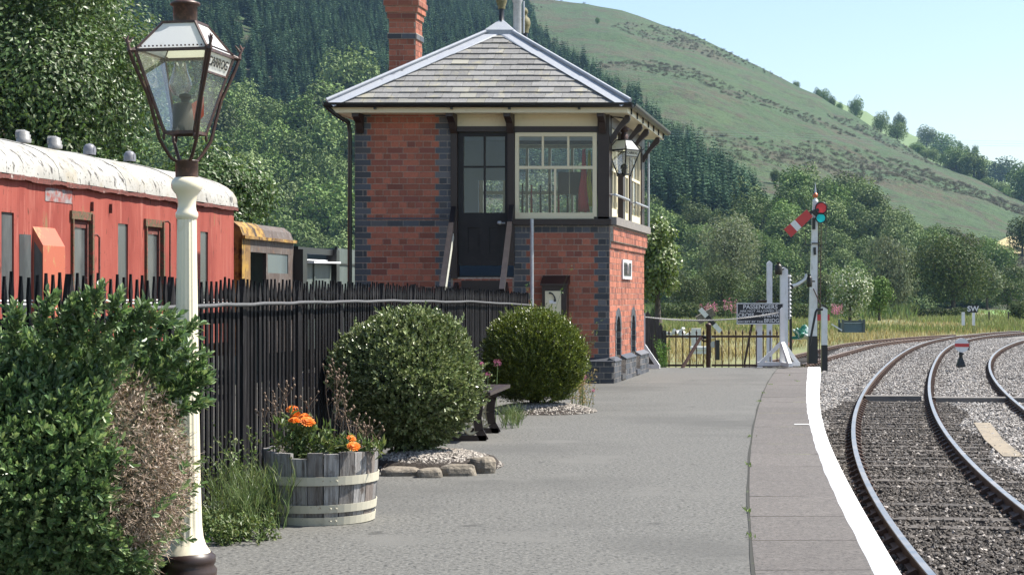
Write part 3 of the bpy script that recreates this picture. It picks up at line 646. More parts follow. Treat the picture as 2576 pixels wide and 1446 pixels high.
# ================================================================ PLATFORM
def yw(y, h=0): return (E-h)*F/(y-HZ)
out_px = [(2262.7,1446),(2185,1302),(2138.6,1224),(2104.6,1165.6),(2085,1112),(2066,1058.6),(2061,1007.6),(2060,960),(2063,925)]
in_px = [(2199.4,1446),(2146,1326),(2114,1268),(2078,1195),(2051,1126.7),(2039,1073),(2034,1029.5),(2028.5,976),(2033,927)]
sl_px = [(1886.7,1446),(1882,1350),(1878,1277.5),(1877,1180),(1886,1102),(1903,1029.5),(1927,966),(1956,925)]
def curve(px, deg=3, h=0):
    Y = np.array([yw(y, h) for x, y in px]); X = np.array([(x-1288)/F*yy for (x, y), yy in zip(px, Y)])
    return np.poly1d(np.polyfit(Y, X, deg))
cO, cI, cS = curve(out_px, 4), curve(in_px, 4), curve(sl_px, 4)
YE = 28.9
def ext(c, y): return float(c(y)) if y > 7.4 else float(c(7.4)+np.polyder(c)(7.4)*(y-7.4))
ysA = np.concatenate([np.linspace(-4, 7, 12), np.linspace(7.3, YE, 110)])
RZ = -1.1
def strip(mb, fa, fb, za, zb_, ys, mi=0):
    vs = [(fa(y), y, za(y) if callable(za) else za) for y in ys]+[(fb(y), y, zb_(y) if callable(zb_) else zb_) for y in ys]; n = len(ys)
    mb.add(vs, [(i, n+i, n+i+1, i+1) for i in range(n-1)], mi)
q = MB(); strip(q, lambda y: -3.2, lambda y: ext(cS, y)+.02, 0, 0, ysA); 
yr = np.linspace(YE, 37, 9); q.add([(-3.2,YE,0),(float(cS(YE))+.02,YE,0),(4.6,37,-1.05),(-3.2,37,-1.05)], [(0,1,2,3)]); q.add([(-3.2,-4,0),(-3.2,YE,0),(-3.2,YE,-1.3),(-3.2,-4,-1.3)], [(0,1,2,3)])
tag(q.build('platform', M['asphalt'], base=(0,0,0)), kind='structure')
q = MB(); y = 2.0; sl_i = 0
while y < YE:
    y1 = min(y+.915, YE); ys = np.linspace(y+.004, y1-.004, 5)
    strip(q, lambda v: ext(cS, v)+.02, lambda v: ext(cI, v)+.03, .004+.003*random.random(), .004+.003*random.random(), ys); y = y1
q.add([(float(cS(YE)),YE,.004),(float(cO(YE)),YE,.004),(5.6,36,-1.05),(4.5,36,-1.05)], [(0,1,2,3)])
tag(q.build('platform_paving', M['concrete'], base=(0,0,0)), kind='structure')
M['jointdirt'] = pm('joint_dirt', (.03,.03,.024), .95, layers=[(9,.62,.7,(.07,.1,.03))], coord='World')
def gaprow():
    q = MB(); strip(q, lambda v: ext(cS, v)+.006+.004*math.sin(v*2.3), lambda v: ext(cS, v)+.0225, .0035, .0035, ysA); return q
tag(gaprow().build('platform_joint', M['jointdirt'], base=(0,0,0)), kind='structure')
q = MB(); ysE = np.linspace(2, YE-.02, 240)
wv = lambda v: .002*math.sin(v*3.1)+.002*math.sin(v*7.3+1)
zed = lambda v: .009
strip(q, lambda v: ext(cI, v)+wv(v), lambda v: ext(cO, v), zed, zed, ysE); strip(q, lambda v: ext(cO, v), lambda v: ext(cO, v)+.012, zed, -.02, ysE); strip(q, lambda v: ext(cI, v)-.006+wv(v), lambda v: ext(cI, v)+wv(v), .005, zed, ysE)
q.add([(float(cI(YE-.02)),YE-.02,.009),(float(cO(YE-.02)),YE-.02,.009),(float(cO(YE))-.03,YE+.12,.0),(float(cI(YE))+.03,YE+.12,0)], [(0,1,2,3)])
tag(q.build('platform_edge_line', M['edgewhite'], base=(0,0,0)), kind='structure')
q = MB(); strip(q, lambda v: ext(cO, v)-.02, lambda v: ext(cO, v)-.02, -.0, -1.3, ysE); strip(q, lambda v: ext(cO, v)-.02, lambda v: ext(cO, v)+.008, -.02, -.02, ysE)
tag(q.build('platform_face', M['stonebrick'], base=(0,0,0)), kind='structure')
q = MB(); x0, x1 = PX(1998, 15.95), PX(2034, 15.95); q.quad((x0,15.9,.012),(x1,15.9,.012),(x1,15.97,.012),(x0,15.97,.012)); tag(q.build('painted_tick', M['edgewhite'], base=(0,0,0)), kind='structure')
M['railgrey'] = pm('grey_rail_paint', (.075,.075,.077), .7, layers=[(60,.5,.75,(.12,.12,.12))])
# ================================================================ FENCE
fen = thing('picket_fence', 'long black spear-topped picket fence with a grey rail running from hedge bush to signal box', 'fence', (-1.0, 14, 0))
A1, B1 = -7.42e-5, .143        # 1/Y = B1 + A1*x
def fpt(x): Y = 1/(B1+A1*x); return Vector((PX(x, Y), Y, 0))
fA, fB = fpt(-160), fpt(1330); fd = (fB-fA).normalized(); fnr = Vector((fd.y, -fd.x, 0))
def ftop(p):
    x = 1288+p.x/p.y*F; yt = np.interp(x, [-200,0,430,740,1000,1330], [684,687,699,706,714,737]); return PZ(yt, p.y)
posts_x = [-70,45,173,430,610,748,854,960,1040,1110,1170,1228,1278,1326]
posts_x[:3] = [-160, 0-0, 173]; posts_x = [-160,-20,100,173,430,610,748,854,960,1040,1110,1170,1228,1278,1326]
posts_x = [-135, 28, 173, 305, 430, 525, 610, 748, 854, 960, 1040, 1110, 1170, 1228, 1278, 1326]
posts_x = [-110, 173, 430, 610, 748, 854, 960, 1040, 1110, 1170, 1228, 1278, 1326]
pp = [fpt(x) for x in posts_x]
def outline(mb, p, prof, th):
    """prof: list (halfwidth, z) from bottom to top"""
    poly = [(-w_, z) for w_, z in prof]+[(w_, z) for w_, z in reversed(prof)]
    mb.prism(poly, lambda a, z: p+fd*a+fnr*th/2+Vector((0,0,z)), lambda a, z: p+fd*a-fnr*th/2+Vector((0,0,z)))
for i, p in enumerate(pp):
    h = ftop(p)+.0; q = MB(); outline(q, p, [(.036,-.05),(.036,h-.15),(.044,h-.13),(.002,h+.005)], .03); q.build('post', M['timber'], fen)
for p, p2 in zip(pp[:-1], pp[1:]):
    q = MB(); Ld = (p2-p).length; nb_ = max(3, round((Ld-.1)/.083)); st_ = (Ld-.1)/nb_
    for k in range(nb_):
        c_ = p+fd*(.05+st_*(k+.5)+random.uniform(-.004,.004)); h = ftop(c_)+random.uniform(-.018,.014); w_ = float(np.interp(1288+c_.x/c_.y*F, [150,650], [.0085,.021]))*random.uniform(.88,1.12)
        outline(q, c_+fnr*random.uniform(-.003,.003), [(w_,.03),(w_,h-.17),(w_*.7,h-.15),(max(w_*1.35,.016),h-.085),(.006,h-.02),(.0045,h)], .011)
    q.build('picket_panel', M['timber'], fen)
for z in (.16, 1.03):
    q = MB(); q.beam(fA-fnr*.03+Vector((0,0,z)), fB-fnr*.03+Vector((0,0,z)), .03, .06); q.build('rail', M['timber'], fen)
q = MB(); pts = []
for x in np.linspace(330, 1322, 70):
    p = fpt(x); yc = np.interp(x, [330,490,610,750,960,1040,1110,1170,1228,1328], [776,769,765.5,761,757,757.5,759.5,758.5,761.5,767.5]); wob = .0022*math.sin(x*.06)+.001*math.sin(x*.13)
    pts.append(p+fnr*.045+Vector((0,0,PZ(yc, p.y)+wob)))
q.tube(pts, .0108, 8); q.build('grey_rail', M['railgrey'], fen)
# ================================================================ STREET LAMP
LY = 7.35; LX = PX(470, LY)
lamp = thing('street_lamp', 'tall cream fluted lamp post with brown lantern beside the hedge bush', 'street lamp', (LX, LY, 0))
px = F/LY
zc = lambda y: PZ(y, LY)
q = MB(); q.lathe([(.115,0),(.118,.03),(.105,.045),(.112,.06),(.112,.085),(.095,.10)], (LX+.006,LY,0), 28); q.build('plinth', M['brown'], lamp)
def fl_(j, z): return -.075*abs(math.sin(j*PI/4)) if (z > .13 and z < zc(545)) else 0
rs = [(1398,62),(1385,58),(1370,48),(1350,42),(1320,38.5),(1200,34.5),(1000,31),(800,28),(640,25.5),(560,24.5),(552,24)]
q = MB(); q.lathe([(r/px, zc(y)) for y, r in rs], (LX,LY,0), 64, flute=fl_)
q.lathe([(r/px, zc(y)) for y, r in [(552,24),(548,27),(543,28.5),(536,28),(530,24),(520,22.5),(505,23),(490,27),(482,33),(474,38.5),(463,39.5),(455,37),(448,31),(446,26)]], (LX,LY,0), 40)
q.build('column', M['cream_post'], lamp)
q = MB(); q.lathe([(28.5/px, zc(447)),(28.5/px, zc(408)),(30/px, zc(407)),(30/px, zc(404)),(10/px, zc(403))], (LX,LY,0), 28); q.build('collar', M['rustbrown'], lamp)
lan = lamp; th = math.radians(11); s0, s1, s2 = 187/px, 79/px, 86/px
zR, zB, zT = zc(137), zc(336), zc(62)
LXl = PX(466, LY)
def lc(s, i, z, XX=None): 
    a, b = [(-1,-1),(1,-1),(1,1),(-1,1)][i % 4]; x, y = a*s/2, b*s/2
    return Vector(((XX or LXl)+x*math.cos(th)+y*math.sin(th), LY-x*math.sin(th)+y*math.cos(th), z))
def lantern(parent, corner, zB, zR, zT, s0, s1, s2, cen, bw, matf, legs=None, scale=1.0, ears=True, txt='CARROG', chim=True, fl=2):
    q = MB()
    for i in range(4):
        q.beam(corner(s1,i,zB), corner(s0,i,zR), bw, bw*.8); q.beam(corner(s0,i,zR), corner(s0,i+1,zR), bw*.8, bw); q.beam(corner(s1,i,zB), corner(s1,i+1,zB), bw, bw)
        q.beam(corner(s0*1.0,i,zR+bw*.4), corner(s2,i,zT), bw*.7, bw*.7); q.beam(corner(s2,i,zT), corner(s2,i+1,zT), bw*.8, bw*.8)
    q.build('lantern_frame', matf, parent)
    for i in range(4):
        g = MB(); ins = .97
        g.quad(corner(s1*ins,i,zB), corner(s1*ins,i+1,zB), corner(s0*ins,i+1,zR), corner(s0*ins,i,zR)); g.build('glass_pane', M['lampglass'], parent)
        g = MB(); g.quad(corner(s0*.98,i,zR+.005), corner(s0*.98,i+1,zR+.005), corner(s2*.98,i+1,zT), corner(s2*.98,i,zT)); g.build('roof_pane', M['opal'], parent)
    # lettered strip on the face to the right
    za_ = zR-(zR-zB)*.26; sa = s0+(s1-s0)*.26
    i = 1
    g = MB(); g.quad(corner(sa*.985,i,za_), corner(sa*.985,i+1,za_), corner(s0*.985,i+1,zR), corner(s0*.985,i,zR)); st = g.build('name_strip', M['opal'], parent)
    q = MB(); q.beam(corner(sa,i,za_), corner(sa,i+1,za_), bw*.6, bw*.6); q.build('glazing_bar', matf, parent)
    p0, p1, p2 = corner((s0+sa)/2*1.0,i,(zR+za_)/2), corner((s0+sa)/2,i+1,(zR+za_)/2), (corner(s0,i,zR)+corner(s0,i+1,zR))/2
    xm = (p1-p0).normalized(); up = (p2-(p0+p1)/2).normalized(); nm = xm.cross(up).normalized(); ctr = (p0+p1)/2+nm*.002
    Mx = Matrix(((xm.x,up.x,nm.x,ctr.x),(xm.y,up.y,nm.y,ctr.y),(xm.z,up.z,nm.z,ctr.z),(0,0,0,1)))
    text_mesh('lettering', txt, (zR-za_)*.62, M['black'], st, Mx, .0006, sx=(p1-p0).length/((zR-za_)*.62*5.2)*1.0)
lantern(lamp, lc, zB, zR, zT, s0, s1, s2, None, .0125, M['rustbrown'])
q = MB(); q.lathe([(30/px,zT-.004),(30/px,zc(18)),(32/px,zc(17)),(38/px,zc(13)),(37/px,zc(8)),(22/px,zc(2)),(8/px,zc(-12)),(3/px,zc(-20))], (LXl,LY,0), 28); q.build('vent_cap', M['rustbrown'], lamp)
q = MB()
for k in range(18):                         # pierced cresting under the roof
    for i in range(4): q.beam(corner_ := lc(s0*1.01,i,zR+.012).lerp(lc(s0*1.01,i+1,zR+.012), (k+.5)/18), corner_+Vector((0,0,.006)), .006, .006)
q.build('cresting', M['rustbrown'], lamp)
for i in range(4):
    q = MB(); e0 = lc(s0*1.12,i,zR-.003); q.tube([lc(s0,i,zR), e0], .009, 6); q.tube([e0, lc(s0*1.03,i,zc(170)), lc(126/px*1.1,i,zc(248)), lc(s1*1.24,i,zc(353)), lc(s1*.8,i,zc(390)), lc(s1*.62,i,zc(402)), lc(.05,i,zc(407))], .0075, 8); q.build('support_rod', M['iron'], lamp)
    q = MB(); u = (lc(1,i,0)-lc(0,i,0)).normalized(); b0 = e0
    q.tube([b0, b0+Vector((0,0,.02))+u*.004, b0+u*.012+Vector((0,0,.04)), b0+u*.004+Vector((0,0,.06))], [.011,.006,.008,.003], 7); q.tube([b0+Vector((0,0,.03))-u*.0, b0+u*.026+Vector((0,0,.052))], [.007,.002], 6); q.tube([b0+Vector((0,0,.034)), b0-u*.018+Vector((0,0,.056))], [.006,.002], 6); q.tube([b0, b0-u*.03+Vector((0,0,.012)), b0-u*.05+Vector((0,0,.004))], [.008,.007,.009], 6)
    q.build('ear', M['rustbrown'], lamp)
    q = MB(); p_ = lc(s1*1.02,i,zB-.004); q.lathe([(.004,0),(.0075,-.012),(.006,-.02),(.002,-.028)], p_, 8); q.build('drop_knob', M['rustbrown'], lamp)
zz = zB+.006
q = MB(); q.lathe([(.052,zz),(.052,zc(265)),(.046,zc(262)),(.018,zc(258)),(.018,zc(250)),(.026,zc(247)),(.026,zc(240)),(.014,zc(236))], (LXl,LY,0), 20); q.build('oil_reservoir', pm('dark_reservoir', (.07,.075,.06), .5, metal=.3), lamp)
q = MB(); q.lathe([(.026,zc(240)),(.045,zc(222)),(.047,zc(210)),(.03,zc(180)),(.024,zc(158))], (LXl-.02,LY,0), 24, caps=False); q.build('glass_chimney', M['chimneyglass'], lamp)
q = MB(); p_ = lc(.09,1,zc(265)); q.add([tuple(p_), tuple(p_+Vector((.05,0,.03))), tuple(p_+Vector((.05,0,-.05))), tuple(p_+Vector((.012,0,-.085)))], [(0,3,2,1)]); q.build('red_flag_tag', pm('orange_red_card', (.6,.12,.06), .5), lamp)
# lantern on the signal box corner
bl = thing('wall_lantern', 'black glazed lantern with white roof hanging at the sunlit corner of the signal box', 'lantern', (PX(1571, 24.0), 24.0, 0.0))
BLX, BLY = PX(1570, 24.0), 24.0; thb = math.radians(42)
def bc(s, i, z):
    a, b = [(-1,-1),(1,-1),(1,1),(-1,1)][i % 4]; x, y = a*s/2, b*s/2
    return Vector((BLX+x*math.cos(thb)+y*math.sin(thb), BLY-x*math.sin(thb)+y*math.cos(thb), z))
bl.location = (BLX, BLY, PZ(446, 24)); b_z = lambda y: PZ(y, 24.0)
lantern(bl, bc, b_z(439), b_z(379), b_z(353), .305, .125, .15, None, .019, M['black'])
q = MB(); q.lathe([(.055,b_z(353)),(.055,b_z(339)),(.03,b_z(335)),(.05,b_z(331)),(.085,b_z(326)),(.05,b_z(322)),(.02,b_z(318)),(.025,b_z(314)),(.012,b_z(311)),(.016,b_z(308)),(.003,b_z(304))], (BLX,BLY,0), 16); q.build('vent_cap', M['iron'], bl)
q = MB(); q.lathe([(.035,b_z(438)),(.035,b_z(426)),(.05,b_z(424)),(.045,b_z(416)),(.012,b_z(412))], (BLX,BLY,0), 12); q.build('oil_reservoir', M['black'], bl)
q = MB(); q.tube([(BLX,BLY,b_z(304)), (BLX,BLY,b_z(296))], .01, 6); q.tube([(BLX,BLY,b_z(298)),(BLX-.2,BLY-.05,b_z(292)),(1.34,23.8,b_z(300))], .012, 6)
for i in range(4):
    q.tube([bc(.305,i,b_z(379)), bc(.36,i,b_z(377)), bc(.40,i,b_z(371))], [.01,.008,.003], 6); q.lathe([(.01,0),(.013,-.015),(.004,-.03)], bc(.125,i,b_z(439)), 8)
q.build('bracket', M['black'], bl)
# ================================================================ BENCH
be = thing('platform_bench', 'dark brown platform bench with cream scrollwork ends half hidden behind the round shrub', 'bench', (-.35, 14.6, 0))
Yn, Yr_ = 14.25, 15.05
zs_ = PZ(990, 14.3)
q = MB()
for k in range(4):
    xa = -.62+k*.115+.0; q.prism([(xa, zs_-.0), (xa+.105, zs_-.0), (xa+.105, zs_+.028), (xa, zs_+.028)], lambda a, z: (a+.0, 14.02, z), lambda a, z: (a+.155, 15.25, z))
q.build('seat', M['brown'], be)
for Yc_, xr in ((Yn, PX(1226,Yn)), (Yr_, PX(1257,Yr_))):
    q = MB()
    def legs(mirror, x0):
        for sg, xx in ((1, x0), (-1, x0-.44)):
            pts = [(xx+sg*.0,0),(xx-sg*.045,.08),(xx-sg*.06,.18),(xx-sg*.045,.3),(xx-sg*.0,zs_)]
            for a, b in zip(pts[:-1], pts[1:]): q.beam((a[0]-.02,Yc_,a[1]), (b[0]-.02,Yc_,b[1]), .068, .045, up=(0,1,0))
    legs(1, xr); q.beam((xr-.48,Yc_,.02),(xr-.01,Yc_,.02), .045,.045); q.build('end_frame', M['brown'], be)
    q = MB()
    for cx_, r_ in ((xr-.13,.055),(xr-.27,.05),(xr-.16,.035)):
        pts = [(cx_+r_*math.cos(a)*(1-.1*a/6), Yc_, .12+r_*math.sin(a)*1.2) for a in np.linspace(0, 6, 14)]; q.tube(pts, .016, 6)
    q.tube([(xr-.08,Yc_,.06),(xr-.12,Yc_,.2),(xr-.07,Yc_,.36)], .017, 6); q.tube([(xr-.2,Yc_,.06),(xr-.17,Yc_,.22),(xr-.11,Yc_,.37)], .017, 6); q.tube([(xr-.3,Yc_,.06),(xr-.22,Yc_,.25),(xr-.2,Yc_,.38)], .017, 6)
    q.build('scrollwork', M['cream'], be)
# ================================================================ HALF BARREL
BX, BY = PX(808, 9.24), 9.24
bar_ = thing('half_barrel_planter', 'weathered grey half barrel planter with cream painted hoops full of flowers', 'planter', (BX, BY, 0))
M['stave'] = pm('weathered_oak', (.25,.242,.235), .85, island=(.7,1.35,(.1,.075,.06),.2), layers=[(55,.45,.7,(.07,.058,.05),(1,1,.07)),(16,.55,.75,(.085,.07,.06)),(110,.55,.75,(.36,.35,.34),(1,1,.06))], bump=[(80,.9,.012,(1,1,.06))])
M['hoop'] = pm('hoop_paint', (.5,.47,.37), .55, layers=[(14,.55,.75,(.36,.33,.25)),(40,.66,.72,(.2,.11,.06))])
M['soil'] = pm('soil', (.03,.022,.016), .95, bump=[(30,1,.03)])
def brad(z): return .268+.13*z-.02*(z/.37)**2
q = MB(); ns = 22
for k in range(ns):
    a0, a1 = 2*PI*k/ns, 2*PI*(k+1)/ns; g_ = .009*random.uniform(.3,1.4); am = a0+g_; an = a1-g_; top = .365+random.uniform(-.006,.004); j = random.uniform(-.004,.004)
    if k == 15: top = .335
    zs = [0,.09,.18,.27,top]; vs = []
    for z in zs:
        for r_, a in ((brad(z)+j,am),(brad(z)+j,an),(brad(z)+j-.028,an),(brad(z)+j-.028,am)): vs.append((BX+r_*math.cos(a), BY+r_*math.sin(a), z))
    fs = [(i*4+m, i*4+(m+1)%4, (i+1)*4+(m+1)%4, (i+1)*4+m) for i in range(4) for m in range(4)]+[(16,17,18,19)]
    q.add(vs, fs)
q.build('staves', M['stave'], bar_)
for z, hw, tl in ((.225,.022,.004),(.085,.02,.006),(.022,.02,.004)):
    q = MB(); vs = []; n = 48
    for i in range(n):
        a = 2*PI*i/n; zz = z+tl*math.sin(a+1.2)
        for dz2, dr in ((-hw,.004),(hw,.004),(hw,.0085),(-hw,.0085)): r_ = brad(zz+dz2)+dr; vs.append((BX+r_*math.cos(a), BY+r_*math.sin(a), zz+dz2))
    q.add(vs, [(i*4+m, ((i+1)%n)*4+m, ((i+1)%n)*4+(m+1)%4, i*4+(m+1)%4) for i in range(n) for m in range(4)], 0, False)
    for a in (-1.3,-1.2): r_ = brad(z)+.01; q.lathe([(.006,0),(.005,.004)], (BX+r_*math.cos(a), BY+r_*math.sin(a), z), 6)
    q.build('hoop', M['hoop'], bar_)
q = MB(); q.lathe([(.27,.3),(.2,.315),(.05,.325),(.0,.325)], (BX,BY,0), 24); q.build('soil', M['soil'], bar_)
q = MB(); q.lathe([(.262,.002),(.262,.02)], (BX,BY,0), 24); q.build('base', M['stave'], bar_)
# weeds in the paving joint
M['jointweed'] = pm('joint_weed_leaf', (.14,.22,.04), .6, island=(.6,1.3), trans=.3)
jp = []
for (x, y) in ((1937,968),(1908,1010),(1884,1172),(1890,1352),(1880,1290),(2006,960),(1986,945),(1921,990),(1887,1100)):
    Yw_ = yw(y); 
    for _ in range(14): jp.append((PX(x, Yw_)+random.gauss(0,.012), Yw_+random.gauss(0,.06), .004))
jp = np.array(jp); tag(link('joint_weeds', leaf_mesh('joint_weeds', jp, unit(RNG.normal(size=(len(jp),3))*.6+np.array([0,0,.8])), rdir(len(jp)), RNG.uniform(.015,.035,len(jp)), .007, .2), M['jointweed']), kind='stuff')
# ================================================================ small plants
M['stem'] = pm('green_stem', (.09,.14,.04), .6, island=(.6,1.3)); M['deadstem'] = pm('dry_stem', (.16,.11,.075), .8, island=(.6,1.4))
M['marigold'] = pm('orange_petal', (.85,.2,.01), .6, island=(.75,1.2,(.9,.33,.02),.3), trans=.2); M['pink'] = pm('pink_petal', (.55,.16,.3), .6, island=(.7,1.2,(.7,.35,.5),.3), trans=.2)
M['weed'] = leafmat('weed_leaf', (.11,.165,.05), (.2,.22,.08), rough=.5, trans=.3, frac=.35); M['brightleaf'] = leafmat('bright_weed_leaf', (.09,.2,.03), (.16,.26,.05), rough=.4, trans=.35)
M['drygrass'] = leafmat('dry_grass', (.3,.22,.085), (.42,.34,.16), lo=.6, hi=1.25, rough=.7, trans=.25, frac=.35)
def leaves_at(name, parent, pts, ln, wd, mat, up=.5, n_each=1, jit=1.0, droop=.1):
    P = np.repeat(np.array(pts, float), n_each, 0); n = len(P); A = unit(RNG.normal(size=(n,3))*jit+np.array([0,0,up])); P = P+RNG.normal(size=(n,3))*ln*.2
    o = np.array(root_of(parent).location) if parent else 0
    return link(name, leaf_mesh(name, P-o, A, unit(np.array([[0,0,1.]])+RNG.normal(size=(n,3))*.5), ln*RNG.uniform(.6,1.2,n), wd*RNG.uniform(.7,1.2,n), .2, droop), mat, parent)
def stempath(p, h, lean, n=6, bend=.03):
    p = Vector(p); l = Vector((lean[0], lean[1], 0)); return [p+l*(i/n)**1.5+Vector((random.uniform(-1,1)*bend*.3, random.uniform(-1,1)*bend*.3, h*i/n)) for i in range(n+1)]
def head(mb, c, r, layers=3, npet=16, tiltv=None):
    tm = (tiltv or Vector((random.uniform(-.4,.4), random.uniform(-.9,-.2), 1))).normalized(); qx = tm.orthogonal().normalized(); qy = tm.cross(qx)
    for l in range(layers):
        rr = r*(1-.25*l); zz = r*.18*l
        for k in range(npet):
            a = 2*PI*(k+.5*l)/npet+random.uniform(-.08,.08); u = qx*math.cos(a)+qy*math.sin(a); sd = tm.cross(u); w_ = rr*.2; b = Vector(c)+tm*zz
            mb.add([b+u*rr*.1, b+u*rr*.7+sd*w_+tm*rr*.1, b+u*rr*random.uniform(.92,1.05)+tm*rr*.02, b+u*rr*.7-sd*w_+tm*rr*.1], [(0,1,2,3)])
mg = thing('marigold_plant', 'orange flowering marigolds with dry seed stalks growing in the half barrel', 'flowering plant', (BX, BY, .33))
flw = [(735,1029,9.2,.035),(741,1058,9.1,.038),(774,1060,9.1,.042),(743,1044,9.2,.032),(766,1048,9.15,.034),(884,1102,9.05,.028),(890,1122,8.98,.037)]
st = MB(); lp = []
for (x, y, Y, r_) in flw:
    c_ = W(x, y, Y); b_ = Vector((c_.x*.6+(BX+random.uniform(-.12,.12))*.4, max(Y, BY-.1), .31)); path = [b_.lerp(c_, f)+Vector((0,0,.02*math.sin(f*3))) for f in np.linspace(0,1,6)]; st.tube(path, .004, 5)
    for p_ in path[:4]: lp += [tuple(p_+Vector((random.uniform(-.02,.02),random.uniform(-.02,.02),random.uniform(-.02,.02)))) for _ in range(5)]
    q = MB(); head(q, c_, r_, 3 if r_ > .025 else 2, 18); q.build('flower', M['marigold'], mg)
st.build('stems', M['stem'], mg)
for _ in range(120):
    a, r_ = random.uniform(0,6.28), .25*random.random()**.5; lp.append((BX+r_*math.cos(a)*1.0, BY+r_*math.sin(a), .33+random.random()*.11*(1.2-r_*2)))
for (x0,x1,ya,yb) in ((690,735,1040,1130),(800,835,1075,1130),(920,960,1115,1135)):
    for _ in range(16): lp.append(tuple(W(random.uniform(x0,x1), random.uniform(ya,yb), 9.1)))
leaves_at('leaves', mg, lp, .058, .019, M['weed'], up=.8, n_each=3)
dq = MB()
for (x0, x1, y1) in [(690,688,1015),(700,710,985),(735,724,1000),(830,822,950),(822,845,955),(838,858,965),(835,850,940),(868,862,1050),(880,905,1060),(900,930,1085),(905,950,1100),(850,868,1035),(700,660,1060),(715,690,1030),(770,775,1020),(880,870,1020),(895,915,1095)]:
    b_ = W(x0, 1128, 9.15); tip = W(x1, y1, 9.2); path = [b_.lerp(tip, f)+Vector((.008*math.sin(f*5+x0),0,0)) for f in np.linspace(0,1,6)]; dq.tube(path, [.0028,.0028,.0024,.002,.0016,.0012], 4)
    for _ in range(9):
        p_ = path[random.randint(3,5)]; e_ = p_+Vector((random.uniform(-.05,.05),random.uniform(-.03,.03),random.uniform(.01,.07))); dq.tube([p_, e_], [.0012,.0009], 3); dq.lathe([(.002,0),(.006,.006),(.005,.012),(.001,.015)], e_, 6)
dq.build('seed_stalks', M['deadstem'], mg)
# weeds between lamp, fence and barrel
def weed(name, label, spots, kind, hgt, n, mat=None, cat='weed'):
    x_, y_ = spots[0]; cx_ = sum(s_[0] for s_ in spots)/len(spots); cy_ = sum(s_[1] for s_ in spots)/len(spots)
    t = thing(name, label, cat, (cx_, cy_, 0)); st = MB(); lp = []; bl_P = []; bl_A = []
    for (x, y) in spots:
        for _ in range(n):
            b_ = (x+random.gauss(0,.05), y+random.gauss(0,.08), 0); h = hgt*random.uniform(.55,1.1)
            path = stempath(b_, h, (random.gauss(0,.22)*h, random.gauss(0,.18)*h), 6); st.tube(path, [.003,.0028,.0025,.002,.0016,.0014,.001], 4)
            if kind == 'leafy':
                for p_ in path[1:]: lp += [tuple(p_+Vector((random.gauss(0,.014),random.gauss(0,.014),random.gauss(0,.02)))) for _ in range(4)]
            elif kind == 'fine':
                for p_ in path[1:]:
                    for _ in range(3): bl_P.append(tuple(p_)); bl_A.append((random.gauss(0,.45), random.gauss(0,.45), 1))
    st.build('stems', M['stem'], t)
    if lp: leaves_at('leaves', t, lp, .024, .014, mat or M['weed'], up=.3, n_each=2)
    if bl_P:
        P = np.array(bl_P); A = np.array(bl_A); link('foliage', leaf_mesh('foliage', P-np.array(t.location), A, rdir(len(P)), RNG.uniform(.05,.12,len(P)), .0035, 0, .12), mat or M['weed'], t)
    return t
gx = lambda x, y: (PX(x, yw(y)), yw(y))
weed('tall_weed', 'tall thin leafy weeds growing against the black fence behind the half barrel', [gx(565,1290),gx(610,1280),gx(640,1275)], 'leafy', .46, 5)
weed('feathery_weed', 'feathery fine-leaved green weeds beside the half barrel', [gx(585,1325),gx(620,1330),gx(655,1318),gx(600,1345),gx(680,1325)], 'fine', .26, 22)
weed('low_weed', 'low bushy weeds spreading at the foot of the lamp post', [gx(540,1345),gx(575,1362),gx(615,1360),gx(520,1330)], 'leafy', .1, 16, M['weed'])
t = weed('ragwort_seedling', 'small bright green leafy seedling on the asphalt next to the lamp post base', [gx(520,1362)], 'none', .02, 3, cat='seedling')
leaves_at('leaves', t, [(t.location.x, t.location.y, .01)], .075, .035, M['brightleaf'], up=.6, n_each=9)
t = weed('barrel_foot_weed', 'tiny pale weed at the foot of the half barrel', [gx(915,1310)], 'none', .02, 2, cat='weed'); leaves_at('leaves', t, [(t.location.x, t.location.y-.02, .02)]*4, .045, .02, M['weed'], up=.6, n_each=4)
weed('creeping_plant', 'low leafy plant under the dead flank of the hedge bush', [(PX(330,7.3),7.3),(PX(380,7.35),7.35),(PX(290,7.3),7.3)], 'leafy', .08, 14, M['brightleaf'], cat='plant')
weed('climbing_plant', 'spindly leafy climber growing over the end of the black fence by the grey pole', [(PX(1345,21.8),21.8)], 'leafy', 1.35, 5, M['brightleaf'], cat='climber')
weed('wall_shrub', 'thin grey-green shrub against the brick wall under the telephone cabinet', [(PX(1440,23.2),23.2),(PX(1462,22.9),22.9)], 'leafy', .78, 6, M['weed'], cat='shrub')
weed('bench_weed', 'low green weeds beside the bench foot', [(PX(1280,15.6),15.6),(PX(1295,16),16)], 'fine', .13, 16)
weed('dry_weed', 'dry straw coloured weeds at the right flank of the bright round shrub', [(PX(1470,18.6),18.6),(PX(1455,18.9),18.9)], 'leafy', .5, 9, M['drygrass'])
pk = thing('valerian_plant', 'pink flowering valerian on thin stems behind the bench', 'flowering plant', (PX(1235,15.6), 15.6, 0)); st = MB()
for (x, y, r_) in ((1228,942,.03),(1252,912,.042),(1212,915,.02)):
    c_ = W(x, y, 15.7); st = MB(); st.tube([(c_.x-.02, 15.7, 0), (c_.x-.01,15.7,c_.z*.6), c_], [.004,.004,.003], 5); st.build('stem', M['stem'], pk); q = MB()
    for _ in range(40):
        dv = Vector((random.gauss(0,1),random.gauss(0,1),random.gauss(0,.6))).normalized()*r_*random.uniform(.5,1); head(q, c_+dv, .009, 1, 4, dv)
    q.build('flower_head', M['pink'], pk)
leaves_at('leaves', pk, [(PX(1240,15.7), 15.7, z) for z in np.linspace(.1,.45,7)], .05, .02, M['weed'], n_each=3)
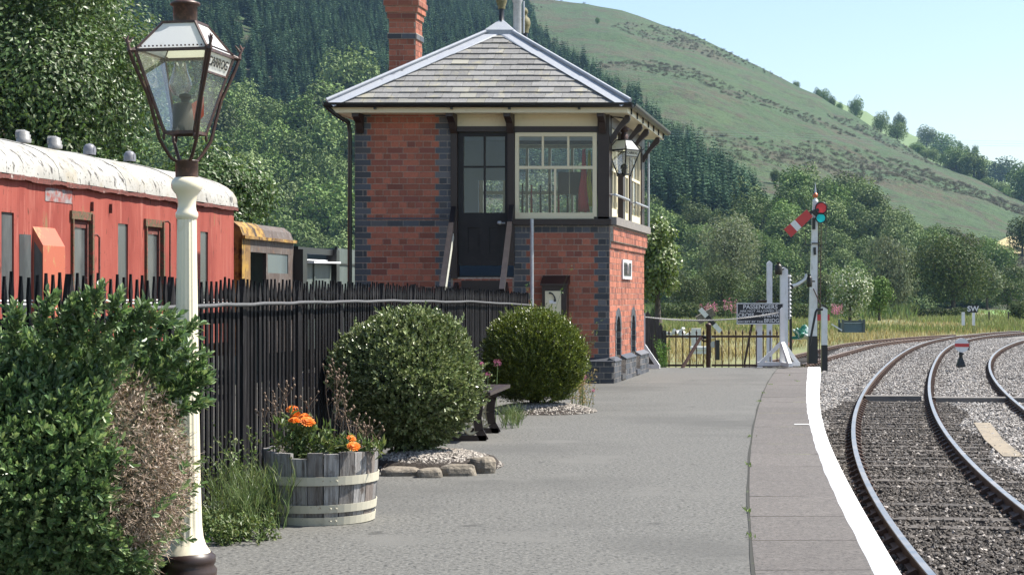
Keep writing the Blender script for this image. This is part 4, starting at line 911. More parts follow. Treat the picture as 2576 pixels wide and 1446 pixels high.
pk2 = thing('valerian_plant', 'pink flowering valerian at the right edge of the bright round shrub', 'flowering plant', (PX(1470,19), 19, 0)); st = MB()
for (x, y, r_) in ((1470,950,.035),(1466,962,.03),(1492,982,.018)):
    c_ = W(x, y, 18.4); st = MB(); st.tube([(c_.x-.05, 18.4, 0), c_], [.004,.003], 5); st.build('stem', M['stem'], pk2); q = MB()
    for _ in range(30):
        dv = Vector((random.gauss(0,1),random.gauss(0,1),random.gauss(0,.6))).normalized()*r_*random.uniform(.5,1); head(q, c_+dv, .009, 1, 4, dv)
    q.build('flower_head', M['pink'], pk2)

# ---- stone-edged gravel beds
M['bedstone'] = pm('bed_stone', (.2,.17,.13), .9, layers=[(12,.4,.7,(.1,.09,.075)),(40,.55,.75,(.33,.29,.23))], bump=[(25,.8,.02)])
M['gravel'] = pm('bed_gravel', (.3,.27,.235), .9, island=(.45,1.6,(.12,.1,.09),.2))
def rock(label, c, sz, seed, rz=0, group=None):
    r = np.random.default_rng(seed); vs = []; n = 10
    for i in range(n+1):
        for j in range(2*n):
            th, an = PI*i/n, PI*j/n; vs.append((math.sin(th)*math.cos(an), math.sin(th)*math.sin(an), math.cos(th)))
    d = np.array(vs); p = np.sign(d)*np.abs(d)**.55; p = p*lump(d, seed, .09, 2.5)[:,None]*np.array(sz); cr, sr = math.cos(rz), math.sin(rz)
    p = np.stack([p[:,0]*cr-p[:,1]*sr, p[:,0]*sr+p[:,1]*cr, p[:,2]], 1)+np.array(c)
    q = MB(); q.add([tuple(v) for v in p], [(i*2*n+j, (i+1)*2*n+j, (i+1)*2*n+(j+1)%(2*n), i*2*n+(j+1)%(2*n)) for i in range(n) for j in range(2*n)], 0, False)
    return tag(q.build('edging_stone', M['bedstone']), label, 'stone', group)
G = 'stones edging the gravel bed'
rock('long dark edging stone next to the half barrel', W(1008,1190,11.5)-Vector((0,0,.02)), (.125,.07,.06), 1, .1, G)
rock('round pale edging stone between the two longer ones', W(1080,1193,11.4)-Vector((0,0,.01)), (.078,.07,.055), 2, 0, G)
rock('long straight edging stone in the middle of the bed front', W(1152,1186,11.5)-Vector((0,0,.005)), (.115,.06,.056), 3, .08, G)
rock('upright slab-topped edging stone at the corner of the bed', W(1216,1174,11.7), (.07,.09,.07), 4, .5, G)
rock('flat edging stone lying in the bed of the far round shrub', W(1395,1037,17.6)-Vector((0,0,.02)), (.14,.06,.035), 5, .1)
def pebbles(name, spots, size, mat, hfun):
    n = len(spots); base = np.array([(1,0,0),(0,1,0),(-1,0,0),(0,-1,0),(0,0,1),(0,0,-1)], float); fc = np.array([(0,1,4),(1,2,4),(2,3,4),(3,0,4),(1,0,5),(2,1,5),(3,2,5),(0,3,5)])
    s = size*RNG.uniform(.5,1.4,(n,1,1))*RNG.uniform(.6,1.2,(n,1,3)); v = base[None]*s*RNG.uniform(.75,1.25,(n,6,1))
    a = RNG.uniform(0,6.28,n); b = RNG.uniform(-.6,.6,n); ca, sa = np.cos(a)[:,None], np.sin(a)[:,None]; x = v[...,0]*ca-v[...,1]*sa; y = v[...,0]*sa+v[...,1]*ca; z = v[...,2]*.75; cb, sb = np.cos(b)[:,None], np.sin(b)[:,None]
    x2 = x*cb-z*sb; z2 = x*sb+z*cb; v = np.stack([x2,y,z2],-1)+np.asarray(spots)[:,None,:]
    f = (fc[None]+6*np.arange(n)[:,None,None]).reshape(-1,3)
    return tag(link(name, np_mesh(name, v.reshape(-1,3), f), mat), kind='stuff')
sp = []
for (cx_, cy_, rx, ry, n) in ((PX(1090,12.1),12.15,.47,.62,4200),(.3,17.9,.55,.6,3000)):
    for _ in range(n):
        a, r_ = random.uniform(0,6.28), random.random()**.5; x, y = cx_+rx*r_*math.cos(a), cy_+ry*r_*math.sin(a); sp.append((x, y, .075*(1-r_**3)+.003+(.02 if cy_ < 15 else 0)*(1-r_**6)))
pebbles('bed_gravel', sp, .012, M['gravel'], None)
q = MB(); q.lathe([(1.0,0),(.9,.055),(.5,.085),(0,.09)], (0,0,0), 24)
q.V = [(v[0]*.47+PX(1090,12.1), v[1]*.62+12.15, v[2]) for v in q.V]; k0 = len(q.V); q2 = MB(); q2.lathe([(1.0,0),(.9,.03),(.5,.06),(0,.065)], (0,0,0), 24); q2.V = [(v[0]*.55+.3, v[1]*.6+17.9, v[2]) for v in q2.V]
tag(q.build('shrub_bed', M['soil'], base=(0,0,0)), kind='structure'); tag(q2.build('shrub_bed', M['soil'], base=(0,0,0)), kind='structure')
# ================================================================ RED COACH
CE = Vector((PX(588, 27.8), 27.8, 0)); CD = Vector((-.18, -1, 0)).normalized(); CN = Vector((1, -.18, 0)).normalized()   # CD toward camera, CN out of the side
CW_, CL = 2.7, 17.0
M['coachred'] = pm('faded_red_paint', (.31,.08,.06), .75, spec=.2, layers=[(2.2,.42,.62,(.235,.052,.04),(1,1,.3)),(14,.55,.72,(.37,.13,.1),(1,1,.07)),(16,.63,.69,(.12,.04,.028),(1,1,.3)),(5,.64,.72,(.22,.13,.07),(1,1,.3)),(45,.66,.7,(.08,.03,.02),(1,1,.7))], bump=[(60,.15,.004,(1,1,.3))])
M['coachroof'] = pm('flaking_white_roof', (.38,.375,.35), .7, spec=.2, layers=[(3,.4,.7,(.26,.25,.225),(1.6,.5,.5)),(1.6,.55,.75,(.3,.25,.16)),(7,.575,.62,(.07,.065,.06),(.5,1.6,.8),8),(22,.61,.65,(.04,.038,.035),(.6,1.2,1),6)], bump=[(30,.3,.01)])
M['rustred'] = pm('rust_red_edge', (.15,.045,.034), .8, layers=[(9,.62,.7,(.4,.35,.32)),(25,.5,.65,(.06,.03,.025))], bump=[(40,.6,.01)])
M['darkpane'] = pm('dirty_dark_glass', (.06,.068,.07), .2, layers=[(4,.45,.7,(.11,.12,.12),(1,1,.3))], spec=.7)
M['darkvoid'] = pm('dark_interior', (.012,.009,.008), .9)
M['ochre'] = pm('rusty_yellow_paint', (.36,.22,.05), .7, spec=.25, layers=[(2.2,.42,.58,(.2,.12,.05)),(6,.5,.64,(.11,.06,.03)),(14,.6,.72,(.4,.32,.18)),(4,.56,.64,(.05,.035,.025),(1,1,.4))], bump=[(40,.4,.006)])
M['rustgrey'] = pm('rusted_grey_steel', (.09,.072,.062), .75, layers=[(6,.45,.7,(.06,.038,.03),(1,1,.25)),(22,.55,.75,(.22,.2,.19),(1,1,.3)),(9,.6,.75,(.17,.09,.045))], bump=[(40,.4,.006)])
M['greygreen'] = pm('grey_green_steel', (.075,.095,.085), .6, layers=[(5,.45,.75,(.12,.14,.13),(1,1,.3)),(28,.62,.78,(.05,.05,.045))])
def cu(x):        # px -> distance from far end along the side, for a ray through column x
    k = (x-1288)/F; return (CE.x-k*CE.y)/(k*CD.y-CD.x)
def cP(u, o, z): return CE+CD*u+CN*o+Vector((0,0,z))
def cy(u): return CE.y+CD.y*u
def czp(x, y): return PZ(y, cy(cu(x)))
EVZ = czp(588, 525); RB = -.3
coach = thing('railway_coach', 'derelict faded red railway coach with flaking white roof behind the fence', 'railway coach', cP(CL/2, -CW_/2, RB))
q = MB()
body = [(0, RB+.9), (0.0, EVZ), (-CW_, EVZ), (-CW_, RB+.9)]
ax = cu(302); 
holes_c = []      # (u0,u1,z0,z1) openings in the visible side
def win(x0, x1, yt, zb=None): u1, u0 = cu(x0), cu(x1); return (u0, u1, (zb if zb is not None else .95), czp((x0+x1)/2, yt))
Hs = [win(3.5,35,534), win(182,221,553), win(297,322,563), win(367,401,571), win(504,523,583), (14.0,14.7,.95,1.9)]
# side skin built as strips around openings
zs0 = RB+.75
us = sorted({0, CL} | {h[0] for h in Hs} | {h[1] for h in Hs})
for a, b in zip(us[:-1], us[1:]):
    h = [h for h in Hs if abs(h[0]-a) < 1e-4]
    def pan(z0, z1): q.add([cP(a,0,z0), cP(b,0,z0), cP(b,0,z1), cP(a,0,z1)], [(0,1,2,3)])
    if h: pan(zs0, h[0][2]); pan(h[0][3], EVZ)
    else: pan(zs0, EVZ)
for (u0,u1,z0,z1) in Hs:   # reveals
    for A, B in (((u0,z0),(u1,z0)),((u1,z0),(u1,z1)),((u1,z1),(u0,z1)),((u0,z1),(u0,z0))):
        q.add([cP(A[0],0,A[1]), cP(B[0],0,B[1]), cP(B[0],-.03,B[1]), cP(A[0],-.03,A[1])], [(0,1,2,3)])
q.add([cP(0,0,zs0), cP(0,0,EVZ), cP(0,-CW_,EVZ), cP(0,-CW_,zs0)], [(0,1,2,3)]); q.add([cP(CL,0,zs0), cP(CL,0,EVZ), cP(CL,-CW_,EVZ), cP(CL,-CW_,zs0)], [(0,1,2,3)]); q.add([cP(0,-CW_,zs0), cP(CL,-CW_,zs0), cP(CL,-CW_,EVZ), cP(0,-CW_,EVZ)], [(0,1,2,3)])
q.box  # noqa
q.build('body', M['coachred'], coach)
for (u0,u1,z0,z1) in Hs:
    g = MB(); g.add([cP(u0,-.02,z0), cP(u1,-.02,z0), cP(u1,-.02,z1), cP(u0,-.02,z1)], [(0,1,2,3)]); wo = g.build('window', M['darkpane'], coach)
for k in (1, 3):            # doors: worn frames round the door lights
    u0,u1,z0,z1 = Hs[k]; q = MB()
    q.beam(cP(u0-.05,.012,z0), cP(u0-.05,.012,z1+.08), .05, .09, up=CN); q.beam(cP(u0-.1,.01,z1+.05), cP(u1+.08,.01,z1+.05), .05, .1); q.beam(cP(u1+.03,.01,z0), cP(u1+.03,.01,z1), .03,.05, up=CN); q.build('door_frame', pm('rotten_frame%d'%k, (.11,.085,.045), .9, layers=[(16,.5,.65,(.25,.06,.045)),(40,.55,.7,(.03,.025,.02))], bump=[(50,.8,.01)]), coach)
    q = MB(); q.beam(cP(u0+.03,-.01,z0), cP(u0+.03,-.01,z1-.05), .03, .05, up=CN); q.beam(cP(u0,-.02,z1-.05), cP(u1,-.02,z1-.05), .03,.1); q.build('door_light_frame', M['rustred'], coach)
for (x, yt) in ((237, 593), (416, 559)):
    u = cu(x); zt = czp(x, yt); q = MB(); q.tube([cP(u+.1,.01,zt), cP(u+.06,.06,zt+.01), cP(u,.07,zt-.02), cP(u,.07,.4)], .014, 6); q.build('grab_rail', M['rustred'], coach)
# guard's lookout ducket
u1, u0 = cu(82), cu(138); zt = czp(115, 598); q = MB()
pf = [(0,zt+.12),(.13,zt-.1),(.13,.75),(0,.55)]
q.prism(pf, lambda o, z: cP(u0,o,z), lambda o, z: cP(u1,o,z)); q.build('ducket', pm('orange_red_paint', (.42,.12,.07), .55, layers=[(9,.6,.75,(.4,.27,.12)),(30,.65,.72,(.15,.06,.04))]), coach)
q = MB(); q.add([cP(u1+.003,.02,.8), cP(u1+.003,.12,.8), cP(u1+.003,.12,zt-.2), cP(u1+.003,.02,zt-.05)], [(0,1,2,3)]); q.add([cP(u1+.35,.004,.8), cP(u1+.05,.004,.8), cP(u1+.05,.004,zt+.02), cP(u1+.35,.004,zt+.02)], [(0,1,2,3)]); q.build('ducket_window', M['darkpane'], coach)
# roof shell (elliptical) with end
rf = []; nR = 18; RH = .56
for i in range(nR+1):
    a = PI*i/nR; rf.append((-CW_/2+(CW_/2+.05)*math.cos(a), EVZ+.02+RH*math.sin(a)**.8))
q = MB(); segs = 40
vs = [cP(-.06+(CL+.12)*k/segs, o, z+ (.004*math.sin(k*2.1+o*3))) for k in range(segs+1) for o, z in rf]; n1 = nR+1
q.add(vs, [(k*n1+i, k*n1+i+1, (k+1)*n1+i+1, (k+1)*n1+i) for k in range(segs) for i in range(nR)], 0, True)
q.add([cP(-.06,o,z) for o,z in rf], [tuple(range(n1))], 1); q.add([cP(CL+.06,o,z) for o,z in rf], [tuple(range(n1-1,-1,-1))], 1)
for k in range(0, 9):       # roof sheet seams
    u = .3+k*2.05; q.tube([cP(u,o,z+.004) for o,z in rf], .008, 4)
q.build('roof', [M['coachroof'], M['coachred']], coach)
q = MB(); pts = [cP(u, .035, EVZ-.01+.006*math.sin(u*7)+.005*math.sin(u*17)) for u in np.linspace(-.06, CL, 90)]
for a, b in zip(pts[:-1], pts[1:]): q.beam(a, b, .04, .035+.03*random.random())
q.build('cantrail', M['rustred'], coach)
q = MB(); u1, u0 = cu(113), cu(181); z1 = czp(147, 478); q.add([cP(u0,.006,z1-.15), cP(u1,.006,z1-.15), cP(u1,.006,z1+.01), cP(u0,.006,z1+.01)], [(0,1,2,3)]); q.build('peeling_patch', pm('peeled_grey_patch', (.27,.25,.25), .7, layers=[(7,.42,.55,(.27,.07,.055)),(30,.5,.65,(.2,.19,.19))]), coach)
q = MB(); 
for zz in (1.1, 1.06): q.beam(cP(0,.004,zz), cP(CL,.004,zz), .006, .018)
q.build('lining', M['white'], coach)
q = MB(); q.box(0,0,0,0,0,0) if False else None
for u in (2.2, 4.2, 12.5, 14.6):
    for s_ in (-.15, -CW_+.15): q.tube([cP(u,s_-.06,RB+.42), cP(u,s_+.06,RB+.42)], .44, 16)
q.beam(cP(.1,-CW_/2,RB+.82), cP(CL-.1,-CW_/2,RB+.82), 2.4, .2); q.build('underframe', M['black'], coach)
q = MB()
for x in (181, 445):
    u = cu(x); q = MB(); q.beam(cP(u,.003,RB+.78), cP(u,.003,EVZ-.02), .004, .008, up=CN); q.build('panel_seam', M['rustred'], coach)
for x, y in ((228,518),(275,523)):
    u, z = cu(x), czp(x, y); q = MB(); q.beam(cP(u,.006,z-.07), cP(u,.006,z+.05), .008, .07, up=CN); q.build('louvre', M['rustred'], coach)
def vent(x, y, kind):
    # on the near side of the roof crown
    u = None; o = -CW_/2+.35; k = (x-1288)/F; base = CE+CN*o; u = (base.x-k*base.y)/(k*CD.y-CD.x); p = cP(u, o, 0); zt = PZ(y, p.y); q = MB(); r = .073; zb0 = zt-.16
    if kind == 'shell':
        q.lathe([(r*1.2,0),(r*1.2,.07),(r*1.05,.115),(r*.7,.145),(0,.16)], (p.x,p.y,zb0), 18); d_ = (CD*.4+CN).normalized()
        q.lathe([(r*1.15,.0),(r*1.15,.02)], (p.x,p.y,zb0), 18); q.prism([(math.cos(a)*r*.6, .06+math.sin(a)*.06) for a in np.linspace(0,2*PI,12)[:-1]], lambda a, b: Vector((p.x,p.y,zb0+b))+CD*a+CN*(r*.6), lambda a, b: Vector((p.x,p.y,zb0+b))+CD*a+CN*(r*1.12))
    else:
        q.lathe([(r*1.25,0),(r*1.3,.05),(r*1.1,.056),(r*1.2,.1),(r*.95,.106),(r*.98,.14),(r*.7,.146),(0,.17)], (p.x,p.y,zb0-.02), 18)
        q.prism([(math.cos(a)*r*.7, .08+math.sin(a)*.07) for a in np.linspace(0,2*PI,12)[:-1]], lambda a, b: Vector((p.x,p.y,zb0+b))+CD*a-CN*(r*.3), lambda a, b: Vector((p.x,p.y,zb0+b))+CD*a-CN*(r*1.3))
    q.build('roof_ventilator', pm('grey_vent_'+kind, (.15,.155,.18) if kind == 'shell' else (.2,.2,.2), .5, layers=[(14,.5,.75,(.25,.24,.23))]), coach)
vent(60, 324, 'louvre'); vent(139, 340, 'louvre'); vent(225, 361, 'shell'); vent(326, 379, 'shell')
# ================================================================ YELLOW SHUNTER + dark wagon + steel container
SE = CE-CD*0+Vector((0,0,0))
def sP(u, o, z): return CE-CD*u+CN*o+Vector((0,0,z))     # u beyond the coach's far end
def su(x, o=0.0):
    b = CE+CN*o; k = (x-1288)/F; return -(b.x-k*b.y)/(k*CD.y-CD.x)
u0, u1 = .75, su(741, -.1)
sh_ = thing('shunting_locomotive', 'rusty yellow and brown shunting locomotive cab behind the red coach', 'locomotive', sP((u0+u1)/2, -1.2, RB))
ysp = lambda u: CE.y-CD.y*u
zR_ = PZ(601, ysp(u0+1)); zTop = PZ(551, ysp(u0))
q = MB(); Wd = 2.3; prof = [(-.1,RB+.7),(-.1,zR_)]
rp = [(-.1,zR_),(-.1,zTop-.28),(-.16,zTop-.12),(-.28,zTop-.03),(-.5,zTop),(-1.9,zTop),(-2.1,zTop-.04),(-2.24,zTop-.14),(-2.3,zTop-.3),(-2.3,zR_)]
ud = su(633, -.1); ue = su(673, -.1); um = su(669, -.1)
zd = PZ(635, ysp((ud+ue)/2))
q.prism(rp, lambda o, z: sP(u0,o,z), lambda o, z: sP(um,o,z)); q.build('cab_roof', M['ochre'], sh_)
q = MB(); q.prism(rp, lambda o, z: sP(um+.003,o*1.0-.01,z-.01), lambda o, z: sP(u1,o-.01,z-.01)); q.build('engine_cover', M['rustgrey'], sh_)
q = MB(); zw = RB+.5
def sq(a, b, z0, z1, o=-.12): q.add([sP(a,o,z0), sP(b,o,z0), sP(b,o,z1), sP(a,o,z1), sP(a,o-.06,z0), sP(b,o-.06,z0), sP(b,o-.06,z1), sP(a,o-.06,z1)], [(0,1,2,3),(4,7,6,5),(0,4,5,1),(1,5,6,2),(2,6,7,3),(3,7,4,0)])
sq(u0, ud, zw, zR_+.0); q.add([sP(u0,-.12,zw), sP(u0,-.12,zR_), sP(u0,-2.28,zR_), sP(u0,-2.28,zw)], [(0,1,2,3)])
q.build('cab_side', M['ochre'], sh_)
q = MB(); sq(ud+.001, u1, zd, zR_-.002); sq(ue, u1, zw, zd-.33, -.122); uq = su(728,-.1); sq(uq, u1, zd-.33, zd-.0015, -.121); sq(ue, ue+.08, zd-.33, zd-.002, -.121)
q.build('engine_side', M['rustgrey'], sh_)
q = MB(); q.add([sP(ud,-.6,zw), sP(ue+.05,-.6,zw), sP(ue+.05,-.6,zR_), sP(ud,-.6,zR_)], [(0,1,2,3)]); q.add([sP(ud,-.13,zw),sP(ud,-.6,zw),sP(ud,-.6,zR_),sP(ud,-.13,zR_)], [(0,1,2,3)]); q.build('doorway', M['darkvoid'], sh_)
q = MB(); sq(ue+.08, uq, zd-.72, zd-.005, -.135); q.build('side_window', pm('blue_grey_pane', (.1,.125,.13), .25, layers=[(5,.5,.7,(.11,.14,.15),(1,1,.3))]), sh_)
q = MB(); q.beam(sP(u0-.03,-.08,zR_), sP(u1,-.08,zR_), .05, .05); q.build('rain_strip', M['ochre'], sh_)
# dark open wagon
w0, w1 = su(746, -.1), su(842, -.1)
wg = thing('dark_wagon', 'dark steel wagon with an open white-edged hatch between the yellow locomotive and the brick wall', 'wagon', sP((w0+w1)/2, -1.2, RB))
zt = PZ(620, ysp(w0)); zm = PZ(641, ysp(w0)); zp = PZ(664, ysp(w0+1))
q = MB(); q.add([sP(w0,-.1,RB+.5), sP(w1,-.1,RB+.5), sP(w1,-.1,zp), sP(w0,-.1,zp)], [(0,1,2,3)]); q.add([sP(w0,-.1,RB+.5), sP(w0,-.1,zt), sP(w0,-2.3,zt), sP(w0,-2.3,RB+.5)], [(0,1,2,3)]); q.add([sP(w1,-.1,RB+.5), sP(w1,-.1,zt), sP(w1,-2.3,zt), sP(w1,-2.3,RB+.5)], [(0,1,2,3)]); q.add([sP(w0,-2.3,RB+.5), sP(w1,-2.3,RB+.5), sP(w1,-2.3,zm-.0), sP(w0,-2.3,zm)], [(0,1,2,3)])
for f_ in (.42, .98): q.beam(sP(w0+(w1-w0)*f_,-.085,RB+.5), sP(w0+(w1-w0)*f_,-.085,zp), .05, .03, up=CN)
q.build('body', M['greygreen'], wg)
q = MB(); q.beam(sP(w0,-.15,(zt+zm)/2+.02), sP(w1,-.15,(zt+zm)/2+.02), .16, zt-zm-.04); q.beam(sP(w1-.12,-.1,RB+.5), sP(w1-.12,-.1,zt), .2, .2, up=CN); q.beam(sP(w0+.02,-.1,RB+.5), sP(w0+.02,-.1,zt-.05), .25, .3, up=CN); q.build('top_frame', M['black'], wg)
q = MB(); q.beam(sP(w0+.45,-.02,zp+.02), sP(w1-.25,-.02,zp+.045), .22, .03); q.beam(sP(w0+.25,-.15,zm-.08), sP(w1-.3,-.3,zm-.06), .3, .02); q.build('hatch_edge', M['white'], wg)
k0, k1 = su(845, -.1), su(905, -.1)
ctn = thing('steel_container', 'grey green steel box standing against the left side of the brick signal box', 'container', sP((k0+k1)/2, -1.0, RB))
zt = PZ(624, ysp(k0)); q = MB(); q.prism([(-.1,RB),(-.1,zt),(-2.2,zt),(-2.2,RB)], lambda o, z: sP(k0,o,z), lambda o, z: sP(k1,o,z)); q.build('shell', M['greygreen'], ctn)
q = MB(); 
for a in (k0, (k0+k1)/2, k1): q.beam(sP(a,-.09,RB), sP(a,-.09,zt+.02), .05, .05, up=CN)
zmid = PZ(663, ysp(k0)); q.beam(sP(k0,-.09,zmid), sP(k1,-.09,zmid), .03, .03); q.build('frame', M['black'], ctn)
# ================================================================ PLATFORM END: chain, railing, boards, posts
def post(mb, x, yt, yb, Y, wpx, dep=None): 
    p = W(x, yb, Y); zt = PZ(yt, Y); w_ = wpx/F*Y; mb.box(p.x-w_/2, p.x+w_/2, Y-w_/2, Y+w_/2, p.z, zt); return p, zt, w_
def stay_post(label, x, yt, yb, Y, feet):
    t = thing('barrier_post', label, 'barrier post', W(x, yb, Y)); q = MB(); p, zt, w_ = post(q, x, yt, yb, Y, 11); q.prism([(-w_/2,0),(0,.04),(w_/2,0)], lambda a, z: Vector((p.x+a, Y-w_/2, zt+z)), lambda a, z: Vector((p.x+a, Y+w_/2, zt+z))); q.build('post', M['white'], t)
    for (dx, dy) in feet:
        q = MB(); q.beam((p.x, Y, p.z+.38), (p.x+dx, Y+dy, p.z+.03), .06, .06); q.build('stay', M['white'], t); q = MB(); q.beam((p.x, Y, p.z+.03), (p.x+dx*1.1, Y+dy*1.1, p.z+.03), .07, .06); q.build('foot', M['white'], t)
    return t
stay_post('white post with a slanting stay at the brick corner of the signal box', 1617.5, 790, 926, 28.4, [(.24,-.05),(.05,.4)])
stay_post('white three-legged barrier post in front of the black warning board', 1967.5, 779, 920, 28.7, [(-.36,.0),(.26,.03),(.07,-.35)])
q = MB(); A = W(1621, 797, 28.4); B = W(1962, 786, 28.7); pts = []
for f in np.linspace(0, 1, 60): p = A.lerp(B, f); p.z -= .16*4*f*(1-f)*.55; pts.append(p+Vector((.0, .008*math.cos(f*190), .010*math.sin(f*190))))
q.tube(pts, .0095, 6); q.tube([p+Vector((0,-(p.y-A.y-(B.y-A.y)*k/59)*2,0))+Vector((0,0,-.012*math.sin(k/59*190)*1.6)) for k, p in enumerate(pts)], .0085, 6)
tag(q.build('barrier_rope', pm('rope', (.36,.355,.345), .8, layers=[(200,.45,.6,(.35,.34,.33))])), 'white twisted barrier rope sagging between the two white posts', 'rope')
rlg = thing('iron_railing', 'rusty iron spear-topped railing across the platform end with a round gate post', 'railing', W(1810, 924, 29.3)); YR = 29.3
q = MB(); z0 = -.12; zr = PZ(846, YR)
M_ir = M['iron']
for rx0, rx1 in ((1674, 1770), (1790, 1960)):
    q = MB()
    xs = np.arange(rx0+9, rx1, 17.3)
    for x in xs:
        X = PX(x, YR); zt = PZ(831, YR); q.tube([(X,YR,z0),(X,YR,zt-.06)], .0095, 6); q.lathe([(.011,0),(.018,.025),(.003,.075)], (X,YR,zt-.065), 6)
    for z in (zr, .02): q.beam((PX(rx0,YR),YR,z), (PX(rx1,YR),YR,z), .012, .035)
    q.build('railing_panel', M_ir, rlg)
q = MB(); X = PX(1782, YR); q.lathe([(.038,z0),(.038,PZ(822,YR)),(.05,PZ(820,YR)),(.05,PZ(816,YR)),(.03,PZ(813,YR)),(0,PZ(811,YR))], (X,YR,0), 14); q.tube([(PX(1765,YR),YR+.1,PZ(850,YR)),(PX(1769,YR),YR,PZ(858,YR)),(X,YR,PZ(858,YR))], .015, 6); q.build('gate_post', M_ir, rlg)
q = MB(); post(q, 1671, 831, 926, YR, 10); q.build('end_post', M['black'], rlg)
for (xa, ya, xb, yb) in ((1764,846,1716,926),):
    q = MB(); q.beam(W(xa,ya,YR-.05), W(xb,yb,YR-.6), .03, .05); q.build('brace', M_ir, rlg)
q = MB(); q.beam(W(1892,815,33), W(1873,912,33), .035, .05); q.tube([W(1873,912,33), W(1873,960,33)], .02, 6); tag(q.build('leaning_bar', M_ir), 'rusty leaning iron bar under the black warning board', 'iron bar')
tpf = thing('timber_fence', 'dark weathered timber fence stub behind the white corner post', 'timber fence', W(1648, 925, 29.6))
for (x, yt, wpx) in ((1629,792,16),(1641,806,12),(1653,800,10),(1662,822,9)):
    q = MB(); p, zt, w_ = post(q, x, yt, 935, 29.6, wpx); q.prism([(-w_/2,0),(0,.06),(w_/2,0)], lambda a, z: Vector((p.x+a, 29.6-w_/2, zt+z)), lambda a, z: Vector((p.x+a, 29.6+w_/2, zt+z))); q.build('board', pm('grey_timber', (.065,.06,.055), .9, layers=[(40,.5,.7,(.13,.12,.11),(1,1,.1))]), tpf)
weed('ivy_shrub', 'pale green leafy weeds climbing the dark post at the end of the iron railing', [(PX(1663,29),29.0),(PX(1668,29),29.0)], 'leafy', .42, 14, M['brightleaf'], cat='weed')
# warning board
wb = thing('warning_board', 'black cast warning board with white lettering telling passengers not to cross the railway', 'warning board', W(1908, 930, 33.0)); YB_ = 33.0
q = MB(); q.box(PX(1853.5,YB_), PX(1970,YB_), YB_-.02, YB_+.01, PZ(814.5,YB_), PZ(763,YB_)); bd = q.build('board', pm('board_black', (.016,.017,.024), .4), wb)
q = MB()
for (x0,x1,y0,y1) in ((1853,1970.5,762,764.5),(1853,1970.5,813,815.5),(1853,1855,764.5,813),(1968.5,1970.5,764.5,813)): q.box(PX(x0,YB_),PX(x1,YB_),YB_-.03,YB_-.0,PZ(y1,YB_),PZ(y0,YB_))
q.build('rim', M['white'], wb)
R90 = Matrix.Rotation(PI/2, 4, 'X')
def sgn(txt, xa, xb, yb, yt, parent=bd, Y=YB_-.021, mat=None):
    """text filling px box"""
    hpx = (yb-yt)/F*YB_; size = hpx/.71; cu_ = bpy.data.curves.new('lettering', 'FONT'); cu_.body = txt; cu_.size = size; o_ = bpy.data.objects.new('t', cu_); COL.objects.link(o_); bpy.context.view_layer.update(); wd = o_.dimensions.x; bpy.data.objects.remove(o_)
    tw_ = (xb-xa)/F*YB_; text_mesh('lettering', txt, size, M['white'], parent, Matrix.Translation((PX((xa+xb)/2,YB_), Y, PZ((yb+yt)/2,YB_))) @ R90, .003, sx=tw_/wd)
sgn('PASSENGERS', 1869.5, 1955, 777.5, 767); sgn('ARE NOT ALLOWED TO', 1861, 1963, 785, 780); sgn('CROSS', 1857, 1896, 798, 788); sgn('THE', 1899, 1914, 798, 793.5); sgn('RAILWAY', 1917, 1966, 798, 788); sgn('EXCEPT BY THE', 1857, 1919, 811.5, 806.5); sgn('BRIDGE', 1922, 1966, 811.5, 801.5)
q = MB(); post(q, 1909.5, 815, 935, 33.1, 15); q.build('post', M['white'], wb)
# tall white posts
def white_post(label, x, yt, yb, Y, wpx, arm=None):
    t = thing('white_post', label, 'post', W(x, yb, Y)); q = MB(); p, zt, w_ = post(q, x, yt, yb, Y, wpx); q.prism([(-w_/2,0),(0,.05),(w_/2,0)], lambda a, z: Vector((p.x+a, Y-w_/2, zt+z)), lambda a, z: Vector((p.x+a, Y+w_/2, zt+z))); q.build('shaft', M['white'], t)
    q = MB(); post(q, x, yb-24, yb-.5, Y-.01, wpx+.8); q.build('black_foot', M['black'], t); return t
white_post('slim tall white post with a pipe bracket behind the warning board', 1935.5, 662, 934, 36, 13)
t = white_post('stout tall white post carrying the dark lamp next to the insulator strip', 1972, 678, 934, 37, 18)
q = MB(); q.tube([W(1930,757,36), W(1908,757,36), W(1896,766,36), W(1893,790,36)], .022, 8); tag(q.build('pipe_bracket', M_ir), 'rusty bent pipe reaching sideways from the slim white post', 'pipe')
def pot(label, x, yt, yb, Y, wpx):
    q = MB(); w_ = wpx/F*Y/2; z0, z1 = PZ(yb,Y), PZ(yt,Y); h = z1-z0; q.lathe([(w_*.85,0),(w_*.95,h*.1),(w_*.95,h*.7),(w_*.6,h*.82),(w_*.35,h*.88),(w_*.5,h*.93),(w_*.5,h)], (PX(x,Y),Y-.02,z0), 14); q.box(PX(x,Y), PX(x+14,Y), Y-.02, Y+.02, z0+h*.4, z0+h*.5); tag(q.build('signal_lamp', pm('lamp_case', (.03,.026,.018), .4, metal=.3)), label, 'signal lamp')
pot('dark signal lamp fixed beside the top of the stout white post', 1958, 660, 691, 36.9, 20)
pot('small black lamp case fixed low on the semaphore post', 2036, 690, 722, 59.5, 15)
ins = thing('insulator_strip', 'strip of white insulators on a black backing beside the stout white post', 'insulator strip', W(1985, 930, 37))
q = MB(); q.beam(W(1979.5,690,37), W(1980,800,37), .035, .05); q.beam(W(1989,800,37), W(1989,930,37), .05,.05); q.build('backing', M['black'], ins)
q = MB(); q.tube([W(1985.5,690,37), W(1986,803,37)], .03, 8)
for k in range(11): q.lathe([(.03,0),(.055,.012),(.035,.03)], W(1986,697+k*10,37), 8)
q.build('insulators', M['galv'], ins)
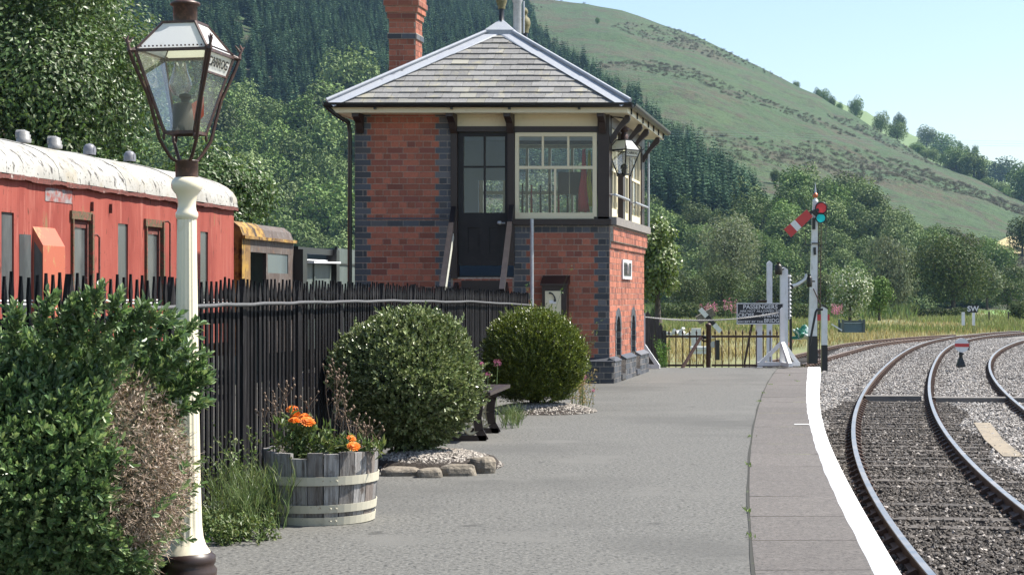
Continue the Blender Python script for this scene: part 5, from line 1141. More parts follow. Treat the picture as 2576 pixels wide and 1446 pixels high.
q = MB(); A = W(1990,722,37); B = W(2028,692,59.5); q.tube([A, A.lerp(B,.3)+Vector((0,0,-.06)), A.lerp(B,.6)+Vector((0,0,-.09)), A.lerp(B,.85)+Vector((0,0,-.1)), B], .05, 8); tag(q.build('signal_cable', M['black']), 'thick black cable looping from the insulator strip to the semaphore post', 'cable')
# semaphore signal
YS = 60.0
sm = thing('semaphore_signal', 'white semaphore signal post with lowered red arm and red and blue-green spectacle lenses', 'signal', W(2047, 910, YS))
q = MB(); a = W(2044,845,YS); b = W(2050.5,508,YS); q.beam(a, b, 20/F*YS, 20/F*YS, w2=12/F*YS, h2=12/F*YS); q.build('mast', M['white'], sm)
q = MB(); a2 = W(2043.5,914,YS); q.beam(a2, a, 24/F*YS, 24/F*YS, w2=22/F*YS, h2=22/F*YS); q.build('mast_foot', M['black'], sm)
s_ = YS/F
q = MB(); q.lathe([(7*s_,PZ(508,YS)),(7*s_,PZ(503,YS)),(3*s_,PZ(501,YS)),(3*s_,PZ(498,YS))], (PX(2051,YS),YS,0), 12, 0); q.lathe([(.5*s_,-7*s_),(5.5*s_,-4*s_),(7*s_,0),(5.5*s_,4.5*s_),(2.5*s_,6.5*s_)], (PX(2051,YS),YS,PZ(492,YS)), 14, 1); q.lathe([(3*s_,PZ(486,YS)),(.4*s_,PZ(459,YS))], (PX(2051,YS),YS,0), 10, 2); q.build('finial', [M['white'], M['copper'], M['galv']], sm)
q = MB(); P0, P1 = W(2037,536,YS-.25), W(1981,587,YS-.25); dv = (P1-P0); 
def armq(f0, f1, mat, nm):
    q = MB(); wa = 11.5*s_; q.beam(P0+dv*f0, P0+dv*f1, .03, 2*(wa+(2*s_*f0)), up=Vector((dv.z,0,-dv.x)).normalized(), h2=2*(wa+2*s_*f1)); return q.build(nm, mat, sm)
armq(0, .52, M['red'], 'arm'); armq(.5215, .72, M['white'], 'arm_stripe'); armq(.7215, 1.0, M['red'], 'arm_tip')
q = MB(); q.beam(W(2060,527,YS-.25), P0, .03, 8*s_, up=Vector((dv.z,0,-dv.x)).normalized()); 
def ring(mb, x, y, r0, r1, Y):
    c_ = W(x,y,Y); n = 24; vs = []
    for i in range(n):
        a = 2*PI*i/n
        for r_, yy in ((r0,-.02),(r1,-.02),(r1,.02),(r0,.02)): vs.append((c_.x+r_*s_*math.cos(a), c_.y+yy, c_.z+r_*s_*math.sin(a)))
    mb.add(vs, [(i*4+m, i*4+(m+1)%4, ((i+1)%n)*4+(m+1)%4, ((i+1)%n)*4+m) for i in range(n) for m in range(4)], 0, True)
ring(q, 2066, 523.5, 13, 16, YS-.25); ring(q, 2065, 548.5, 11, 13.5, YS-.25); q.beam(W(2079.5,523,YS-.25), W(2077,548,YS-.25), .03, .05); q.beam(W(2047,531,YS-.23), W(2058,540,YS-.23), .04, .2); q.build('spectacle_frame', M['black'], sm)
def disc(mb, x, y, r, Y, n=24):
    c_ = W(x,y,Y); mb.add([(c_.x+r*s_*math.cos(2*PI*i/n), c_.y, c_.z+r*s_*math.sin(2*PI*i/n)) for i in range(n)], [tuple(range(n))])
M['redlens'] = pm('red_lens', (.62,.05,.07), .25, trans=.45); M['bluelens'] = pm('blue_green_lens', (.01,.6,.72), .25, trans=.5)
q = MB(); disc(q, 2066, 523.5, 13, YS-.255); q.build('red_lens', M['redlens'], sm); q = MB(); disc(q, 2065, 548.5, 11, YS-.255); q.build('blue_lens', M['bluelens'], sm)
q = MB(); q.beam(W(2047,548,YS-.16), W(2047,577,YS-.16), .1, .1); q.beam(W(2024,616,YS), W(2071,617,YS), .03, .03); q.tube([W(2025,617,YS), W(2028,560,YS)], .012, 4); q.beam(W(2049,622,YS-.14), W(2050,641,YS-.14), .08,.06); q.tube([W(2079,560,YS),W(2077,614,YS)], .012, 4); q.box(PX(2040,YS),PX(2060,YS),YS-.16,YS-.1,PZ(614,YS),PZ(611,YS)); q.build('lamp_bracket', M['black'], sm)
q = MB(); q.tube([W(2046,726,YS-.2), W(2068,775,YS-.2)], .02, 6); q.tube([W(2054,905,YS+.3), W(2060,560,YS+.3)], .014, 4); q.tube([W(2061,905,YS+.3), W(2066,560,YS+.3)], .014, 4)
for k in range(24): y = 575+k*14; q.tube([W(2059.5-k*.2,y,YS+.3), W(2065.5-k*.2,y,YS+.3)], .01, 4)
q.build('ladder', M['iron'], sm)
bw_ = thing('marker_post', 'short white post with black foot standing at the platform end beside the semaphore', 'marker post', W(2073.5, 926, 54)); q = MB(); post(q, 2073.5, 772, 867.5, 54, 14); q.add([W(2066.5,772,54), W(2080.5,772,54), W(2080.5,779,54), W(2066.5,765,54)], [(0,1,2,3)]); q.build('shaft', M['white'], bw_); q = MB(); post(q, 2073.5, 867.5, 932, 54, 14.6); q.build('black_foot', M['black'], bw_)
q = MB(); q.beam(W(2067,766,54), W(2082,776,54), .2, .05); q.build('cap', M['black'], bw_)
q = MB(); q.tube([W(2036,868,52), W(2052,785,52), W(2055,779,52), W(2070,778,52)], .035, 8); tag(q.build('bent_pipe', M['black']), 'black bent pipe leaning against the semaphore mast', 'pipe')
q = MB(); q.box(PX(2056,56),PX(2087,56),56,56.03,PZ(806,56),PZ(791,56)); q.beam(W(2072,806,56.02), W(2072,930,56.02), .05,.05); tag(q.build('red_plate', M['red']), 'plain red rectangular plate behind the white marker post', 'plate')
# junk in the yard
YJ = 62
def junk(name, label, cat, q, mat): tag(q.build(name, mat), label, cat)
q = MB(); q.box(PX(1741,YJ),PX(1764,YJ),YJ,YJ+.3,PZ(886,YJ),PZ(826,YJ)); junk('white_locker', 'upright white panel box behind the iron railing', 'box', q, M['white'])
q = MB(); q.box(PX(1740,60),PX(1790,60),60,60.5,PZ(879,60),PZ(872,60)); q.box(PX(1745,60),PX(1785,60),60.05,60.45,PZ(890,60),PZ(879,60)); junk('low_trolley', 'low white trolley bed behind the iron railing', 'trolley', q, M['white'])
dsk = thing('yard_disc_signal', 'small ground disc signal seen through the iron railing', 'ground signal', W(1797, 890, 55)); q = MB(); c_ = W(1795,866,55); 
q.prism([(8*55/F*math.cos(a), 8*55/F*math.sin(a)) for a in np.linspace(0,2*PI,20)[:-1]], lambda a, z: c_+Vector((a,-.02,z)), lambda a, z: c_+Vector((a,.02,z))); q.build('disc', M['galv'], dsk); q = MB(); q.beam(W(1805,855,55), W(1805,905,55), .12, .12); q.build('stand', M['black'], dsk)
q = MB(); 
for k in range(10):
    x, y = random.uniform(1690,1730), random.uniform(836,848); p = W(x,y,70); s2 = random.uniform(.1,.25); q.beam(p, p+Vector((random.uniform(-.4,.4),random.uniform(-.2,.2),random.uniform(.0,.25))), s2, s2*.7)
for k in range(8): p = W(random.uniform(1735,1775), 850+random.uniform(-2,3), 70); q.beam(p, p+Vector((random.uniform(.3,.6),0,.05)), .12, .08)
junk('rubble_heap', 'heap of pale concrete rubble in the dry grass behind the railing', 'rubble', q, pm('pale_rubble', (.6,.6,.58), .9))
q = MB(); a, b = W(1761,777,58), W(1813,834,58); dd_ = b-a
wa_ = thing('crossing_board', 'slanting black and white board crossing behind the rope', 'board', W(1787, 880, 58))
for f0, f1, m_ in ((0,.33,'white'),(.3305,.68,'black'),(.6805,1,'white')): q = MB(); q.beam(a+dd_*f0, a+dd_*f1, .05, .15); q.build('arm_section', M[m_], wa_)
q = MB(); q.beam(W(1785,803,58.1), W(1785,900,58.1), .1, .1); q.build('stand', M['black'], wa_)
lv = thing('grey_lever', 'grey weathered points lever box on the wild flowers behind the rope', 'lever', W(1775,815,59)); q = MB(); q.beam(W(1755,806,59), W(1795,783,59), .35, .28); q.build('box', M['bedstone'], lv)
q = MB(); c_ = W(2020, 838, 75); vs = []; d_ = ico(160)
from mathutils import Matrix as _M
n_ = 12
for i in range(n_+1):
    for j in range(2*n_):
        th_, an = PI*i/n_/2, PI*j/n_; rr_ = lump(np.array([(math.sin(th_)*math.cos(an), math.sin(th_)*math.sin(an), math.cos(th_))]), 9, .45, 5)[0]; vs.append((c_.x+.42*rr_*math.sin(th_)*math.cos(an), c_.y+.4*rr_*math.sin(th_)*math.sin(an), c_.z-.25+.42*rr_*math.cos(th_)))
q.add(vs, [(i*2*n_+j, (i+1)*2*n_+j, (i+1)*2*n_+(j+1)%(2*n_), i*2*n_+(j+1)%(2*n_)) for i in range(n_) for j in range(2*n_)])
junk('green_tarpaulin', 'crumpled green and white tarpaulin heap in the dry grass left of the semaphore', 'tarpaulin', q, pm('tarp', (.02,.17,.11), .75, layers=[(3,.48,.52,(.55,.62,.6))]))
cb = thing('relay_cabinet', 'open-topped blue grey steel crate in the tall dry grass', 'crate', W(2147,832,92)); Yq = 92
q = MB(); x0,x1 = PX(2118,Yq),PX(2176,Yq); z0,z1 = PZ(836,Yq),PZ(806,Yq)
for (a,b) in ((x0,x0+.1),(x1-.12,x1)): q.box(a,b,Yq-.05,Yq+.1,z0,z1+.05); q.box(a,b,Yq+1.0,Yq+1.1,z0,z1+.05)
q.box(x0,x1,Yq-.06,Yq+.0,z1-.12,z1-.0); q.build('frame', M['greygreen'], cb)
q = MB(); q.box(x0+.1,x1-.12,Yq+.03,Yq+1.0,z0,z1-.13); q.build('panels', pm('blue_grey_panel', (.09,.14,.16), .6, layers=[(3,.5,.7,(.14,.19,.2))]), cb)
q = MB(); q.beam(W(2092,815,86), W(2118,831,86), .06,.06); junk('white_lath', 'pale timber lath lying in the grass beside the steel crate', 'lath', q, M['white'])
# SW board
swb = thing('whistle_board', 'black SW whistle board on a white post in the tall dry grass', 'sign', W(2447,815,112)); Yw = 112
q = MB(); q.box(PX(2435.5,Yw),PX(2459.5,Yw),Yw-.02,Yw+.02,PZ(786.5,Yw),PZ(767.5,Yw)); bd2 = q.build('board', M['black'], swb)
sz = 13/F*Yw/.71; text_mesh('lettering', 'SW', sz, M['white'], bd2, Matrix.Translation((PX(2447.5,Yw),Yw-.022,PZ(777,Yw))) @ R90, .004, sx=1.05)
q = MB(); post(q, 2449, 786.5, 818, Yw+.05, 6); q.build('post', M['white'], swb)
q = MB(); post(q, 2423, 785, 818, Yw, 7); tag(q.build('short_white_post', M['white']), 'short plain white post in the grass next to the SW board', 'post')
# ground disc signal between the tracks
YD_ = 57.9; gd = thing('ground_disc_signal', 'white ground disc signal with a red band between the curving tracks', 'ground signal', W(2418, 920, YD_)); sd_ = YD_/F
q = MB(); c_ = W(2419.5,868,YD_); circ = lambda r: [(r*sd_*math.cos(a), r*sd_*math.sin(a)) for a in np.linspace(0,2*PI,28)[:-1]]
q.prism(circ(18), lambda a, z: c_+Vector((a,-.02,z)), lambda a, z: c_+Vector((a,.02,z))); q.build('disc', M['white'], gd)
q = MB(); q.box(c_.x-18*sd_,c_.x+18*sd_,YD_-.03,YD_-.021,c_.z-4.2*sd_,c_.z+4.2*sd_); q.build('red_band', M['red'], gd)
q = MB(); q.tube([W(2417,920,YD_+.1), W(2417,880,YD_+.1)], .06, 8); q.beam(W(2417,922,YD_+.1), W(2417,900,YD_+.1), .28,.2, w2=.12,h2=.12); q.tube([W(2412,890,YD_),W(2424,890,YD_)], .03, 6); q.beam(W(2408,922,YD_),W(2427,920,YD_),.2,.06); q.box(c_.x+15*sd_, c_.x+20*sd_, YD_+.02, YD_+.3, c_.z-12*sd_, c_.z+10*sd_); q.build('stand', M['black'], gd)
# ================================================================ TRACKS
M['ballast'] = pm('ballast_bed', (.2,.188,.175), .95, layers=[(4,.45,.62,(.12,.11,.1)),(7,.55,.66,(.3,.285,.27)),(16,.4,.65,(.12,.11,.1)),(30,.55,.7,(.42,.4,.38)),(.35,.5,.7,(.2,.185,.17))], bump=[(16,1.0,.06),(40,.6,.03)], coord='World')
M['stone'] = pm('ballast_stone', (.28,.264,.246), .9, island=(.4,1.8,(.16,.14,.125),.3))
M['darkstone'] = pm('oily_ballast_stone', (.055,.047,.04), .85, island=(.35,1.9,(.28,.255,.23),.2))
M['railhead'] = pm('polished_rail_head', (.5,.475,.45), .38, metal=1.0, rough_var=(3,.3,.5)); M['railside'] = pm('rusty_rail_side', (.085,.05,.034), .75, layers=[(25,.45,.7,(.11,.06,.04))], bump=[(60,.4,.004)])
M['rustyhead'] = pm('rusty_rail_head', (.3,.22,.17), .4, metal=.5, layers=[(8,.4,.7,(.2,.12,.08))])
M['sleeper'] = pm('sleeper', (.05,.042,.036), .85, layers=[(50,.45,.7,(.1,.09,.08),(.1,1,1)),(6,.55,.75,(.14,.125,.11))], bump=[(60,.8,.01,(.1,1,1))], objrand=(.6,1.5))
ER = E+1.1; yr = lambda y: ER*F/(y-HZ)
def rail_pts(px): return [Vector((PX(x, yr(y)), yr(y), RZ)) for x, y in px]
t1 = rail_pts([(2309,1446),(2250.5,1326),(2202,1234),(2182,1170.5),(2165,1102),(2156.5,1044),(2158,1010),(2165.4,981),(2192,942),(2236,908),(2289,881),(2348,857),(2430.5,841),(2503,835),(2576,831.5)])
t3 = rail_pts([(2576,1024.6),(2542,1000),(2513,971),(2496,942),(2492,908),(2503,888),(2528,871),(2576,854)])
tsd = rail_pts([(2085,870.5),(2134,864),(2211,853.5),(2309,846),(2406,841)])
def smooth_path(pts, y0=None, y1=None, step=.6, deg=4, by='y', back=0):
    P = np.array([(p.x, p.y) for p in pts]); d = np.r_[0, np.cumsum(np.linalg.norm(np.diff(P, axis=0), axis=1))]; sc_ = d[-1]
    cx_, cy_ = np.poly1d(np.polyfit(d/sc_, P[:,0], deg)), np.poly1d(np.polyfit(d/sc_, P[:,1], deg))
    s = np.arange(0, sc_, step)/sc_; Q = np.stack([cx_(s), cy_(s)], 1)
    if back:
        t = (Q[1]-Q[0])/np.linalg.norm(Q[1]-Q[0]); t2 = (Q[6]-Q[5])/np.linalg.norm(Q[6]-Q[5]); ex = np.array([Q[0]-t*step*k for k in range(int(back/step), 0, -1)]); Q = np.concatenate([ex, Q])
    return Q
def offset(Q, o):
    T = np.gradient(Q, axis=0); T /= np.linalg.norm(T, axis=1, keepdims=True); return Q+np.stack([T[:,1], -T[:,0]], 1)*o
def rail_obj(Q, parent, chairs=None, head='railhead', zb=RZ):
    q = MB(); n = len(Q); T = np.gradient(Q, axis=0); T /= np.linalg.norm(T, axis=1, keepdims=True); Nn = np.stack([T[:,1], -T[:,0]], 1)
    prof = [(-.033,0),(.033,0),(.035,-.012),(.033,-.04),(.009,-.055),(.009,-.12),(.06,-.135),(.06,-.15),(-.06,-.15),(-.06,-.135),(-.009,-.12),(-.009,-.055),(-.033,-.04),(-.035,-.012)]; m = len(prof); vs = []
    for i in range(n):
        for o, z in prof: vs.append((Q[i,0]+Nn[i,0]*o, Q[i,1]+Nn[i,1]*o, zb+z))
    for j in range(m):
        mi = 0 if j in (0, 1, m-1) else 1
        q.add([], [], 0)
    q.V = vs
    for i in range(n-1):
        for j in range(m): q.F.append([i*m+j, (i+1)*m+j, (i+1)*m+(j+1)%m, i*m+(j+1)%m]); q.M.append(0 if j in (0,1,m-1) else 1); q.S.append(False)
    if chairs is not None:
        for (x, y), t in chairs:
            p = Vector((x, y, zb)); tv = Vector((t[0], t[1], 0)); nv = Vector((t[1], -t[0], 0))
            for sg in (-1, 1): q.beam(p+nv*sg*.02+Vector((0,0,-.1)), p+nv*sg*.12+Vector((0,0,-.155)), .11, .05, mi=1); q.beam(p+nv*sg*.1+Vector((0,0,-.15)), p+nv*sg*.1+Vector((0,0,-.11)), .03, .03, mi=1)
    return q.build('rail', [M[head], M['railside']], parent)
def resample(Q, step):
    d = np.r_[0, np.cumsum(np.linalg.norm(np.diff(Q, axis=0), axis=1))]; s = np.arange(step*.5, d[-1], step); X = np.stack([np.interp(s, d, Q[:,0]), np.interp(s, d, Q[:,1])], 1); G = np.gradient(X, axis=0); G /= np.linalg.norm(G, axis=1, keepdims=True); return X, G
smesh = {}
def sleeper_mesh():
    q = MB(); q.box(-1.3,1.3,-.125,.125,-.13,0); me = bpy.data.meshes.new('sleeper'); me.from_pydata(q.V, [], q.F); me.update(); box_uv(me, (0,0,0)); me.materials.append(M['sleeper']); return me
SM = sleeper_mesh()
def track(label, QL, head, step=.68, gauge=1.505, zb=RZ, nmax=100):
    p0 = QL[len(QL)//8]; t = thing('railway_track', label, 'railway track', (p0[0], p0[1], zb-.3)); QR = offset(QL, gauge); QC = offset(QL, gauge/2)
    X, G = resample(QC, step); XL_, GL = resample(QL, step); XR_, GR = resample(QR, step)
    far = X[:,1] < 75
    rail_obj(QL, t, [(tuple(a), b) for a, b in zip(X-np.stack([G[:,1],-G[:,0]],1)*gauge/2, G)], head, zb); rail_obj(QR, t, [(tuple(a), b) for a, b in zip(X+np.stack([G[:,1],-G[:,0]],1)*gauge/2, G)], head, zb)
    rest = MB()
    for k in range(len(X)):
        an = math.atan2(G[k,1], G[k,0])-PI/2; zz = zb-.158+random.uniform(-.022,.012)
        if k < nmax-3:
            o = bpy.data.objects.new('sleeper', SM); COL.objects.link(o); o.parent = t; o.location = Vector((X[k,0], X[k,1], zz))-t.location; o.rotation_euler = (0,0,an+random.uniform(-.01,.01))
        else:
            nv = Vector((G[k,1], -G[k,0], 0)); c_ = Vector((X[k,0], X[k,1], zz-.06)); rest.beam(c_-nv*1.3, c_+nv*1.3, .25, .13)
    if rest.V: tag(rest.build('sleepers', M['sleeper'], t), kind='stuff')
    return QC
Q1 = smooth_path(t1, back=10); Q3 = smooth_path(t3, back=26, deg=3); Qs = smooth_path(tsd, back=22, deg=2)
C1 = track('main railway track with shiny rails curving past the platform edge', Q1, 'railhead'); C3 = track('second track with duller rails at the edge of the view beyond the ground disc', Q3, 'railhead'); Cs = track('rusty siding track branching off through the dry grass behind the semaphore', Qs[:, :], 'rustyhead')
# timber crossing the tracks, cable troughs
q = MB(); A = W(2176, 996, 1); Yx = yr(1000)+1.2
xa, xb = PX(2178, Yx), PX(2700, Yx); q.box(xa, PX(2318,Yx)-.0, Yx, Yx+.45, RZ-.3, RZ-.03); q.box(PX(2345,Yx), xb, Yx-.35, Yx+.1, RZ-.3, RZ-.05); tag(q.build('crossing_timber', pm('crossing_timber', (.16,.145,.13), .85, layers=[(30,.5,.7,(.1,.09,.08),(.1,1,1))])), 'grey timber baulk laid across both tracks', 'timber baulk')
q = MB(); pts = [(2470,1045),(2500,1085),(2550,1125)]
P = [Vector((PX(x, yr(y)), yr(y), RZ-.16)) for x, y in pts]
for a, b in zip(P[:-1], P[1:]): q.beam(a, b, .3, .06)
tag(q.build('cable_trough', pm('tan_concrete', (.24,.2,.145), .9, layers=[(5,.45,.65,(.15,.13,.1)),(30,.55,.7,(.32,.28,.22))])), 'sandy coloured concrete cable trough between the two tracks', 'cable trough')
# ballast: bed and loose stones
q = MB(); yb_ = np.linspace(-4, 120, 160); 
def bedL(y): return (ext(cO, min(y, YE))-.03) if y < YE else float(np.interp(y, [YE, 36, 50, 62, 72, 84, 100, 120], [4.9, 5.9, 8.4, 10.9, 12.6, 15.5, 22.3, 33]))
strip(q, bedL, lambda y: bedL(y)+ (22 if y < 60 else 26), RZ-.19, RZ-.19, yb_); tag(q.build('track_bed', M['ballast'], base=(0,0,0)), kind='structure')
N = 150000; Ys = 11+(102-11)*RNG.uniform(0,1,N)**1.35; bl_ = np.array([bedL(y) for y in Ys]); Xs = bl_+.05+RNG.uniform(0,1,N)*np.minimum(9.5, np.maximum(.29*Ys-bl_+.6,.3)); ok = (Xs < .29*Ys+.5) & (Xs > bl_+.03); Xs, Ys = Xs[ok], Ys[ok]
def dist_path(X, Y, Q): 
    D = np.full(len(X), 9e9); 
    for i in range(0, len(Q), 1): D = np.minimum(D, (X-Q[i,0])**2+(Y-Q[i,1])**2)
    return np.sqrt(D)
d1 = dist_path(Xs, Ys, C1); d3 = dist_path(Xs, Ys, C3); sw1 = np.abs(d1-.75) > .10; ds = np.minimum(d1, d3)
on = (d1 < 1.3); kp = sw1 & (np.abs(d3-.75) > .1)
zoff = RZ-.17+RNG.uniform(-.025,.025,len(Xs))
keep_on = np.where((d1 < 1.4) & (Ys < 40), RNG.uniform(size=len(Xs)) < .92, True)
# sleepers swept clear of most stones in the four-foot near the camera
SX, SG = resample(C1, .68); best = np.full(len(Xs), 9e9); onS = np.zeros(len(Xs), bool)
for i in range(len(SX)):
    if SX[i,1] < 27 and random.random() > .4: continue
    dx_, dy_ = Xs-SX[i,0], Ys-SX[i,1]; onS |= (np.abs(dx_*SG[i,0]+dy_*SG[i,1]) < .14) & (np.abs(dx_*SG[i,1]-dy_*SG[i,0]) < 1.32)
kp &= keep_on & ~(onS & (RNG.uniform(size=len(Xs)) < np.where(Ys < 25, .42, np.where(d1 < .75, .35, .7))))
dark = (d1 < 1.35+.5*np.sin(Ys*.9)*0.3) & (Ys < 41) | (RNG.uniform(size=len(Xs)) < .05) | ((Ys < 24) & (d1 < 2.2) & (RNG.uniform(size=len(Xs)) < .5))
S = np.stack([Xs, Ys, zoff], 1)
pebbles('ballast_stones', S[kp & ~dark], .03, M['stone'], None); pebbles('oily_ballast_stones', S[kp & dark], .026, M['darkstone'], None)
q = MB(); Qc = C1[(C1[:,1] < 41)]; Qa, Qb = offset(Qc, -.66), offset(Qc, .66); n = len(Qc); q.add([(a[0],a[1],RZ-.186) for a in Qa]+[(b[0],b[1],RZ-.186) for b in Qb], [(i, i+1, n+i+1, n+i) for i in range(n-1)])
tag(q.build('oily_track_bed', pm('oily_ballast', (.055,.048,.043), .8, layers=[(18,.45,.65,(.1,.09,.08)),(40,.6,.7,(.2,.185,.17)),(3,.5,.7,(.03,.026,.023))], bump=[(22,1,.04)], coord='World'), base=(0,0,0)), kind='structure')
# ================================================================ LAND
from mathutils import noise as mn
GZ = -1.42
M['grassland'] = pm('grassland', (.19,.2,.085), .95, layers=[(.05,.4,.65,(.1,.14,.045)),(.6,.45,.7,(.24,.19,.085)),(6,.45,.7,(.08,.09,.035))], bump=[(5,.8,.1)], coord='World')
M['fieldgreen'] = pm('pasture', (.14,.26,.06), .95, layers=[(.15,.4,.7,(.17,.25,.08)),(4,.5,.7,(.1,.19,.045))], coord='World')
M['hill'] = pm('hillside', (.034,.072,.018), .95, layers=[(.03,.5,.58,(.062,.05,.024)),(.018,.52,.62,(.048,.086,.024)),(.08,.53,.6,(.048,.04,.02)),(.2,.52,.64,(.02,.042,.013)),(.5,.5,.64,(.056,.09,.03)),(1.3,.56,.66,(.018,.034,.012))], bump=[(.35,1.0,1.5),(1.1,1.0,.7)], coord='World')
M['farhill'] = pm('far_pasture_hill', (.1,.15,.05), .95, layers=[(.02,.55,.7,(.13,.15,.07)),(.3,.5,.7,(.12,.17,.065))], bump=[(.4,.6,.6)], coord='World')
q = MB(); q.quad((-2500,-300,GZ),(2500,-300,GZ),(2500,4000,GZ),(-2500,4000,GZ)); tag(q.build('ground', M['grassland'], base=(0,0,0)), kind='structure')
q = MB(); q.quad((-45,2,-.32),(-3.2,2,-.32),(-3.2,52,-.32),(-45,52,-.32)); q.quad((-3.2,52,-.32),(-45,52,-.32),(-45,60,GZ),(-3.2,60,GZ)); M['shade_ground'] = pm('shade_dark_ground', (.045,.042,.036), .95, layers=[(1.2,.55,.7,(.06,.075,.03)),(9,.5,.7,(.025,.023,.02))], coord='World')  # ground colour darkened to stand in for the coach's shade between the pickets
tag(q.build('yard', M['shade_ground'], base=(0,0,0)), kind='structure')
q = MB(); q.add([(-3.2,4,.004),tuple(fpt(-160)+Vector((-.08,-2.3,.004))),tuple(fpt(-160)+Vector((-.08,0,.004))),tuple(fpt(1328)+Vector((-.09,0,.004))),(-3.2,22.2,.004)], [(0,1,2,3,4)]); tag(q.build('verge', M['shade_ground'], base=(0,0,0)), kind='structure')  # verge takes the same painted-in shade behind the fence
NR = np.array([(-900,-1050),(-600,-850),(0,-560),(400,-400),(800,-235),(1100,-95),(1330,-8),(1480,12),(1560,30),(1640,58),(1750,95),(1850,143),(1960,195),(2002,217),(2055,238),(2103,270),(2143,289),(2196,318),(2236,339),(2289,366),(2342,395),(2382,414),(2436,438),(2489,464),(2542,494),(2580,508),(2800,610),(3100,690),(3600,740)], float)
FR = np.array([(1900,190),(2000,222),(2100,252),(2130,267),(2180,281),(2204,297),(2236,314),(2284,334),(2305,345),(2364,352),(2409,374),(2462,395),(2502,408),(2550,427),(2580,437),(2800,520),(3100,600),(3600,640)], float)
def ridge(x): return np.interp(x, NR[:,0], NR[:,1]), np.interp(x, [0,1330,2000,2576,3600], [1250,1200,1050,800,650])
def foot(x): return np.interp(x, [0,1400,1700,2300,2600,3600], [400,400,335,330,330,320])
def hill_pt(x, t, nz=True):
    yr_, Yr_ = ridge(x); Yf = foot(x); Y = Yf+(Yr_-Yf)*t; zr = E+(HZ-yr_)/F*Yr_; z = GZ+(zr-GZ)*t
    if t > 1: z = zr-(t-1)*zr*1.1
    X = (x-1288)/F*Y
    if nz: z += mn.fractal(Vector((X*.006, Y*.006, 3.3)), .9, 2.1, 5)*9*min(1, t*5)*(1-.75*min(1,max(0,(t-.55)/.45)))
    return Vector((X, Y, z))
def hill_t(x, y):
    lo, hi = 0.0, 1.0
    for _ in range(22):
        m = (lo+hi)/2; p = hill_pt(x, m, False); yy = HZ-(p.z-E)/p.y*F
        if yy > y: lo = m
        else: hi = m
    return (lo+hi)/2
xs = np.arange(-900, 3601, 14); ts = np.r_[np.linspace(0,1,100), 1.03, 1.1, 1.25]
V = [tuple(hill_pt(x, t)) for x in xs for t in ts]; nt_ = len(ts)
ii, jj = np.meshgrid(np.arange(len(xs)-1), np.arange(nt_-1), indexing='ij'); a = (ii*nt_+jj).ravel(); Fq = np.stack([a, a+nt_, a+nt_+1, a+1], 1)
tag(link('hill', np_mesh('hill', V, Fq, True), M['hill']), kind='structure')
def far_pt(x, t):
    y1 = np.interp(x, FR[:,0], FR[:,1]); y0 = np.interp(x, NR[:,0], NR[:,1])+60; Y = 1150+350*t; y = y0+(y1-y0)*t; z = PZ(y, Y)
    if t > 1: z = PZ(y1, 1500)-(t-1)*120
    return (PX(x, Y), Y, z)
xs2 = np.arange(1900, 3601, 20); t2_ = np.r_[np.linspace(0,1,14), 1.1, 1.6]
V = [far_pt(x, t) for x in xs2 for t in t2_]; n2 = len(t2_); ii, jj = np.meshgrid(np.arange(len(xs2)-1), np.arange(n2-1), indexing='ij'); a = (ii*n2+jj).ravel()
tag(link('far_hill', np_mesh('far_hill', V, np.stack([a, a+n2, a+n2+1, a+1], 1), True), M['farhill']), kind='structure')
q = MB(); q.add([(PX(2478,200),186,GZ+.02),(160,186,GZ+.02),(200,328,GZ+.02),(PX(2440,328),328,GZ+.02)], [(0,1,2,3)]); tag(q.build('field', M['fieldgreen'], base=(0,0,0)), kind='structure')
q = MB(); g1 = [(2495,668),(2640,668),(2640,636),(2510,640)]; n_ = 8; vs = []
for i in range(n_+1):
    for j in range(n_+1):
        u, v = i/n_, j/n_; x = (1-v)*((1-u)*2495+u*2700)+v*((1-u)*2510+u*2700); y = (1-v)*670+v*638; p = hill_pt(x, hill_t(x, y)); vs.append((p.x, p.y-.4, p.z+.5))
q.add(vs, [(i*(n_+1)+j, (i+1)*(n_+1)+j, (i+1)*(n_+1)+j+1, i*(n_+1)+j+1) for i in range(n_) for j in range(n_)]); tag(q.build('stubble_field', pm('stubble', (.36,.3,.15), .95, layers=[(.2,.4,.7,(.26,.22,.11))], coord='World'), base=(0,0,0)), kind='structure')
# ================================================================ TREES
M['oak'] = leafmat('broadleaf', (.1,.165,.042), (.15,.2,.06), lo=.65, hi=1.3, rough=.6, spec=.15, trans=.14, objrand=(.55,1.5,(.14,.175,.075),.8))
M['wood'] = leafmat('wood_leaf', (.1,.16,.045), (.14,.18,.065), lo=.6, hi=1.35, rough=.6, spec=.15, trans=.14, tint=(.75,1.35,(.115,.13,.075),.75))
M['conifer'] = leafmat('conifer_needles', (.066,.12,.072), (.1,.15,.082), lo=.6, hi=1.35, rough=.8, spec=.05, trans=.1, tint=(.6,1.5,(.09,.14,.075),.6))
M['conifer1'] = leafmat('conifer_needles_single', (.066,.12,.07), (.1,.15,.08), lo=.6, hi=1.35, rough=.8, spec=.05, trans=.1, objrand=(.7,1.4))
M['ashleaf'] = leafmat('ash_leaf', (.085,.145,.045), (.17,.21,.11), lo=.5, hi=1.4, rough=.4, spec=.4, trans=.35, frac=.35)
M['paleleaf'] = leafmat('pale_leaf', (.13,.19,.05), (.24,.28,.13), lo=.6, hi=1.3, rough=.42, trans=.3, frac=.35)
M['willow'] = leafmat('willow_leaf', (.16,.19,.11), (.22,.24,.16), lo=.65, hi=1.25, rough=.6, spec=.2, trans=.3)
M['darkoak'] = leafmat('dark_oak_leaf', (.07,.1,.035), (.11,.125,.045), lo=.55, hi=1.4, rough=.6, spec=.2, trans=.25)
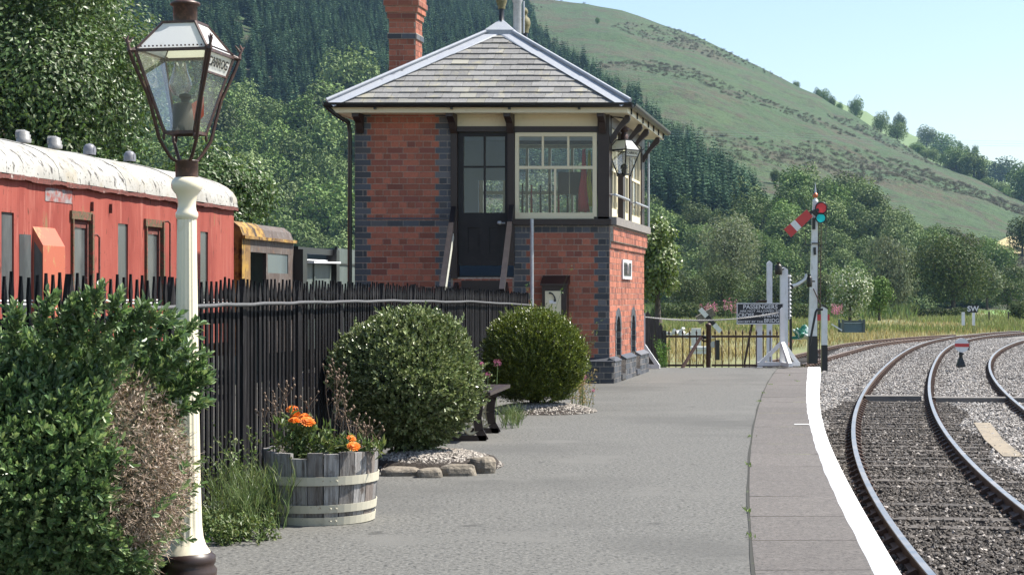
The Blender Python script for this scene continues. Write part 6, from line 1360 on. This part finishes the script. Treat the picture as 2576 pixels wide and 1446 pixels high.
M['whitebloom'] = leafmat('pale_flowering_leaf', (.13,.2,.06), (.55,.57,.45), lo=.6, hi=1.3, rough=.45, trans=.25, frac=.4)
def crown_arrays(seed, h, w, nlobe, nleaf, leaf, zc=.58, zr=.42, droop=.2, lobe=(.2,.34), fill=(.72,1.02)):
    r = np.random.default_rng(seed); L_ = []
    for _ in range(nlobe):
        d = r.normal(size=3); d /= np.linalg.norm(d); rad = r.uniform(.35,1)**.5; lr = r.uniform(*lobe)*w*(1.05-.25*max(d[2],0))
        c = np.array([d[0]*(w/2-lr*.8)*rad, d[1]*(w/2-lr*.8)*rad, h*zc+d[2]*(h*zr-lr*.7)*rad]); L_.append((c, lr))
    wt = np.array([l[1]**2 for l in L_]); wt /= wt.sum(); k = r.choice(nlobe, nleaf, p=wt); C = np.array([l[0] for l in L_])[k]; R = np.array([l[1] for l in L_])[k]
    d = r.normal(size=(nleaf,3)); d[:,2] = d[:,2]*.9+.18; d = unit(d); P = C+d*R[:,None]*r.uniform(fill[0], fill[1], nleaf)[:,None]
    A = unit(np.cross(d, r.normal(size=(nleaf,3)))+np.array([0,0,-droop])+d*.35); N_ = unit(d+r.normal(size=(nleaf,3))*.33)
    return P, A, N_, leaf*r.uniform(.6,1.3,nleaf), leaf*.62*r.uniform(.7,1.2,nleaf), L_
def trunk_mb(h, w, L_, r0, seed):
    q = MB(); r = random.Random(seed); top = Vector((0,0,h*.62)); pth = [Vector((r.uniform(-.01,.01)*w*f, r.uniform(-.01,.01)*w*f, h*.62*f)) for f in (0,.08,.3,.6,1)]
    q.tube(pth, [r0*1.5,r0,r0*.85,r0*.6,r0*.3], 8)
    for c, lr in L_[:14]:
        s = pth[2].lerp(pth[4], r.random()*.8); e = Vector(c); q.tube([s, s.lerp(e,.5)+Vector((0,0,-.03*h)), e], [r0*.4,r0*.25,r0*.08], 5)
    return q
def make_tree(name, label, cat, loc, h, w, seed, mat, nlobe=22, nleaf=3500, leaf=.5, group=None, **kw):
    P, A, N_, l, wd, L_ = crown_arrays(seed, h, w, nlobe, nleaf, leaf, **kw); t = thing(name, label, cat, loc, group)
    link('crown', leaf_mesh('crown', P, A, N_, l, wd, .2), mat, t); q = trunk_mb(h, w, L_, .028*h, seed); 
    me = bpy.data.meshes.new('trunk'); me.from_pydata(q.V, [], q.F); me.polygons.foreach_set('use_smooth', [True]*len(q.F)); me.update(); link('trunk', me, M['bark'], t); return t
def at(x, yb, Y): return W(x, yb, Y)
# big ash at the left behind the coach
make_tree('ash_tree', 'tall spreading ash tree with glittering leaves behind the red coach', 'tree', (-13.6,48,GZ+.9), 13.5, 10.2, 21, M['ashleaf'], nlobe=75, nleaf=125000, leaf=.15, zc=.56, zr=.45, lobe=(.1,.19), droop=.5, fill=(.35,1.05))
make_tree('ash_tree', 'smaller bushy ash growing between the tall ash and the lantern post', 'tree', (-8.3,47,GZ+.5), 6.6, 4.6, 22, M['ashleaf'], nlobe=30, nleaf=26000, leaf=.15, zc=.56, zr=.45, lobe=(.14,.26), droop=.5, fill=(.4,1.05))
make_tree('hedgerow_tree', 'dark leafy tree at the far edge of the picture behind the coach roof vents', 'tree', (-19.2,52,GZ), 9, 7, 23, M['ashleaf'], nlobe=40, nleaf=24000, leaf=.22, lobe=(.12,.22), droop=.4, fill=(.4,1.05))
# pale ash next to the box, shrubs and trees of the valley floor
def ptree(name, label, cat, x, yb, wpx, hpx, Y, mat, seed, leaf_px=6.5, nleaf=3500, **kw):
    s_ = Y/F; make_tree(name, label, cat, at(x, yb, Y), hpx*s_, wpx*s_, seed, mat, nleaf=nleaf, leaf=leaf_px*s_, **kw)
ptree('ash_sapling', 'pale green young ash tree rising behind the sunlit brick corner', 'tree', 1655, 812, 125, 285, 60, M['paleleaf'], 31, 12, 5200, zc=.53, zr=.47, droop=.8, lobe=(.2,.32), fill=(.4,1.05))
ptree('willow_tree', 'grey-green rounded willow in the middle of the valley wood above the white posts', 'tree', 1838, 735, 185, 200, 250, M['willow'], 33, 7, 5200, zc=.52, zr=.48, nlobe=34)
ptree('thorn_bush', 'dark round thorn bush beyond the corner sapling', 'bush', 1735, 778, 110, 95, 200, M['darkoak'], 34, 6, 2600, zc=.5, zr=.5)
ptree('thorn_bush', 'long dark olive thorn bush behind the black warning board', 'bush', 1815, 778, 165, 108, 205, M['darkoak'], 35, 6, 4200, zc=.5, zr=.5, nlobe=30)
ptree('thorn_bush', 'dark bush behind the stout white lamp post', 'bush', 1950, 780, 150, 100, 215, M['darkoak'], 36, 6, 3400, zc=.5, zr=.5, nlobe=26)
ptree('thorn_bush', 'dark bush filling the gap right of the semaphore mast', 'bush', 2075, 782, 130, 110, 215, M['darkoak'], 37, 6, 3000, zc=.5, zr=.5)
ptree('flowering_bush', 'white flowering bramble bush beside the semaphore mast', 'bush', 2138, 812, 125, 152, 118, M['whitebloom'], 38, 7.5, 3300, zc=.5, zr=.5, nlobe=26)
ptree('sallow_bush', 'mid green feathery bush leaning against the white flowering bush', 'bush', 2212, 806, 80, 110, 122, M['oak'], 39, 6.5, 2200, zc=.5, zr=.5)
ptree('weeping_willow', 'silvery weeping willow beside the big dark tree', 'tree', 2243, 782, 150, 205, 225, M['willow'], 40, 8, 4600, zc=.53, zr=.47, droop=2.2, nlobe=30)
ptree('dark_oak', 'big dark round oak dominating the hedge line behind the whistle board', 'tree', 2398, 782, 220, 208, 210, M['darkoak'], 41, 7.5, 7500, zc=.5, zr=.5, nlobe=44, lobe=(.14,.26))
ptree('willow_tree', 'grey tapering willow just right of the big dark oak', 'tree', 2483, 780, 80, 130, 230, M['willow'], 42, 7, 2200)
ptree('hedge_tree', 'low dark hedge tree at the edge of the stubble field', 'tree', 2548, 735, 95, 70, 300, M['darkoak'], 43, 6, 2200, zc=.5, zr=.5)
ptree('hedge_tree', 'olive brown bushes below the stubble field', 'tree', 2535, 778, 110, 85, 250, M['darkoak'], 44, 6, 2600, zc=.5, zr=.5)
ptree('field_tree', 'small dark bushy tree alone in the bright green field', 'tree', 2566, 805, 62, 48, 175, M['darkoak'], 45, 6, 1600, zc=.55, zr=.42)
ptree('field_tree', 'dark round tree high beside the pale slope at the picture edge', 'tree', 2572, 645, 78, 110, 420, M['darkoak'], 46, 6, 2200, zc=.5, zr=.5)
# hedges
def hedge(name, label, xa, xb, yb, hpx, Y, mat, n):
    s_ = Y/F; t = thing(name, label, 'hedge', at((xa+xb)/2, yb, Y)); X = RNG.uniform(xa, xb, n); hh = hpx*s_*(1+.15*np.sin(X*.11)+.1*np.sin(X*.37)); d = rdir(n); P = np.stack([(X-1288)/F*Y, Y+d[:,1]*hpx*s_*.6, PZ(yb,Y)+hh*(.5+.5*np.clip(d[:,2]*1.2,-1,1))], 1)
    link('foliage', leaf_mesh('foliage', P-np.array(t.location), rdir(n), unit(d+rdir(n)*.5), 6*s_*RNG.uniform(.6,1.3,n), 4*s_, .2), mat, t); q = MB()
    for k in range(8): x = PX(xa+(xb-xa)*(k+.5)/8, Y); q.tube([(x,Y,PZ(yb,Y)),(x,Y,PZ(yb,Y)+hpx*s_*.6)], .05, 5)
    q.build('stems', M['bark'], t)
hedge('field_hedge', 'low dark clipped hedge running below the big dark oak', 2225, 2440, 797, 20, 205, M['darkoak'], 2600)
hedge('field_hedge', 'low hedge behind the warning board and white posts', 1800, 2075, 797, 26, 190, M['darkoak'], 3400)
hedge('field_hedge', 'dark field hedge seen above the rope near the brick corner', 1640, 1790, 797, 30, 180, M['darkoak'], 2200)
# prototypes for the woods (unit height)
PROT = [crown_arrays(100+k, 1.0, [.95,.85,1.05,.75][k], 24, 2300, .062, zc=.52, zr=.48, lobe=(.16,.3)) for k in range(4)]
protos = []
for k, (P, A, N_, l, wd, L_) in enumerate(PROT):
    me = leaf_mesh('crown', P, A, N_, l, wd, .2); me.materials.append(M['oak']); q = trunk_mb(1.0, .9, L_, .028, k); mt = bpy.data.meshes.new('trunk'); mt.from_pydata(q.V, [], q.F); mt.update(); mt.materials.append(M['bark']); protos.append((me, mt))
def wood_tree(p, h, k, label, group, name='broadleaf_tree', wx=1.0):
    t = thing(name, label, 'tree', p, group, random.uniform(0,6.28)); t.scale = (h*wx, h*wx, h)
    for nm, me in (('crown', protos[k][0]), ('trunk', protos[k][1])):
        o = bpy.data.objects.new(nm, me); COL.objects.link(o); o.parent = t
def in_poly(x, y, P):
    c = False; n = len(P)
    for i in range(n):
        (x1, y1), (x2, y2) = P[i], P[(i+1)%n]
        if (y1 > y) != (y2 > y) and x < (x2-x1)*(y-y1)/(y2-y1)+x1: c = not c
    return c
def scatter(xa, xb, ya, yb, poly, gap, hpx, label, group, cap, nm='broadleaf_tree', jit=.5):
    """rows of trees up the slope: row base pixel heights -> ground points on the hill"""
    y = yb; rows = []
    while y > ya: rows.append(y); y -= gap*.42
    out = []
    for r_, y in enumerate(rows):
        x = xa+(gap*.5 if r_ % 2 else 0)
        while x < xb:
            xx, yy = x+random.uniform(-jit,jit)*gap*.6, y+random.uniform(-.15,.15)*gap
            if in_poly(xx, yy, poly): out.append((xx, yy))
            x += gap
    for (xx, yy) in out[:cap]:
        p = hill_pt(xx, hill_t(xx, yy)); h = hpx*random.uniform(.7,1.3)/F*p.y; p.z -= h*.04; wood_tree(p, h, random.randrange(4), label, group, nm, random.uniform(.9,1.25))
    return len(out)
polyL = [(330,780),(330,330),(560,330),(700,300),(800,262),(900,250),(1000,250),(1000,780)]
polyR = [(1560,785),(1560,560),(1640,570),(1760,555),(1930,560),(1945,520),(2020,500),(2150,510),(2230,560),(2300,605),(2400,640),(2480,665),(2510,690),(2500,785)]
nL = scatter(330, 1000, 240, 770, polyL, 95, 140, 'round green broadleaf tree in the wood behind the red coach', 'trees of the wood behind the coach', 140)
nR_ = scatter(1560, 2520, 470, 770, polyR, 72, 92, 'round green broadleaf tree on the lower slope behind the semaphore', 'trees of the lower slope', 220)
# single trees along the far crest
for i, (x, yb, w_, h_, lab) in enumerate([(2003,224,17,20,'tiny dark tree alone highest on the skyline'),(2056,250,18,26,'slim dark tree at the top of the skyline clump'),(2072,262,30,34,'bushy tree in the middle of the skyline clump'),(2090,272,24,28,'tree at the lower end of the skyline clump'),(2112,280,16,22,'small thin tree below the skyline clump'),(2153,296,34,44,'large dark round tree on the crest line'),(2216,330,34,42,'dark leaning tree lower on the crest line'),(2264,325,32,36,'open round tree standing on the far skyline'),(2257,356,46,44,'broad low tree under the open skyline tree'),(2331,366,44,42,'paired dark trees beside the power line'),(2371,392,60,50,'spreading tree in the hedge row of the far slope'),(2415,376,15,20,'tiny bush alone on the bright far slope'),(2454,393,15,26,'small cypress shaped tree on the bright far slope'),(2432,400,18,28,'small tree just under the cypress shaped one'),(2405,420,60,45,'broad tree in the middle of the far hedge row'),(2450,440,70,50,'bushy tree low in the far hedge row'),(2520,470,80,60,'large dense tree near the end of the far hedge row'),(2570,500,70,70,'last dark tree of the far hedge row'),(2578,440,26,26,'small tree where the far skyline leaves the picture')]):
    Y = 1120; s_ = Y/F; k = i % 4; fx_ = [p for p in [far_pt(x, 0)]][0]
    y1 = np.interp(x, NR[:,0], NR[:,1]); Yt = ridge(x)[1]*1.02 if yb > y1-6 else 1300
    p = W(x, yb+6, Yt); wood_tree(p, (h_*1.4)/F*Yt, k, lab, None, 'crest_tree', w_/h_*1.05)
for x in range(2300, 2600, 17):
    yb = np.interp(x, NR[:,0], NR[:,1])+random.uniform(-4,8); Yt = ridge(x)[1]*1.03; wood_tree(W(x+random.uniform(-5,5), yb+12, Yt), random.uniform(26,44)/F*Yt, random.randrange(4), 'dense green tree in the hedge row along the lower crest', 'hedge row trees on the lower crest', 'crest_tree', random.uniform(1.0,1.4))
for (x, yb, w_, h_, lab) in [(1948,452,34,40,'round bush at the edge of the conifer plantation'),(1968,455,28,34,'paler bush next to the round one below the open slope'),(1503,66,16,18,'lone dark bush high on the open hillside')]:
    p = hill_pt(x, hill_t(x, yb)); wood_tree(p, h_/F*p.y, 1, lab, None, 'hillside_bush', w_/h_)
# rest of the woods as one mass
def mass(name, pts, arr, mat, zoff=.04):
    V = []; T = []; n = 0
    for (p, h, k, wx) in pts:
        P, A, N_, l, wd = arr[k]; a = random.uniform(0,6.28); ca, sa = math.cos(a), math.sin(a); R_ = np.array([[ca,-sa,0],[sa,ca,0],[0,0,1]]); sc_ = np.array([h*wx,h*wx,h])
        S = unit(np.cross(A, N_)); mid = P+A*l[:,None]*.45; v = np.stack([P, mid+S*wd[:,None]/2, P+A*l[:,None], mid-S*wd[:,None]/2], 1)*sc_; v = v@R_.T+np.array(p); V.append(v.reshape(-1,3)); T.append(np.full(len(P)*4, random.random()))
    V = np.concatenate(V); T = np.concatenate(T); return tag(link(name, np_mesh(name, V, np.arange(len(V)).reshape(-1,4), False, None, {'tint': T}), mat), kind='stuff')
def conifer_arrays(seed):
    r = np.random.default_rng(seed); P = []; A = []; N_ = []; l = []; wd = []
    for k in range(15):
        z = .05+.93*(k/14)**.95; R = .19*(1-z)**.8+.006; nb = 8 if k < 11 else 5
        for j in range(nb):
            a = 2*PI*(j+.5*(k%2))/nb+r.uniform(-.25,.25); d = np.array([math.cos(a), math.sin(a), -.38+r.uniform(-.15,.2)]); rr = R*r.uniform(.72,1.25)
            P.append((0,0,z+.035)); A.append(d); N_.append((math.cos(a)*.4,math.sin(a)*.4,1)); l.append(rr*1.08); wd.append(rr*.62)
            b = np.array([math.cos(a)*rr*.45, math.sin(a)*rr*.45, z+.012]); P.append(b); A.append(d+r.normal(size=3)*.5); N_.append(r.normal(size=3)+np.array([0,0,.5])); l.append(rr*.55); wd.append(rr*.4)
    return np.array(P), unit(np.array(A)), unit(np.array(N_)), np.array(l), np.array(wd)
CON = [conifer_arrays(200+k) for k in range(4)]
polyC = [(-120,360),(-120,-420),(800,-240),(1200,-60),(1325,20),(1345,95),(1440,180),(1570,262),(1690,352),(1800,425),(1890,505),(1925,585),(1800,590),(1640,560),(1540,500),(1000,290),(860,262),(700,300),(560,330),(330,340)]
pts = []; tries = 0
for _ in range(21000):
    x = random.uniform(-120, 1925); t = random.random()**.9; p = hill_pt(x, t, False); y = HZ-(p.z-E)/p.y*F
    if y < -120 or not in_poly(x, y, polyC): continue
    p = hill_pt(x, t); pts.append((p, random.uniform(9,14.5), random.randrange(4), random.uniform(.85,1.2)))
pts = pts[:6600]
# the plantation's edge against the open slope: single trees
edge = [(1345,95),(1440,180),(1570,262),(1690,352),(1800,425),(1890,505),(1922,575)]
cm = []
for k in range(4):
    P, A, N_, l, wd = CON[k]; me = leaf_mesh('crown', P, A, N_, l, wd, .15); me.materials.append(M['conifer1']); cm.append(me)
tm_ = MB(); tm_.tube([(0,0,-.03),(0,0,.5),(0,0,.95)], [.014,.009,.002], 6); tme = bpy.data.meshes.new('trunk'); tme.from_pydata(tm_.V, [], tm_.F); tme.update(); tme.materials.append(M['bark'])
d_ = 0
for (xa, ya), (xb, yb) in zip(edge[:-1], edge[1:]):
    n = int(math.hypot(xb-xa, yb-ya)/15)
    for k in range(n):
        f = (k+random.random()*.6)/n; x, y = xa+(xb-xa)*f+random.uniform(-8,6), ya+(yb-ya)*f+random.uniform(-4,10); p = hill_pt(x, hill_t(x, y)); h = random.uniform(8,15)*(.85 if y > 400 else 1)
        t = thing('conifer_tree', 'dark conifer on the plantation edge facing the open hillside', 'conifer', p, 'conifers of the plantation edge', random.uniform(0,6)); wx = random.uniform(.85,1.15); t.scale = (h*wx,h*wx,h); kk = random.randrange(4)
        for nm, me in (('crown', cm[kk]), ('trunk', tme)): o = bpy.data.objects.new(nm, me); COL.objects.link(o); o.parent = t
print('conifers', len(pts), 'wood', nL, nR_)
mass('conifer_plantation', pts, CON, M['conifer'])
# scrub on the open hill
sp_ = []; SA = [tuple(a[:700] for a in PROT[k][:5]) for k in range(4)]
SA = [(P, A, N_, l*1.9, wd*1.9) for (P, A, N_, l, wd) in SA]; SA = [tuple(x[::5] for x in a) for a in SA]
for _ in range(14000):
    x = random.uniform(1330, 2640); t = random.random(); p = hill_pt(x, t, False); y = HZ-(p.z-E)/p.y*F
    if in_poly(x, y, polyC) or in_poly(x, y, polyR): continue
    c_ = mn.noise(Vector((p.x*.012, p.y*.012, 1.7)))
    if c_ < .12: continue
    p = hill_pt(x, t); sp_.append((p-Vector((0,0,.3)), random.uniform(.7,2.0), random.randrange(4), random.uniform(1.0,2.2)))
mass('hill_scrub', sp_[:2600], SA, leafmat('heather', (.085,.075,.045), (.07,.09,.04), lo=.6, hi=1.3, trans=.05, rough=.8))
# undergrowth filling the wood floor between the trunks
ug = []
for (poly, xa, xb, ya, yb, n, hh) in ((polyL,330,1000,250,775,420,(3.5,7)),(polyR,1560,2520,480,780,520,(3,5.5))):
    for _ in range(n):
        x, y = random.uniform(xa,xb), random.uniform(ya,yb)
        if in_poly(x, y, poly): p = hill_pt(x, hill_t(x, y)); ug.append((p-Vector((0,0,.8)), random.uniform(*hh), random.randrange(4), random.uniform(1.1,1.6)))
for _ in range(150):
    x, y = random.uniform(980,1580), random.uniform(470,775); p = hill_pt(x, hill_t(x, y)); ug.append((p-Vector((0,0,.8)), random.uniform(7,11), random.randrange(4), random.uniform(1.0,1.3)))
mass('wood_undergrowth', ug, [tuple(x[::2] if x.ndim == 1 else x[::2] for x in (P, A, N_, l*1.5, wd*1.5)) for (P, A, N_, l, wd, _l) in PROT], M['wood'])
# ================================================================ yard grass and flowers
def gsample(n, y0, y1, xa, xb): 
    y = RNG.uniform(y0, y1, n); x = RNG.uniform(xa, xb, n); Y = (E-GZ)*F/(y-HZ); return (x-1288)/F*Y, Y
def free(X, Y, m=.0):
    bl = np.array([bedL(v) for v in Y]); bed = (X > bl-.25+m) & (Y < 108) & (X < bl+27)
    return ~bed & (dist_path(X, Y, Cs) > np.where(Y < 88, 2.8, 1.5)) & (dist_path(X, Y, C1) > 2.4) & (Y > 38)
def grass(name, n, y0, y1, xa, xb, mat, h, wd, thin=None):
    X, Y = gsample(n, y0, y1, xa, xb); k = free(X, Y)
    if thin is not None: k &= np.array([mn.noise(Vector((x*.16, y*.05, thin))) > -.12 for x, y in zip(X, Y)])
    X, Y = X[k], Y[k]; n = len(X); A = unit(np.stack([RNG.normal(size=n)*.22, RNG.normal(size=n)*.22, np.ones(n)], 1)); s_ = np.clip(Y/110, .55, 2.2)
    return tag(link(name, leaf_mesh(name, np.stack([X, Y, np.full(n, GZ)], 1), A, rdir(n), h*RNG.uniform(.5,1.25,n), wd*s_, 0, .1), mat), kind='stuff')
M['greengrass'] = leafmat('green_grass', (.2,.24,.08), (.3,.31,.14), lo=.65, hi=1.25, rough=.6, trans=.3)
M['goldgrass'] = leafmat('golden_grass', (.46,.37,.18), (.58,.52,.31), lo=.6, hi=1.25, rough=.7, trans=.3, frac=.4)
grass('golden_grass', 16000, 818, 905, 1600, 2620, M['goldgrass'], .45, .05, 2.2); grass('dry_grass', 9000, 788, 925, 1600, 2620, M['drygrass'], .45, .045, None); grass('green_grass', 19000, 784, 842, 1600, 2620, M['greengrass'], .6, .075, 7.7); grass('green_grass', 5000, 840, 960, 1980, 2140, M['greengrass'], .45, .03, 4.1)
grass('tall_herbs', 6000, 783, 806, 1600, 2300, M['weed'], 1.5, .12, 11.3)
def spikes(name, label, x, yb, hpx, Y, n, spread):
    t = thing(name, label, 'wildflower', at(x, yb, Y)); P = []; q = MB()
    for _ in range(n):
        b_ = at(x+random.gauss(0,spread), yb+2, Y+random.gauss(0,.6)); h = hpx*random.uniform(.6,1.1)/F*Y; q.tube([b_, b_+Vector((random.uniform(-.05,.05),0,h))], .012, 4)
        for k in range(26): P.append((b_.x+random.gauss(0,.05), b_.y+random.gauss(0,.05), b_.z+h*random.uniform(.45,1.0)))
    q.build('stems', M['stem'], t); leaves_at('blossoms', t, P, 2.6/F*Y*1.3, 1.8/F*Y*1.3, M['pink'])
spikes('willowherb', 'pink willowherb spikes above the rope left of the warning board', 1700+82, 800, 46, 88, 12, 14); spikes('willowherb', 'tall pink willowherb behind the warning board edge', 1842, 800, 52, 90, 9, 12); spikes('willowherb', 'pink willowherb clump left of the white flowering bush', 2108, 800, 36, 100, 12, 9); spikes('willowherb', 'low pink willowherb at the foot of the stout white post', 1984, 905, 46, 58, 7, 4)
# power lines and pole
q = MB()
for dz in (0, 6, 12):
    pts = [W(1330+(k/24)*0+1246*k/24, np.interp(k/24, [0,.25,.5,.75,1], [322,330,335,352,356])+dz, 430) for k in range(25)]; q.tube(pts, .018, 4, caps=False)
tag(q.build('power_line', pm('power_wire', (.2,.3,.3), .5)), 'thin overhead wires crossing the hillside', 'power line')
q = MB(); q.tube([W(2503,668,400), W(2503,636,400)], .12, 6); tag(q.build('telegraph_pole', M['bark']), 'slim pole standing in the pale stubble field', 'pole')
for i, (x, lab) in enumerate(((2488,'small weathered fence post at the near corner of the bright field'),(2537,'small weathered fence post near the lone bush in the bright field'))):
    q = MB(); post(q, x, 784, 806, 170, 3); tag(q.build('field_post', M['bark']), lab, 'post')
q = MB(); q.box(-1500,1500,-60,1680,GZ-1,520); hm = bpy.data.materials.new('haze_air'); hm.use_nodes = True; hn = hm.node_tree; hn.nodes.remove(hn.nodes['Principled BSDF']); pv = hn.nodes.new('ShaderNodeVolumePrincipled'); pv.inputs['Color'].default_value = (.4,.66,1,1); pv.inputs['Density'].default_value = .00008; pv.inputs['Anisotropy'].default_value = .2; hn.links.new(pv.outputs[0], hn.nodes['Material Output'].inputs['Volume'])
tag(q.build('haze', hm, base=(0,0,0)), kind='stuff')
# ================================================================ LIGHT, SKY, CAMERA
AZ_, EL_ = math.radians(13), math.radians(54)
sd = Vector((math.cos(EL_)*math.cos(AZ_), math.cos(EL_)*math.sin(AZ_), math.sin(EL_)))
ld = bpy.data.lights.new('sun', 'SUN'); ld.energy = 5.0; ld.angle = math.radians(.5); ld.color = (1.0,.945,.86); lo = bpy.data.objects.new('sun', ld); COL.objects.link(lo); lo.location = (10,10,30); lo.rotation_euler = sd.to_track_quat('Z','Y').to_euler()
wd_ = bpy.data.worlds.new('World'); sc.world = wd_; wd_.use_nodes = True; nt = wd_.node_tree; bg = nt.nodes['Background']; sky = nt.nodes.new('ShaderNodeTexSky'); sky.sky_type = 'NISHITA'; sky.sun_disc = False; sky.sun_elevation = EL_; sky.sun_rotation = math.atan2(sd.x, sd.y); sky.air_density = 1.0; sky.dust_density = 1.0; sky.ozone_density = 1.0
nt.links.new(sky.outputs[0], bg.inputs[0]); bg.inputs[1].default_value = .092
cam = bpy.data.cameras.new('camera'); co = bpy.data.objects.new('camera', cam); COL.objects.link(co); co.location = (0,0,E); co.rotation_euler = (PI/2,0,0); cam.sensor_width = 36; cam.lens = 36*F/2576; cam.shift_y = (HZ-723)/2576; cam.clip_end = 6000; cam.clip_start = .1; sc.camera = co
sc.view_settings.view_transform = 'Standard'; sc.view_settings.look = 'None'; sc.view_settings.gamma = 1; sc.view_settings.use_curve_mapping = False; sc.view_settings.exposure = 1.14
sc.cycles.max_bounces = 8; sc.cycles.transparent_max_bounces = 24; sc.cycles.use_denoising = True
